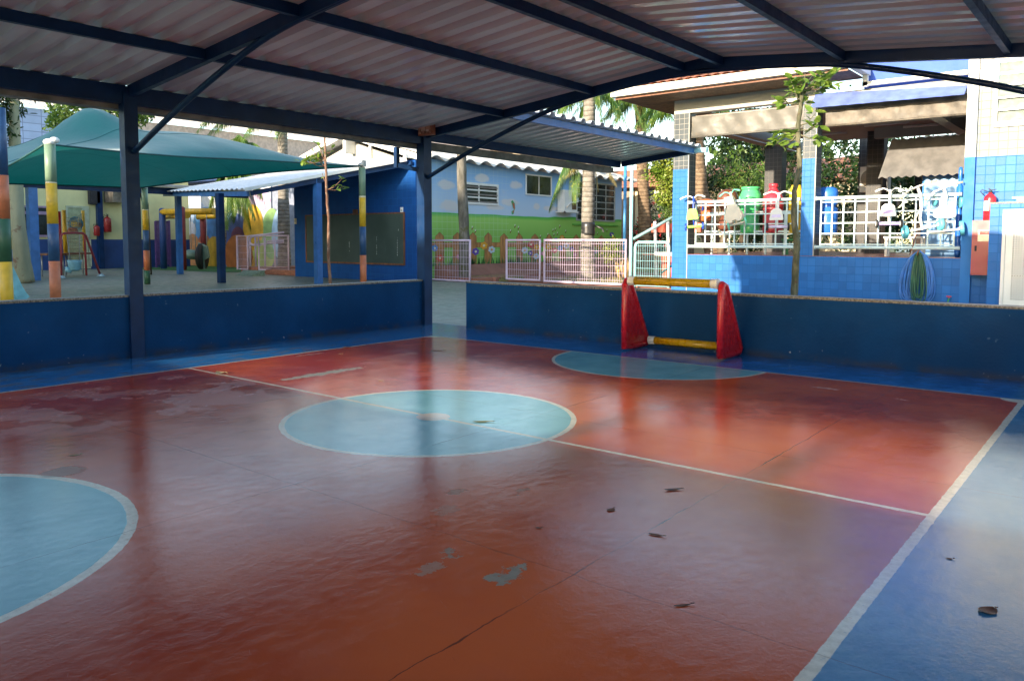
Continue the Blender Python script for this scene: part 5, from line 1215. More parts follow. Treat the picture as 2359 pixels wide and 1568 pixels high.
for (P_2, gx, gy, mm) in ((a, *A_, M['white']), (bb, *B_, M['grey']), (cpt, *C_, M['grey'])):
    b = MB(); b.ball((gx, gy, P_2.z+0.02), 0.11, 0.09, 0.055, 12); b.box(gx+0.03, gx+0.10, gy-0.04, gy+0.04, P_2.z-0.02, P_2.z+0.12) if mm is not M['white'] else b.ball((gx+0.06, gy+0.05, P_2.z+0.05), 0.07, 0.07, 0.05, 10); b.build('corner_clamp', mm, sl)

# veranda and classroom far left
VX = -26.5
vb = thing('veranda_building', 'yellow classroom building with blue dado and dark veranda on the left', 'building', (-24, 3, 0))
M['yelwall'] = plain('pale_yellow_wall', (0.66,0.63,0.33), 0.7, var=0.06, scale=1.2, dirt=0.08)
M['dado'] = plain('blue_dado_paint', (0.015,0.055,0.20), 0.5, var=0.1, scale=2)
b = MB(); b.box(VX-0.3, VX, -12, 11.4, 1.2, 4.2); b.m(1).box(VX-0.3, VX+0.01, -12, 11.4, -0.02, 1.2); b.build('wall', [M['yelwall'], M['dado']], vb)
zb = at(84,425,0,-18.3).z
b = MB(); b.box(-18.5,-18.35,-12,9.2,zb-0.10,zb+0.12); b.build('eave_beam', M['steel'], vb)
b = MB(); b.prism([(-21.0,zb+0.35),(-18.0,zb+0.10),(-18.0,zb+0.16),(-21.0,zb+0.42)], (0,-12,0), (1,0,0), (0,0,1), (0,1,0), 21.4); b.build('veranda_roof', plain('veranda_sheet', (0.25,0.22,0.18), 0.6), vb)
q = at(84,646,2,0.0)
for y in (q.y,): box('post', M['steel2'], vb, -18.5, -18.25, y-0.12, y+0.12, 0, zb-0.10)
V = lambda x, y: at(*c8(x, y), 0, VX)
box('pilaster', M['steel'], vb, VX, VX+0.2, V(1210,600).y, V(1275,600).y, 0, 3.9)
y0_, y1_ = V(820,240).y, V(1108,240).y; z1_ = V(960,232).z
do = MB(); 
for aa in ((y0_,y0_+0.08,0.02,z1_),(y1_-0.25,y1_,0.02,z1_),(y0_+0.08,y1_-0.25,z1_-0.08,z1_)): do.box(VX,VX+0.05,*aa)
do.build('door_frame', plain('greenish_white_paint', (0.42,0.47,0.34), 0.5), vb)
b = MB(); b.box(VX,VX+0.02,y0_+0.08,y1_-0.25,0.02,z1_-0.08)
for k in range(26): b.box(VX+0.02,VX+0.032,y0_+0.12,y1_-0.3,0.1+k*(z1_-0.3)/26,0.1+k*(z1_-0.3)/26+0.06)
dr = b.build('door', plain('pale_green_louvre_door', (0.34,0.40,0.25), 0.5), vb)
b = MB()
for k in range(2): b.box(VX+0.03,VX+0.05, V(1105+30*k,900).y, V(1113+30*k,900).y, 0.1, V(1120,630).z)
b.box(VX+0.03,VX+0.05,V(1105,900).y,V(1143,900).y,V(1120,630).z-0.03,V(1120,630).z); b.build('security_gate', plain('cream_gate', (0.6,0.6,0.42), 0.5), dr)
wy0, wy1 = -10, V(700,400).y
wz0, wz1 = V(300,620).z, V(300,225).z
b = MB()
lil2 = plain('mauve_frame_paint', (0.34,0.24,0.36), 0.5)
for aa in ((wy0,wy1,wz0,wz0+0.08),(wy0,wy1,wz1-0.07,wz1),(wy0,wy1,V(300,335).z,V(300,295).z),(wy1-0.08,wy1,wz0,wz1)): b.box(VX+0.0,VX+0.06,*aa)
for yy in (V(30,400).y, V(350,400).y): b.box(VX,VX+0.05,yy-0.04,yy+0.04,wz0+0.08,wz1-0.07)
wo = b.build('window', lil2, vb); box('pane', M['glass'], wo, VX,VX+0.02,wy0+0.02,wy1-0.04,wz0+0.02,wz1-0.02)
p0, p1 = V(1290,60), V(1420,195)
b = MB(); b.box(VX+0.1,VX+0.9,p0.y,p1.y+0.4,p1.z,p0.z+0.2); tag(b.build('rolled_awning', M['tarpd']), 'brown rolled awning box on the yellow wall above the extinguishers', 'awning')
p0 = V(1180,120); tag(MB().box(VX,VX+0.18,p0.y-0.25,p0.y+0.2,p0.z-0.3,p0.z+0.28).box(VX+.18,VX+.2,p0.y-0.2,p0.y+0.15,p0.z-0.25,p0.z+0.22).build('loudspeaker', M['dark']), 'small dark loudspeaker high on the yellow wall', 'loudspeaker')
p = V(1187,600); extinguisher('small red fire extinguisher on the yellow wall just left of the dark pilaster', VX+0.2, p.y, V(1187,605).z, V(1187,455).z-V(1187,605).z, 0.115, plain('dull_red', (0.32,0.02,0.02), 0.3))
p = V(1325,600); extinguisher('large red fire extinguisher on the yellow wall just right of the dark pilaster', VX+0.2, p.y, V(1325,560).z, V(1325,335).z-V(1325,560).z, 0.145, plain('dull_red2', (0.28,0.02,0.02), 0.3))
# dark passage and purple gate right of the yellow wall
ps = thing('passage_building', 'dark passage building under a bluish curved roof at the end of the yard', 'building', (-30, 13, 0))
b = MB(); b.box(-32, -31.8, 10.8, 20, -0.02, 4.2); b.box(-32,-29.5,11.42,11.6,-0.02,4); b.build('wall', M['dark'], ps)
b = MB(); pts = [(i/10) for i in range(11)]
b.prism([(10.6+6.5*u, 3.55+0.55*math.sin(math.pi*u*0.7+0.2)) for u in pts]+[(10.6+6.5*u, 3.48+0.55*math.sin(math.pi*u*0.7+0.2)) for u in pts[::-1]], (-30,0,0), (0,1,0), (0,0,1), (1,0,0), 3.0); b.build('curved_roof', plain('pale_blue_sheet', (0.25,0.34,0.62), 0.4), ps)
pgx = -26.0
g0, g1 = at(*c2(245,1150),0,pgx), at(*c2(355,1150),0,pgx)
pg = thing('purple_gate', 'purple slatted metal gate beside the yellow log frame', 'gate', (pgx, g0.y, 0))
zt_ = at(*c2(300,855),0,pgx).z; pur = plain('purple_paint', (0.12,0.06,0.22), 0.5)
b = MB(); b.bar((pgx,g0.y,0.15),(pgx,g1.y,0.15),0.05,0.06); b.bar((pgx,g0.y,zt_),(pgx,g1.y,zt_),0.05,0.06); b.bar((pgx,g0.y,0),(pgx,g0.y,zt_),0.06,0.06,(1,0,0)); b.bar((pgx,g1.y,0),(pgx,g1.y,zt_+0.05),0.06,0.06,(1,0,0)); b.build('frame', pur, pg)
b = MB()
for i in range(1,9): yy = g0.y+(g1.y-g0.y)*i/9; b.bar((pgx,yy,0.15),(pgx,yy,zt_),0.04,0.05,(1,0,0))
b.build('slats', pur, pg)

# egg-shape mural wall
EY = 12.1
mw = thing('egg_mural_wall', 'garden wall painted with big overlapping coloured ovals', 'wall', (-21, EY, 0))
E2 = lambda x, y: at(*c2(x, y), 1, EY)
xl, xr = E2(325,1200).x, E2(1310,1200).x
zt_ = E2(800,590).z
b = MB(); b.box(xl, E2(1150,1200).x, EY+0.02, EY+0.2, -0.02, zt_); b.build('wall', plain('pale_mural_ground', (0.66,0.66,0.70), 0.5, var=0.06), mw)
box('pier', plain('bluish_grey_wall', (0.22,0.25,0.33), 0.5), mw, E2(1158,1200).x, xr+0.6, EY+0.05, EY+0.25, -0.02, zt_)
ov = [(560,780,70,90,(0.52,0.58,0.72)),(760,840,90,120,(0.30,0.45,0.66)),(900,830,70,110,(0.48,0.52,0.62)),(1000,1120,90,130,(0.55,0.30,0.08)),(780,1150,60,110,(0.10,0.26,0.50)),(460,1150,60,90,(0.50,0.18,0.08)),(1110,1120,60,120,(0.45,0.50,0.16)),(1010,1000,60,140,(0.50,0.52,0.20)),(580,1150,60,80,(0.52,0.24,0.10)),(500,960,90,240,(0.30,0.42,0.60)),(640,900,110,160,(0.10,0.28,0.55)),(740,980,120,190,(0.08,0.22,0.50)),(515,930,42,75,(0.62,0.64,0.72)),(800,910,45,110,(0.12,0.34,0.60)),
 (870,960,85,170,(0.06,0.10,0.28)),(1050,690,90,95,(0.46,0.34,0.52)),(1150,960,80,210,(0.25,0.42,0.16)),(1005,910,80,190,(0.62,0.36,0.04)),(1215,960,65,205,(0.40,0.58,0.78)),
 (885,990,55,95,(0.14,0.05,0.10)),(620,1060,55,110,(0.50,0.16,0.07)),(530,1110,65,160,(0.55,0.26,0.10)),(700,1120,72,150,(0.56,0.36,0.03)),(890,1120,112,165,(0.36,0.13,0.04)),(370,1120,42,140,(0.52,0.34,0.02)),(355,960,50,150,(0.40,0.05,0.03)),(1060,1110,50,110,(0.32,0.40,0.08))]
b = MB(); mats_ = []
for i, (cx_, cy_, rx_, ry_, cc_) in enumerate(ov):
    mats_.append(plain('oval_paint', cc_, 0.45, var=0.14, scale=3)); b.m(i); n = 30; pts = []
    for k in range(n):
        an = 2*math.pi*k/n; q = E2(cx_+rx_*math.cos(an), cy_+ry_*math.sin(an)*(1 if math.sin(an) < 0 else 0.9)); pts.append((q.x, EY+0.018-0.0012*i, max(0.0, q.z)))
    b.quad(*pts[::-1])
b.build('painted_ovals', mats_, mw)
# green artificial turf strip
g = MB(); g.quad((-29,7.6,0.006),(-19.5,8.9,0.006),(-17.5,12.1,0.006),(-29,12.1,0.006)); tag(g.build('artificial_turf', plain('green_turf', (0.03,0.13,0.03), 0.9, var=0.2, scale=8, bump=0.5)), kind='structure')

# log play frame with a motorbike swing
lf = thing('log_play_frame', 'play frame of yellow logs on red and blue posts before the mural', 'play frame', (-24, 10, 0))
yl = plain('yellow_log_paint', (0.66,0.38,0.02), 0.45, var=0.15)
rp = plain('red_log_paint', (0.26,0.035,0.035), 0.5, var=0.15)
def G2(x, y): return at(*c2(x, y), 2, 0)
def postat(x, y, top, mat_, r=0.13):
    q = G2(x, y); z = at_dist(*c2(x, top), q.x, q.y).z; MB().lathe((q.x,q.y,0), [(r,0),(r*0.97,z*0.98),(r*0.5,z)], 14).build('post', mat_, lf); return q, z
q1, z1_ = postat(305,1225,750,M['dado']); q2, z2_ = postat(458,1235,738,rp); q3, z3_ = postat(620,1210,755,rp)
pA = at_dist(*c2(290,780), q1.x, q1.y); pB = at_dist(*c2(700,775), q2.x+0.5, q2.y); pC = at_dist(*c2(300,812), -25.5, 10.5); pD = at_dist(*c2(490,805), q2.x, q2.y); pE = at_dist(*c2(575,818), q3.x, q3.y-0.3); pF = at_dist(*c2(720,808), q3.x+1.5, q3.y-0.3)
for (u_, v_) in ((pA, pB), (pC, pD), (pE, pF)): MB().tube([u_, v_], 0.13, 12).build('log', yl, lf)
ms = thing('motorbike_swing', 'grey green motorbike shaped swing with a black tyre hung on chains', 'swing', (-23.3, 9.7, 1))
gx, gy = -23.2, 9.7
T2 = lambda x, y: at_dist(*c2(x, y), gx, gy)
gg = plain('grey_green_fibreglass', (0.16,0.26,0.22), 0.45)
b = MB(); b.tube([T2(472,1110),T2(500,1112),T2(560,1117),T2(590,1110)], [0.14,0.2,0.2,0.12], 12); b.tube([T2(470,1112),T2(478,1088)], [0.10,0.04], 8); b.build('body', gg, ms)
b = MB(); b.tube([T2(590,1110),T2(612,1060)], [0.12,0.09], 8); b.prism([(0,0),(0.35,-0.15),(0.42,-0.6),(0.1,-0.75),(-0.02,-0.4)], T2(585,1020), (0.8,0.6,0), (0,0,1), (0.6,-0.8,0), 0.15); b.tube([T2(575,1065),T2(590,1050)], 0.04, 6); b.build('front_fairing', gg, ms)
pc = T2(605,1130); b = MB(); ax = Vector((0.75,0.6,0)).normalized(); b.lathe(pc-ax*0.1, [(0.25,0),(0.50,0.0),(0.56,0.06),(0.56,0.14),(0.50,0.2),(0.25,0.2)], 24, (ax.x,ax.y,0)); b.build('tyre', M['black'], ms)
MB().prism([(0,0),(0.25,0),(0.3,-0.75),(0.05,-0.75)], T2(575,1125), (0.8,0.6,0), (0,0,1), (0.6,-0.8,0), 0.1).build('leg_plate', gg, ms)
for (xa, xb, yb) in ((513,520,1100),(547,553,1110),(640,640,1100)): MB().tube([T2(xa,795),T2(xb,yb)], 0.018, 6).build('chain', M['grey'], ms)

# toddler swing and mesh frames in front of the veranda
ts = thing('toddler_swing', 'red tubular toddler swing frame with a light blue bucket seat', 'swing', (-19.3, 3.8, 0))
def V8(x, y, gx, gy): return at_dist(*c8(x, y), gx, gy)
f1 = at(*c8(770,1140),2,0); f2 = at(*c8(1265,1115),2,0); f3 = at(*c8(1085,1100),2,0); f4 = at(*c8(705,1095),2,0)
tl = V8(815,575,f1.x,f1.y+0.4); tr_ = V8(1040,572,f2.x,f2.y-0.9)
rd = plain('faded_red_tube', (0.34,0.05,0.06), 0.4)
MB().tube([f1, V8(765,610,f1.x,f1.y), V8(785,582,f1.x,f1.y+0.2), tl, V8(930,570,(f1.x+f2.x)/2,(f1.y+f2.y)/2), tr_, V8(1075,600,f2.x,f2.y-0.6), f2], 0.035, 8).build('frame_tube', rd, ts)
MB().tube([f4+Vector((0,0,0.9)), V8(760,600,f4.x,f4.y+.2), V8(830,575,f4.x,f4.y+.6)], 0.033, 8).build('frame_tube', rd, ts)
MB().tube([f3, V8(1060,600,f3.x,f3.y), V8(1030,575,f3.x,f3.y)], 0.035, 8).build('frame_tube', rd, ts)
for q in (f1, f2): MB().lathe((q.x,q.y,0), [(0.13,0),(0.10,0.05),(0.045,0.09)], 12).build('foot_cap', plain('pale_blue_cap', (0.45,0.62,0.70), 0.5), ts)
sx_, sy_ = (f1.x+f3.x)/2, (f1.y+f3.y)/2
st = V8(935,910,sx_,sy_); sbm = V8(935,1045,sx_,sy_)
rr = abs((V8(1035,960,sx_,sy_)-V8(840,960,sx_,sy_)).length)/2
lb = plain('light_blue_bucket', (0.22,0.48,0.62), 0.35)
b = MB(); b.lathe((st.x,st.y,sbm.z), [(rr*0.5,0),(rr*0.8,0.05),(rr*0.92,(st.z-sbm.z)*0.8),(rr*1.02,st.z-sbm.z),(rr*0.9,st.z-sbm.z-0.01),(rr*0.6,0.1)], 20); b.tube([V8(835,990,sx_,sy_),V8(850,1030,sx_,sy_),V8(900,1050,sx_,sy_)],[0.06,0.10,0.08],10); b.build('bucket_seat', lb, ts)
for (xa, xb) in ((840,880),(995,998)): MB().tube([V8(xa,590,sx_,sy_),V8(xb,915,sx_,sy_)], 0.014, 5).build('rope', M['grey'], ts)
b = MB(); b.ball(V8(880,545,sx_,sy_), 0.10,0.10,0.09,10).ball(V8(940,548,sx_,sy_), 0.10,0.10,0.09,10); b.tube([V8(860,530,sx_,sy_),V8(910,525,sx_,sy_),V8(965,535,sx_,sy_)], 0.07, 8); b.build('toy_bar', plain('brown_toy', (0.26,0.10,0.05), 0.5), ts)
def padded_post(label, x, yt, yb, gx, gy, cols_, r=0.07):
    q0, q1 = V8(x[0], yt, gx, gy), V8(x[1], yb, gx, gy); t = thing('padded_pole', label, 'pole', (q1.x, q1.y, 0), 'padded poles of the netted play frames')
    n = len(cols_)
    for i, c_ in enumerate(cols_): MB().tube([q0.lerp(q1, i/n), q0.lerp(q1, (i+1)/n)], r, 10).build('pad', c_, t)
    MB().tube([(q1.x,q1.y,q1.z),(q1.x,q1.y,0)], 0.025, 6).build('leg', M['grey'], t)
yp, rp2, bp2, gp2 = plain('yellow_pad',(0.62,0.38,0.02),0.4), plain('red_pad',(0.42,0.02,0.03),0.4), plain('blue_pad',(0.02,0.16,0.50),0.4), plain('green_pad',(0.02,0.26,0.14),0.4)
padded_post('red padded pole behind the toddler swing', (735,755), 300, 810, -21, 3.2, [rp2])
padded_post('yellow padded pole with pointed tip left of the toddler swing seat', (800,825), 285, 850, -21.2, 3.8, [yp])
padded_post('yellow padded pole in front of the louvre door', (1040,1065), 290, 800, -21.8, 5.3, [yp], 0.055)
padded_post('yellow over blue padded pole left of the big tree trunk', (100,125), 520, 1030, -17, 0.2, [yp, bp2], 0.075)
padded_post('white over green padded pole right of the big tree trunk', (322,345), 645, 1025, -18.5, 1.9, [M['white'], gp2], 0.065)
padded_post('slanted yellow padded pole right of the big tree trunk', (360,385), 620, 870, -18.8, 2.2, [yp], 0.08)
nf = thing('net_frame', 'rope net stretched between padded poles before the louvre door', 'net', (-21.6, 4.5, 0))
b = MB(); na, nb, nc, nd = V8(830,380,-21.3,4), V8(1040,320,-21.8,5.3), V8(850,900,-21.3,4), V8(1060,900,-21.8,5.3)
for i in range(12): b.tube([na.lerp(nb, i/11)-Vector((0,0,0.12*math.sin(math.pi*i/11))), nc.lerp(nd, i/11)], 0.010, 4)
for i in range(13): u = i/12; b.tube([na.lerp(nc,u)-Vector((0,0,0)), na.lerp(nc,u).lerp(nb.lerp(nd,u),0.5)-Vector((0,0,0.1*(1-u))), nb.lerp(nd,u)], 0.010, 4)
b.build('rope_mesh', plain('cream_rope', (0.35,0.33,0.20), 0.8), nf)
q = V8(948,452,-21.9,4.6); rr = 0.24
dsc = thing('round_sign', 'round blue and yellow painted disc hung on the rope net', 'sign', (q.x, q.y, q.z-rr))
MB().lathe(q, [(rr,0),(rr,0.03)], 24, (1,-0.1,0)).build('disc', plain('blue_disc', (0.05,0.22,0.36), 0.5), dsc)
b = MB(); b.lathe(q+Vector((0.03,-0.06,-0.02)), [(rr*0.45,0),(rr*0.45,0.012)], 14, (1,-0.1,0)); b.build('yellow_patch', yp, dsc); MB().lathe(q+Vector((0.03,0.09,-0.04)), [(rr*0.38,0),(rr*0.38,0.02)], 14, (1,-0.1,0)).build('brown_patch', M['woodbrown'], dsc)
tbn = thing('play_table', 'long low wooden table behind the striped post', 'table', (-21, 2.5, 0))
ta, tb_ = V8(490,840,-21,1.9), V8(1060,825,-21.4,4.9)
MB().bar(ta, tb_, 0.6, 0.06).build('table_top', M['woodbrown'], tbn)
for u in (0.05, 0.5, 0.95): q = ta.lerp(tb_, u); MB().tube([q, (q.x,q.y,0)], 0.025, 6).build('leg', M['grey'], tbn)
# light blue slide end at the far left, just beyond the wall
sdn = thing('toy_slide', 'light blue plastic slide seen over the left low wall', 'slide', (-5.5,-2.7,0))
W8 = lambda x, y: at_dist(*c8(x, y), -5.9, -2.9)
b = MB(); pts = [W8(90,1000), W8(150,1120), W8(215,1260), W8(270,1350), W8(320,1405)]
for i in range(4):
    p0_, p1_ = pts[i], pts[i+1]; off = Vector((-0.40,-0.30,0)); 
    b.quad(p0_, p1_, p1_+off, p0_+off); b.quad(p0_+Vector((0,0,-0.02)), p0_+off+Vector((0,0,-0.02)), p1_+off+Vector((0,0,-0.02)), p1_+Vector((0,0,-0.02)))
    b.bar(p0_, p1_, 0.03, 0.14); b.bar(p0_+off, p1_+off, 0.03, 0.14)
b.bar(pts[4], pts[4]+Vector((0.08,0.06,-0.55)), 0.1, 0.08); b.build('chute', plain('light_blue_slide_plastic', (0.16,0.42,0.52), 0.4), sdn)
MB().tube([pts[0]+Vector((-0.2,-0.15,0)), (pts[0].x-0.2, pts[0].y-0.15, 0)], 0.03, 6).build('leg', lb, sdn)

# ramp fence in front of the egg mural
RY = 9.25
D = lambda x, y, Y=RY: at(*c2(x, y), 1, Y)
zt_ = D(900,967).z
mesh_fence('small lilac mesh panel at the foot of the green ramp plate', D(882,1200).x, D(965,1200).x, RY, RY, 0.12, zt_, M['lilac'], 11, 5, grp='lilac ramp fence panels')
mesh_fence('wide lilac mesh panel between the ramp and the blue pavilion wall', D(1070,1200).x, D(1303,1200).x, RY-0.1, RY-0.1, 0.14, zt_, M['lilac'], 26, 5, grp='lilac ramp fence panels')
hr = thing('ramp_handrail', 'double lilac handrails of the ramp behind the mesh panels', 'handrail', (-17, 10.3, 0))
for (x0_, y0_, x1_, y1_) in ((965,970,1245,940),(965,1040,1245,1018),(1110,1010,1245,1003)): MB().tube([D(x0_,y0_,10.0), D(x1_,y1_,10.6)], 0.035, 8).build('rail', M['lilac'], hr)
for x_ in (980,1022,1095,1172): q = D(x_,1000,10.1); MB().tube([(q.x,10.1,0),(q.x,10.1,q.z+0.1)], 0.035, 8).build('post', M['lilac'], hr)
b = MB(); cpt_ = D(1010,1007,9.9); b.tube([D(1062,968,9.9),D(1000,972,9.9),D(978,990,9.9),D(978,1020,9.9),D(1000,1040,9.9),D(1060,1038,9.9)], 0.035, 8); b.build('end_loop', M['lilac'], hr)
r0 = at(*c2(862,1278),2,0.0); r1 = at(*c2(985,1282),2,0.0); r2 = at(*c2(1095,1238),2,0.18); r3 = at(*c2(930,1235),2,0.16)
b = MB(); b._add([r0, r1, r2, r3, Vector((r2.x,r2.y,0)), Vector((r3.x,r3.y,0))], [(0,1,2,3),(1,4,2),(0,3,5)]); tag(b.build('ramp_plate', plain('green_checker_plate', (0.13,0.20,0.15), 0.5, var=0.3, scale=20)), 'grey green metal ramp plate at the lilac fence', 'ramp')
b = MB(); b.box(D(1105,1280,8.9).x, -15.0, 8.9, 11.5, 0, 0.17); b.box(D(900,1250,9.3).x, D(1105,1280).x, 9.35, 11.5, 0, 0.2); tag(b.build('brick_landing', plain('red_brick_landing', (0.32,0.13,0.08), 0.8, var=0.2, scale=9)), 'red brick landing behind the lilac ramp fence', 'step')

# background roofs and walls upper left
wh = thing('warehouse', 'pale blue block wall and cream corrugated roof behind the shade sail', 'building', (-37, 0, 0))
def blockm():
    return tiled('painted_concrete_blocks', (0.40,0.50,0.72), (0.22,0.26,0.40), 0, 0.36, 0.6, ratio=2.2, gw=0.05)
q = at(190,263,0,-33)
box('wall', blockm(), wh, -33.3, -33, -14, q.y, 0, q.z)
zr = q.z
b = MB(); n = 260; y0_, y1_ = -14.2, 30
for i in range(n+1):
    y_ = y0_+(y1_-y0_)*i/n; dz = 0.06*(1 if i % 2 else 0); b.v.append(Vector((-32.8, y_, zr+0.05+dz))); b.v.append(Vector((-43, y_, zr+3.3+dz)))
for i in range(n): b.f.append([2*i,2*i+2,2*i+3,2*i+1]); b.mi.append(0); b.sm.append(False)
b.build('roof', plain('cream_corrugated_roof', (0.85,0.74,0.62), 0.7, var=0.06, dirt=0.1), wh)
box('wall', plain('pinkish_plaster', (0.58,0.46,0.38), 0.7), wh, -33.4, -33.05, q.y, 30, 0, zr)
# dark roof overhang beam near the tent + tiled-roof block behind gable
bt = thing('beige_house', 'beige plastered house rising behind the white gable', 'house', (-22, 24, 0))
box('wall', plain('beige_plaster', (0.55,0.46,0.34), 0.7), bt, -30, -16, 22, 30, 0, 5.6)
b = MB(); b.prism([(21.3,5.4),(26,7.0),(30.8,5.4)], (-30.6,0,0), (0,1,0), (0,0,1), (1,0,0), 15.0); b.build('roof', plain('pale_fibre_roof', (0.60,0.50,0.42), 0.7), bt)
tag(MB().box(-33,-29.3,12.2,12.4,0,3.5).build('end_wall', M['white']), 'plain white wall at the far end of the playground', 'wall')
# ================================================================== vegetation
def leafmat(name, c1_, c2_, c3_=None, tr=0.35, scale=2.0):
    m, t = newmat(name); p = t.pos()
    c = t.mix(t.ramp(t.noise(scale, 3, p), 0.35, 0.65), c1_, c2_)
    if c3_: c = t.mix(t.ramp(t.noise(scale*9, 2, p), 0.58, 0.7, 0, 0.8), c, c3_)
    t.set(t.b.inputs['Base Color'], c); t.b.inputs['Roughness'].default_value = 0.45
    trn = t.node('ShaderNodeBsdfTranslucent'); t.l.new(c, trn.inputs[0]); mx = t.node('ShaderNodeMixShader'); mx.inputs[0].default_value = tr
    t.l.new(t.b.outputs[0], mx.inputs[1]); t.l.new(trn.outputs[0], mx.inputs[2]); t.l.new(mx.outputs[0], t.n['Material Output'].inputs[0])
    return m
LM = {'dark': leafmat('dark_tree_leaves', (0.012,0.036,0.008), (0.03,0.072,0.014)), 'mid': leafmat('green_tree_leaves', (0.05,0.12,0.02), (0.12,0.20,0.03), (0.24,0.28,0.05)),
      'lite': leafmat('yellow_green_leaves', (0.12,0.22,0.02), (0.30,0.36,0.05), (0.45,0.45,0.10)), 'palm': leafmat('palm_leaflets', (0.05,0.13,0.02), (0.14,0.24,0.04), (0.40,0.42,0.10), scale=1.2),
      'dry': leafmat('dry_palm_leaflets', (0.30,0.24,0.09), (0.48,0.40,0.14)), 'young': leafmat('young_glossy_leaves', (0.12,0.22,0.03), (0.24,0.34,0.05), (0.40,0.42,0.10)), 'grey': leafmat('dead_palm_leaves', (0.16,0.13,0.09), (0.26,0.21,0.15))}
def barkmat(name, c1_, c2_, c3_, rings=False, scale=6):
    m, t = newmat(name); p = t.pos(); vs = t.scale(p, 1, 1, 0.3) if not rings else p
    c = t.mix(t.ramp(t.noise(scale, 6, vs, 0.65), 0.35, 0.65), c1_, c2_)
    if c3_: c = t.mix(t.ramp(t.noise(scale*0.5, 6, p, 0.7), 0.56, 0.66, 0, 0.8), c, c3_)
    h = t.noise(scale*3, 5, vs)
    if rings:
        wv = t.node('ShaderNodeTexWave', wave_type='BANDS', bands_direction='Z'); wv.inputs['Scale'].default_value = 2.2; wv.inputs['Distortion'].default_value = 2.5; wv.inputs['Detail'].default_value = 3; t.l.new(p, wv.inputs['Vector'])
        c = t.mix(t.ramp(wv.outputs[1], 0.0, 0.25, 0.7, 0), c, tuple(x*0.45 for x in c1_)); h = wv.outputs[1]
    t.set(t.b.inputs['Base Color'], c); t.b.inputs['Roughness'].default_value = 0.85; t.set(t.b.inputs['Normal'], t.bump(h, 0.7, 0.02)); return m
BK = {'palm': barkmat('ringed_palm_bark', (0.17,0.15,0.12), (0.28,0.255,0.22), (0.11,0.09,0.07), True), 'mossy': barkmat('mossy_palm_bark', (0.075,0.07,0.055), (0.19,0.175,0.15), (0.09,0.09,0.02)),
      'brown': barkmat('brown_palm_bark', (0.13,0.085,0.05), (0.26,0.18,0.11), None, True), 'euc': barkmat('eucalyptus_bark', (0.22,0.23,0.15), (0.30,0.30,0.20), (0.14,0.06,0.04), scale=3), 'thin': barkmat('thin_reddish_bark', (0.13,0.06,0.035), (0.26,0.15,0.10), (0.30,0.26,0.20), scale=14),
      'thin2': barkmat('thin_grey_green_bark', (0.07,0.07,0.035), (0.17,0.16,0.10), (0.10,0.04,0.025), scale=14), 'dark': barkmat('dark_bark', (0.05,0.035,0.02), (0.11,0.08,0.05), None)}
def leaf(b, p, d, n, L, W):
    d = d.normalized(); s = d.cross(n).normalized() if abs(d.dot(n)) < 0.98 else d.orthogonal().normalized(); up = s.cross(d)
    b._add([p, p+d*L*0.35+s*W*0.5, p+d*L*0.75+s*W*0.38-up*L*0.05, p+d*L-up*L*0.14, p+d*L*0.75-s*W*0.38-up*L*0.05, p+d*L*0.35-s*W*0.5], [(0,1,2,3,4,5)])
def rv(r): 
    while True:
        v = Vector((r.uniform(-1,1), r.uniform(-1,1), r.uniform(-1,1)))
        if 0.05 < v.length < 1: return v.normalized()
def crown(b, r, blobs, n, L, W, cam_only=False):
    tot = sum(q[3]*q[4]*q[5] for q in blobs)
    for (cx, cy, cz, rx, ry, rz_) in blobs:
        k = int(n*rx*ry*rz_/tot); cl = max(3, k//14)
        for _ in range(cl):
            v = rv(r)*(r.random()**0.35); c_ = Vector((cx+v.x*rx, cy+v.y*ry, cz+v.z*rz_)); sc = 0.28*min(rx, ry, rz_)+0.12
            for _ in range(14):
                o = rv(r)*r.random()*sc; leaf(b, c_+o, rv(r)+Vector((0,0,-0.3)), rv(r), L*r.uniform(0.6,1.2), W*r.uniform(0.7,1.2))
def tree(name, label, base, trunk_pts, radii, blobs, n, L, W, lm, bk, seed, cat='tree', group=None, twigs=True):
    r = random.Random(seed); t = thing(name, label, cat, base, group)
    b = MB(); b.tube(trunk_pts, radii, 10)
    top = Vector(trunk_pts[-1])
    if twigs:
        for q in blobs: b.tube([Vector(trunk_pts[-2]).lerp(top, 0.5), (top+Vector(q[:3]))/2+Vector((0,0,-0.1)), Vector(q[:3])], [radii[-1]*0.7, radii[-1]*0.45, radii[-1]*0.2], 6)
    b.build('trunk', bk, t)
    b = MB(); crown(b, r, blobs, n, L, W); b.build('crown', lm, t); return t
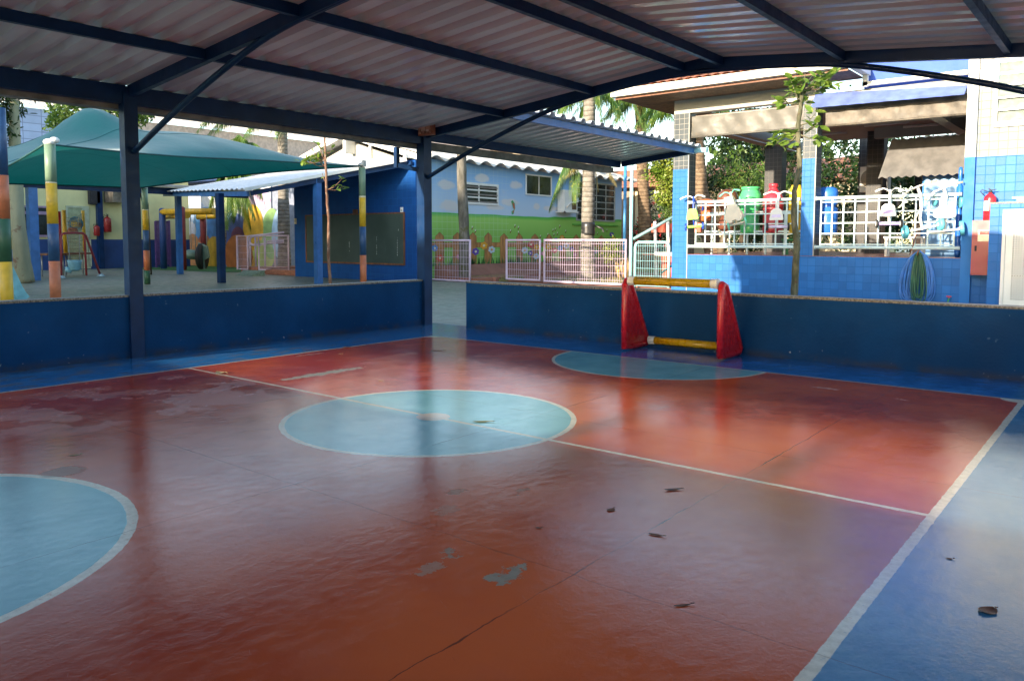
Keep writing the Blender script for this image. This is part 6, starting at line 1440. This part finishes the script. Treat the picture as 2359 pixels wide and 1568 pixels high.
def frond(b, p0, p1, up, nl, lw, ll, r, droop=0.6):
    """curved rachis from p0 to p1 rising by up in the middle, leaflets along both sides"""
    p0, p1 = Vector(p0), Vector(p1); L = (p1-p0).length
    pts = [p0.lerp(p1, i/10)+Vector((0,0,up*math.sin(math.pi*i/10))) for i in range(11)]
    b.tube(pts, [0.022-0.0018*i for i in range(11)], 5)
    for i in range(nl):
        u = 0.12+0.88*(i+0.5)/nl; k = min(9, int(u*10)); p = pts[k].lerp(pts[k+1], u*10-k); d = (pts[k+1]-pts[k]).normalized()
        side = d.cross(Vector((0,0,1))); side = side.normalized() if side.length > 0.05 else Vector((1,0,0))
        for s_ in (-1, 1):
            le = ll*math.sin(math.pi*min(1, u*0.82+0.14))*r.uniform(0.8,1.1)+0.05
            dr_ = (side*s_*0.9+d*0.75+Vector((0,0,-droop*r.uniform(0.7,1.4)))).normalized(); w_ = lw*r.uniform(0.7,1.1); n_ = d
            e1 = p+dr_*le*0.5; e2 = p+dr_*le*0.85+Vector((0,0,-0.22*le*droop-0.1*le))
            b._add([p-d*w_*0.5, p+d*w_*0.5, e1+d*w_*0.45, e2, e1-d*w_*0.45], [(0,1,2,3,4)])
def trunk_ring(b, pts, radii, n=14, seg=26, amp=0.03, seed=1):
    r = random.Random(seed); P = []; Rr = []
    m_ = len(pts)-1
    for i in range(seg+1):
        u = i/seg*m_; k = min(m_-1, int(u)); f_ = u-k; P.append(Vector(pts[k]).lerp(Vector(pts[k+1]), f_)); Rr.append((radii[k]+(radii[k+1]-radii[k])*f_)*(1+r.uniform(-amp, amp)+(0.03 if i % 2 else 0)))
    b.tube(P, Rr, n)

# ringed palm behind the long lilac fence
r = random.Random(21)
gx, gy = at(1357,635,1,12.0).x, 12.0
Q = lambda x, y: at_dist(x, y, gx, gy)
pl = thing('palm_tree', 'tall ringed grey palm behind the lilac fence with a black band round its trunk', 'palm', (gx, gy, 0))
wpx = 31/FPX*math.hypot(gx-CAM.x, gy-CAM.y)/2*0.98
b = MB(); trunk_ring(b, [(gx,gy,-0.02), Q(1353,560), Q(1356,420), Q(1358,235), Q(1362,120)], [wpx*1.22, wpx*0.98, wpx*0.93, wpx*0.88, wpx*0.85]); b.build('trunk', BK['palm'], pl)
zb0, zb1 = Q(1355,542).z, Q(1355,512).z
b = MB(); trunk_ring(b, [(Q(1355,542)), (Q(1355,512))], [wpx*1.05, wpx*1.04], 16, 5, 0.05, 3)
b.tube([Q(1372,520), Q(1388,527), Q(1392,536), Q(1385,532)], [0.03,0.03,0.02,0.01], 5); b.build('black_band', plain('black_plastic_wrap', (0.03,0.03,0.03), 0.35), pl)
b = MB()
for (xa, ya, xb, yb, up, ll) in ((1330,330,1275,482,0.25,0.55),(1352,335,1250,440,0.4,0.5),(1350,120,1180,300,0.5,0.5),(1366,120,1480,300,0.6,0.5),(1360,110,1390,300,0.4,0.5),(1350,110,1270,290,0.4,0.5),(1322,320,1292,465,0.25,0.55)):
    frond(b, Q(xa,ya), Q(xb,yb)+Vector((r.uniform(-.4,.4), r.uniform(-.4,.4), 0)), up, 64, 0.042, ll*1.15, r, 1.2)
b.build('fronds', LM['palm'], pl)
b = MB()
for (xa, ya, xb, yb) in ((1362,350,1318,430),(1362,348,1345,440),(1362,350,1385,440),(1365,350,1412,428),(1360,352,1300,410)): frond(b, Q(xa,ya), Q(xb,yb)+Vector((r.uniform(-.3,.3), r.uniform(-.3,.3), 0)), 0.12, 22, 0.025, 0.30, r, 1.0)
b.build('dry_fronds', LM['dry'], pl)
# mossy palm trunk near the gate
gx2, gy2 = at(1071,600,1,10.3).x, 10.3
Q = lambda x, y: at_dist(x, y, gx2, gy2)
w2 = 24/FPX*math.hypot(gx2-CAM.x, gy2-CAM.y)/2*0.97
pm_ = thing('palm_tree', 'mossy straight palm trunk between the lilac gates', 'palm', (gx2, gy2, 0))
b = MB(); trunk_ring(b, [(gx2,gy2,0), Q(1069,520), Q(1064,420), Q(1063,330), Q(1062,200)], [w2*1.15,w2,w2*0.95,w2*0.95,w2*0.9], amp=0.05, seed=5); b.build('trunk', BK['mossy'], pm_)
b = MB()
for (xb, yb, up) in ((1200,260,.5),(900,240,.5),(1120,180,.4),(980,160,.4)): frond(b, Q(1062,200), Q(xb,yb)+Vector((r.uniform(-1,1),r.uniform(-1,1),0)), up, 36, 0.03, 0.5, r, 1.0)
b.build('fronds', LM['palm'], pm_)
# leaning palm further back with its crown over the cyan gate
def palm(label, base, crownp, rad, frs, bk, seed, mid=None, dry=(), nl=46, ll=0.8, lw=0.045, lm='palm'):
    r = random.Random(seed); t = thing('palm_tree', label, 'palm', base)
    b = MB(); base = Vector(base); crownp = Vector(crownp); mid = mid or base.lerp(crownp, 0.5)
    trunk_ring(b, [base, Vector(mid), crownp], [rad*1.25, rad, rad*0.85], amp=0.06, seed=seed); b.build('trunk', bk, t)
    b = MB()
    for (dx, dy, dz, up) in frs: frond(b, crownp, crownp+Vector((dx,dy,dz)), up, nl, lw, ll, r, 1.1)
    b.build('fronds', LM[lm], t)
    if dry:
        b = MB()
        for (dx, dy, dz, up) in dry: frond(b, crownp, crownp+Vector((dx,dy,dz)), up, 30, lw*0.8, ll*0.6, r, 1.0)
        b.build('dry_fronds', LM['dry'], t)
    return t
g3 = (at(1492,614,1,21.5).x, 21.5)
Q = lambda x, y: at_dist(x, y, *g3)
cx3 = Q(1474,215)
palm('leaning brown palm beyond the cyan gate with arching fronds', (g3[0], g3[1], 0), cx3, 0.24,
     [(-2.6,-1.2,-0.9,.9),(2.4,1.0,-0.9,.9),(-1.6,-2.0,-1.4,.9),(1.5,-1.5,-1.5,.8),(0.3,-2.4,-1.2,.9),(-2.8,0.6,-0.3,1.0),(2.9,0.5,-0.1,1.0),(-0.5,-1.6,-1.9,.5),(0.9,-0.8,-1.9,.5),(-1.2,1.8,-.6,1.1),(1.4,2.0,-1.2,1.1),(2.0,-0.4,-1.8,.6),(-1.9,-.6,-1.7,.6),(0.2,-0.5,1.5,.2),(-1.2,-.8,.9,.6),(1.5,-.6,.8,.6)], BK['brown'], 4, mid=Q(1481,420), dry=[(0.5,-1.0,-1.2,.3),(-0.8,-.8,-1.2,.3)])
cx3b = at_dist(1352,250,at(1354,600,1,19).x,19)
palm('palm with loose fronds rising behind the extension roof', (at(1354,600,1,19).x,19,0), cx3b+Vector((0,0,.4)), 0.16, [(-1.8,-1.0,-1.2,.8),(1.8,.2,-1.4,.8),(-.4,-1.9,-1.6,.7),(1.0,-1.6,-.8,.9),(-2,.8,-.4,.8),(2.2,1.1,-.4,.8),(.6,-1,-1.9,.4)], BK['brown'], 9)
# palm behind the egg mural with drooping fronds under the lean-to roof
g5 = (at(655,600,1,10.9).x, 10.9)
Q = lambda x, y: at_dist(x, y, *g5)
c5_ = Q(650,260)
palm('grey palm behind the ramp fence with fronds over the shade sail', (g5[0], g5[1], 0.1), c5_, 0.20, [(-3.4,-1.4,-0.3,.8),(-2.6,-2.0,-0.7,.9),(-1.8,-2.2,-1.1,.8),(-0.6,-2.4,-0.9,.7),(0.9,-0.9,-1.1,.5),(1.6,0.4,-0.6,.6),(-3.0,.6,-.1,.7),(-1.0,-2.5,-0.3,.9),(2.0,-.9,-.4,.7),(.1,-1.9,-1.4,.6)], BK['palm'], 12, ll=0.75)
g6 = (at(510,600,1,11.3).x, 11.3); Q = lambda x, y: at_dist(x, y, *g6)
c6_ = Q(525,392)
palm('low palm in front of the egg mural with hanging fronds', (g6[0], g6[1], 0), c6_, 0.10, [(0.9,0.6,-2.7,.3),(0.3,-0.3,-2.5,.4),(1.5,0.3,-2.1,.5),(-1.0,-.4,-1.9,.5),(2.2,.8,-1.7,.6),(-0.4,.5,-2.2,.4),(-2.6,-.5,.4,.9),(-1.5,-1.0,1.0,.7),(-0.5,-1,1.4,.5),(1.8,-.3,1.0,.8),(2.8,.2,.3,.9)], BK['palm'], 15, ll=0.8, lw=0.07, nl=60)
# palms in the courtyard behind the arcade
g7 = (at(1640,560,1,19).x, 19.0); Q = lambda x, y: at_dist(x, y, *g7)
palm('leaning brown palm trunk seen through the left arcade opening', (Q(1652,560).x, g7[1], 0.4), Q(1600,250), 0.26, [(2,-1,-1,.8),(-2,-1,-.8,.8),(1,-2,-1.2,.7),(.5,1.5,-.5,.9),(-1,-2,-1,.6)], BK['brown'], 19, mid=Q(1613,430))
g8 = (at(1655,560,1,17.6).x, 17.6); Q = lambda x, y: at_dist(x, y, *g8)
fp = thing('dead_fan_palm', 'dead grey fan of palm leaves behind the brown plastic toy', 'palm', (g8[0], g8[1], 0.4)); b = MB(); r = random.Random(8)
b.tube([(g8[0],g8[1],0.4), Q(1668,545), Q(1668,520)], [0.14,0.12,0.1], 8)
for i in range(46):
    an = r.uniform(-1.25, 1.0); L_ = r.uniform(0.7, 1.25); d = Vector((math.sin(an)*0.8, math.sin(an)*0.6+r.uniform(-.3,.3), math.cos(an))); p = Q(1666,522)
    b.tube([p, p+d*L_*0.6, p+d*L_+Vector((0,0,-0.12*abs(math.sin(an))))], [0.022,0.016,0.006], 4)
b.build('dead_leaves', LM['grey'], fp)
# dense trees behind the arcade
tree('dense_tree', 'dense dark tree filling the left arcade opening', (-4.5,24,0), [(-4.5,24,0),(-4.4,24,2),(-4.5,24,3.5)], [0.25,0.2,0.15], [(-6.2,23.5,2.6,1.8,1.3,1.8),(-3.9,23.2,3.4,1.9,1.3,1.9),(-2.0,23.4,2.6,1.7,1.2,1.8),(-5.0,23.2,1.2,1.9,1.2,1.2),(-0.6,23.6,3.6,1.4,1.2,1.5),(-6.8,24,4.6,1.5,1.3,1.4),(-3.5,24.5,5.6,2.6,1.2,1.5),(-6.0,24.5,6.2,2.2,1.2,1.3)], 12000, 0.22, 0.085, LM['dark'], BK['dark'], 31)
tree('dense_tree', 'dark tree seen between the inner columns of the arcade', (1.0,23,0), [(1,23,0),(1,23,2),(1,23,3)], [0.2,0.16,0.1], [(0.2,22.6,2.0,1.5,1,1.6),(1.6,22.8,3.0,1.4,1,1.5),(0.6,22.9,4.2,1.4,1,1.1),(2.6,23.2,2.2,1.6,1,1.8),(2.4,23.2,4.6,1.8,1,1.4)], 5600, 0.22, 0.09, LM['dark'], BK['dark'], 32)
tree('feathery_tree', 'tree with fine feathery leaves over the arcade rail', (-4.6,20.3,0), [(-4.6,20.3,0),(-4.3,20.3,2.2),(-4.0,20.2,3.2)], [0.14,0.1,0.07], [(-4.1,19.9,3.4,1.2,.7,.6),(-3.1,19.8,2.9,.8,.6,.6),(-4.9,20,2.7,.7,.5,.7)], 3600, 0.15, 0.035, LM['mid'], BK['dark'], 33)
gx, gy = at(1530,500,1,19.5).x, 19.5; Q = lambda x, y: at_dist(x, y, gx, gy)
bl_ = [(*Q(1525,375),.55,.5,.5),(*Q(1540,415),.55,.5,.5),(*Q(1510,400),.38,.4,.35),(*Q(1545,355),.5,.5,.4),(*Q(1535,450),.5,.45,.45),(*Q(1570,400),.6,.5,.7)]
tree('bright_tree', 'bright yellow green tree left of the tiled column', (Q(1560,500).x,gy,0), [(Q(1560,500).x,gy,0),(Q(1558,500).x,gy,1.5),Q(1548,440)], [0.12,0.1,0.07], bl_, 5200, 0.11, 0.06, LM['lite'], BK['dark'], 34)
bl_ = [(*Q(1545,470),.45,.4,.4),(*Q(1552,505),.4,.4,.45)]
tree('green_shrub', 'dark green shrub under the bright tree beside the tiled column', (Q(1560,520).x,gy-.4,0), [(Q(1560,520).x,gy-.4,0),(Q(1556,520).x,gy-.4,.8),Q(1552,505)], [0.06,0.05,0.04], bl_, 1700, 0.10, 0.04, LM['mid'], BK['dark'], 35)
# red flowering bush
gx, gy = at(1510,560,1,22).x, 22.0; Q = lambda x, y: at_dist(x, y, gx, gy)
bl_ = [(*Q(1490,530),.5,.5,.6),(*Q(1508,500),.55,.5,.6),(*Q(1528,535),.5,.5,.5),(*Q(1505,560),.8,.5,.4),(*Q(1472,545),.4,.4,.4)]
fb = tree('flowering_bush', 'bush dotted with red flowers before the cream house', (gx,gy,0), [(gx,gy,0),(gx,gy,.5),(gx,gy,.9)], [0.08,0.06,0.05], bl_, 2600, 0.12, 0.05, LM['dark'], BK['dark'], 36)
b = MB(); r = random.Random(4)
for i in range(110):
    q = bl_[r.randrange(len(bl_))]; v = rv(r); c_ = Vector((q[0]+v.x*q[3]*1.05, q[1]-abs(v.y)*q[4]*1.1, q[2]+v.z*q[5]*1.05))
    for k in range(4): leaf(b, c_, rv(r), rv(r), 0.08, 0.07)
b.build('blossoms', plain('red_blossom', (0.55,0.04,0.05), 0.5), fb)
# potted bush in front
gx, gy = at(*c5(640,1250),1,12.6).x, 12.6; Q = lambda x, y: at_dist(x, y, gx, gy)
bl_ = [(*Q(*c5(600,1190)),.28,.25,.28),(*Q(*c5(640,1150)),.2,.2,.22),(*Q(*c5(660,1220)),.25,.25,.25),(*Q(*c5(590,1250)),.2,.2,.2)]
tree('yellow_bush', 'small yellow green bush beside the big pot', (gx,gy,0), [(gx,gy,0),(gx,gy,.3),Q(*c5(630,1220))], [0.03,0.025,0.02], bl_, 900, 0.07, 0.035, LM['lite'], BK['dark'], 37)
gx, gy = at(1450,640,1,11.7).x, 11.7; Q = lambda x, y: at_dist(x, y, gx, gy)
lt_ = thing('bare_shrub', 'nearly bare shrub with yellow leaves left of the cyan post', 'shrub', (Q(*c5(715,1375)).x, gy, 0)); b = MB()
for pts in ([(715,1390),(690,1320),(700,1260),(740,1220)],[(715,1390),(722,1310),(760,1265),(775,1230)],[(700,1330),(685,1280),(690,1250)],[(722,1310),(735,1250),(720,1190)]): b.tube([Q(*c5(*p)) for p in pts], [0.016,0.012,0.009,0.005][:len(pts)], 5)
b.build('branches', BK['dark'], lt_); b = MB(); r = random.Random(6)
for (x_, y_) in ((680,1260),(690,1290),(695,1310),(735,1230),(690,1275),(700,1340),(676,1285)): leaf(b, Q(*c5(x_,y_)), Vector((r.uniform(-1,1),r.uniform(-1,1),-1)), rv(r), 0.11, 0.05)
b.build('leaves', plain('yellow_leaf', (0.66,0.50,0.05), 0.5), lt_)

# thin trees close by
def thin_tree(label, gx, gy, pts, rad, clusters, bk, lm, seed, L=0.15, W=0.065, per=12):
    Q = lambda x, y: at_dist(x, y, gx, gy); r = random.Random(seed); t = thing('sapling', label, 'tree', (gx, gy, 0)); b = MB()
    P = [Vector((gx, gy, -0.0))]+[Q(*p) for p in pts]; Rr = [rad*1.15]+[rad*(1-0.5*i/len(pts)) for i in range(len(pts))]
    P2_, R2_ = [], []
    for i in range(len(P)-1):
        for k in range(6): u = k/6; P2_.append(P[i].lerp(P[i+1], u)+Vector((r.uniform(-.006,.006), r.uniform(-.006,.006), 0))); R2_.append((Rr[i]+(Rr[i+1]-Rr[i])*u)*r.uniform(0.92,1.12))
    P2_.append(P[-1]); R2_.append(Rr[-1]); b.tube(P2_, R2_, 9)
    lb_ = MB()
    for (sx_, sy_, ex, ey, dep, n) in clusters:
        s0, e0 = Q(sx_, sy_), Q(ex, ey)+Vector((dep*CF.x, dep*CF.y, 0)); m_ = (s0+e0)/2+Vector((0,0,-0.05)); b.tube([s0, m_, e0], [0.012,0.009,0.005], 6)
        for k in range(n):
            u = r.uniform(0.6, 1.05); p = m_.lerp(e0, min(1,(u-0.5)*2)) if u < 1 else e0
            a_ = r.uniform(0, 6.28); d = Vector((math.cos(a_), math.sin(a_), r.uniform(-0.7, 0.7)))+(e0-s0).normalized()*0.4
            leaf(lb_, p+rv(r)*0.05, d, Vector((0,0,1))+rv(r)*0.6, L*r.uniform(0.7,1.15), W*r.uniform(0.8,1.2))
    b.build('trunk', bk, t); lb_.build('leaves', lm, t); return t
q = at(763,651,1,2.6)
thin_tree('thin reddish sapling in front of the blackboard', q.x, 2.6, [(757,600),(757,510),(753,450),(751,400),(749,340),(746,250)], 0.030,
   [(750,385,705,365,0,14),(750,385,722,350,.1,12),(750,370,735,335,0,10),(750,370,698,372,-.1,12),(751,365,718,362,.2,10),(750,350,765,345,0,4),(752,438,788,412,0,9),(752,436,790,428,.1,8),(752,420,742,398,0,1),(750,330,742,350,.1,6)], BK['thin'], LM['young'], 41, L=0.14, W=0.06)
q = at(1828,676,1,5.2)
thin_tree('slender sapling with drooping leaves in front of the arcade', q.x, 5.2, [(1834,600),(1836,560),(1829,510),(1830,440),(1842,380),(1838,300),(1845,240),(1850,195)], 0.050,
   [(1846,235,1820,180,0,11),(1847,230,1855,170,0,10),(1848,215,1885,172,.1,12),(1848,205,1915,178,0,12),(1848,205,1928,190,.1,10),(1846,240,1795,225,0,10),(1845,235,1825,210,-.1,12),(1842,262,1862,210,.1,12),(1840,310,1800,302,0,12),(1840,318,1792,325,.1,10),(1841,300,1810,330,0,8),(1842,300,1885,285,0,11),(1842,310,1895,312,.1,9),(1842,290,1878,262,0,6),(1846,240,1845,175,.2,14),(1850,215,1900,165,0,12)], BK['thin2'], LM['young'], 43, L=0.19, W=0.09)
# eucalyptus trunk and big trees upper left
g9 = at(*c1(160,1360),2,0.0); Q = lambda x, y: at_dist(x, y, g9.x, g9.y)
e_ = thing('eucalyptus_tree', 'thick peeling eucalyptus trunk at the left under the sail', 'tree', (g9.x, g9.y, 0))
w9 = 25/FPX*math.hypot(g9.x-CAM.x, g9.y-CAM.y)/2
b = MB(); trunk_ring(b, [(g9.x,g9.y,0), Q(47,590), Q(40,520), Q(37,440), Q(34,330), Q(33,230)], [w9*1.7,w9*1.3,w9*1.12,w9*1.0,w9*0.8,w9*0.6], amp=0.03, seed=4); b.build('trunk', BK['euc'], e_)
b = MB(); r = random.Random(3)
crown(b, r, [(*Q(5,240),.45,.6,.35),(*Q(-60,280),.9,.9,.8),(*Q(0,190),.9,.8,.5),(*Q(8,272),.32,.4,.3),(*Q(-20,300),.4,.4,.3)], 3000, 0.20, 0.05); b.build('crown', LM['dark'], e_)
gA = (-20.5, 5.0); Q = lambda x, y: at_dist(x, y, *gA)
tree('loose_tree', 'yellow green tree with loose foliage behind the sail peak', (Q(343,652).x, gA[1], 0), [Q(343,652),Q(335,470),Q(285,290)], [0.12,0.10,0.06],
     [(*Q(150,255),.7,.6,.45),(*Q(140,285),.45,.5,.35),(*Q(230,248),.8,.6,.4),(*Q(290,262),.8,.7,.45),(*Q(210,228),.7,.6,.3),(*Q(320,240),.7,.6,.4),(*Q(330,265),.3,.3,.3)], 3800, 0.17, 0.07, LM['mid'], BK['dark'], 51)
# backdrop trees beyond the houses
for i, (x, y, s_, lab) in enumerate(((-40,40,5,'large distant tree far behind the beige house'),(-12,42,5,'large distant tree far behind the cream house'),(5,38,5,'large distant tree far behind the arcade'),(-52,20,6,'large distant tree far behind the warehouse'),(20,34,5,'large distant tree beyond the right end of the arcade'))):
    tree('distant_tree', lab, (x,y,0), [(x,y,0),(x,y,s_*.6),(x,y,s_)], [0.5,0.4,0.3], [(x,y,s_*1.1,s_*.8,s_*.7,s_*.6),(x-s_*.5,y,s_*.8,s_*.6,s_*.5,s_*.5),(x+s_*.5,y,s_*.8,s_*.6,s_*.5,s_*.5)], 2600, 0.7, 0.4, LM['mid'], BK['dark'], 60+i, group='distant trees behind the houses')

# ------------------------------------------------------------------ dry leaves lying on the floor
dl_ = [plain('dry_brown_leaf', (0.13,0.05,0.025), 0.6, var=0.3, scale=30), plain('dull_green_leaf', (0.22,0.20,0.05), 0.6), plain('pale_dry_leaf', (0.42,0.34,0.16), 0.6)]
def floor_leaf(label, x, y, L, W, rot, curl, mi, stem=True):
    b = MB(); n = 8; c, s = math.cos(rot), math.sin(rot); k = 0
    rows = []
    for i in range(n+1):
        u = i/n; w_ = W*math.sin(math.pi*min(1, u*0.92+0.04))**0.8; zc = curl*(4*(u-0.5)**2)
        for sg in (-1, 0, 1):
            lx = (u-0.5)*L; ly = sg*w_/2; z = 0.0015+zc*0.45+abs(sg)*curl*0.3; b.v.append(Vector((x+lx*c-ly*s, y+lx*s+ly*c, z)))
    for i in range(n):
        for q in (0, 1): a_ = i*3+q; b.f.append([a_, a_+3, a_+4, a_+1]); b.mi.append(0); b.sm.append(True)
    if stem: b.tube([(x+L/2*c, y+L/2*s, 0.005+curl*.5), (x+L*0.72*c, y+L*0.72*s, 0.006)], 0.0018, 4)
    tag(b.build('fallen_leaf', dl_[mi]), label, 'leaf', 'fallen leaves on the court')
for a in [('curled brown leaf on the red floor just below the halfway line',5.22,-3.64,.10,.035,.9,.025,0),('small grey brown leaf left of the curled ones',5.14,-4.07,.055,.04,1.6,.012,0),
   ('brown curled leaf near the long joint of the red floor',5.44,-4.21,.075,.03,.2,.012,0),('thin pale edged leaf lying low on the red floor',5.81,-4.71,.075,.018,.9,.01,0),('crumpled red brown leaf on the blue floor at the right',6.60,-4.12,.085,.06,1.1,.03,0),
   ('yellow green twisted leaf in the centre circle',3.57,-3.15,.15,.045,.75,.02,1),('crumpled pale leaf on the halfway line near the left sideline',0.51,-3.21,.13,.10,.4,.06,2),('brown leaf on the left sideline',-0.16,-1.79,.12,.05,.7,.02,0),
   ('brown leaf on the left sideline nearer the corner',0.01,-1.38,.12,.06,.3,.03,0),('brown leaves in the bright strip near the far left corner',0.99,-0.92,.16,.05,.6,.03,0),('tiny pale leaf on the red floor below the left sideline',0.37,-1.75,.05,.03,.6,.01,2),
   ('tiny yellow leaf on the red floor above the centre circle',1.9,-2.55,.05,.035,.6,.01,2),('small brown chip near the crossing joint',5.02,-4.45,.03,.02,.6,.006,0),('small green leaf far left on the red floor',2.35,-5.2,.07,.02,1.2,.006,1),('dark speck of leaf on the blue floor',6.42,-3.72,.03,.02,.3,.006,0)]:
    a = list(a); a[3] *= 0.8; a[4] *= 0.9; a[6] *= 0.35; floor_leaf(*a)
TAN = math.tan(R_(SUN_EL))
caster = thing('shadow_caster_roof', 'unseen roof on posts shaped to shade the far end of the court', 'building', (4, -20.5, 0))  # unseen shadow caster; roof and posts shaped for the shadows on the court
b = MB()
prof = [(-5.5, 18.3*TAN), (1.0, 19.2*TAN), (20, 18.0*TAN), (20, 18.0*TAN+1.6), (1.0, 19.2*TAN+1.8), (-5.5, 18.3*TAN+1.5)]
b.prism(prof, (0, -20, 0), (1,0,0), (0,0,1), (0,-1,0), 0.6); b.build('roof', M['beamw'], caster)
for x in (-5.2, 2.8, 4.1, 12, 19): box('post', M['steel'], caster, x-0.06, x+0.06, -20.4, -20.28, 0, 18.1*TAN)
bl = thing('yard_shade_block', 'unseen long block added to shade the left yard', 'building', (-50, -43, 0))  # unseen block added to keep direct sun off the left yard
box('wall', M['cream'], bl, -90, -10.6, -46, -40, 0, 12.2)
b = MB(); b.prism([(-46.5,12.2),(-39.5,12.2),(-43,13.0)], (-90.3,0,0), (0,1,0), (0,0,1), (1,0,0), 79.9); b.build('roof', M['terra'], bl)
sh = thing('post_shade_block', 'unseen low block added to shade the sail posts', 'sun blocker', (-5.6, -12.5, 0))  # second, lower unseen block, added to shade the nearer sail posts
box('wall', M['cream'], sh, -9.5, -2.6, -13.2, -12, 0, 3.9); box('roof', M['whiteroof'], sh, -9.7, -2.4, -13.4, -11.8, 3.9, 4.0)
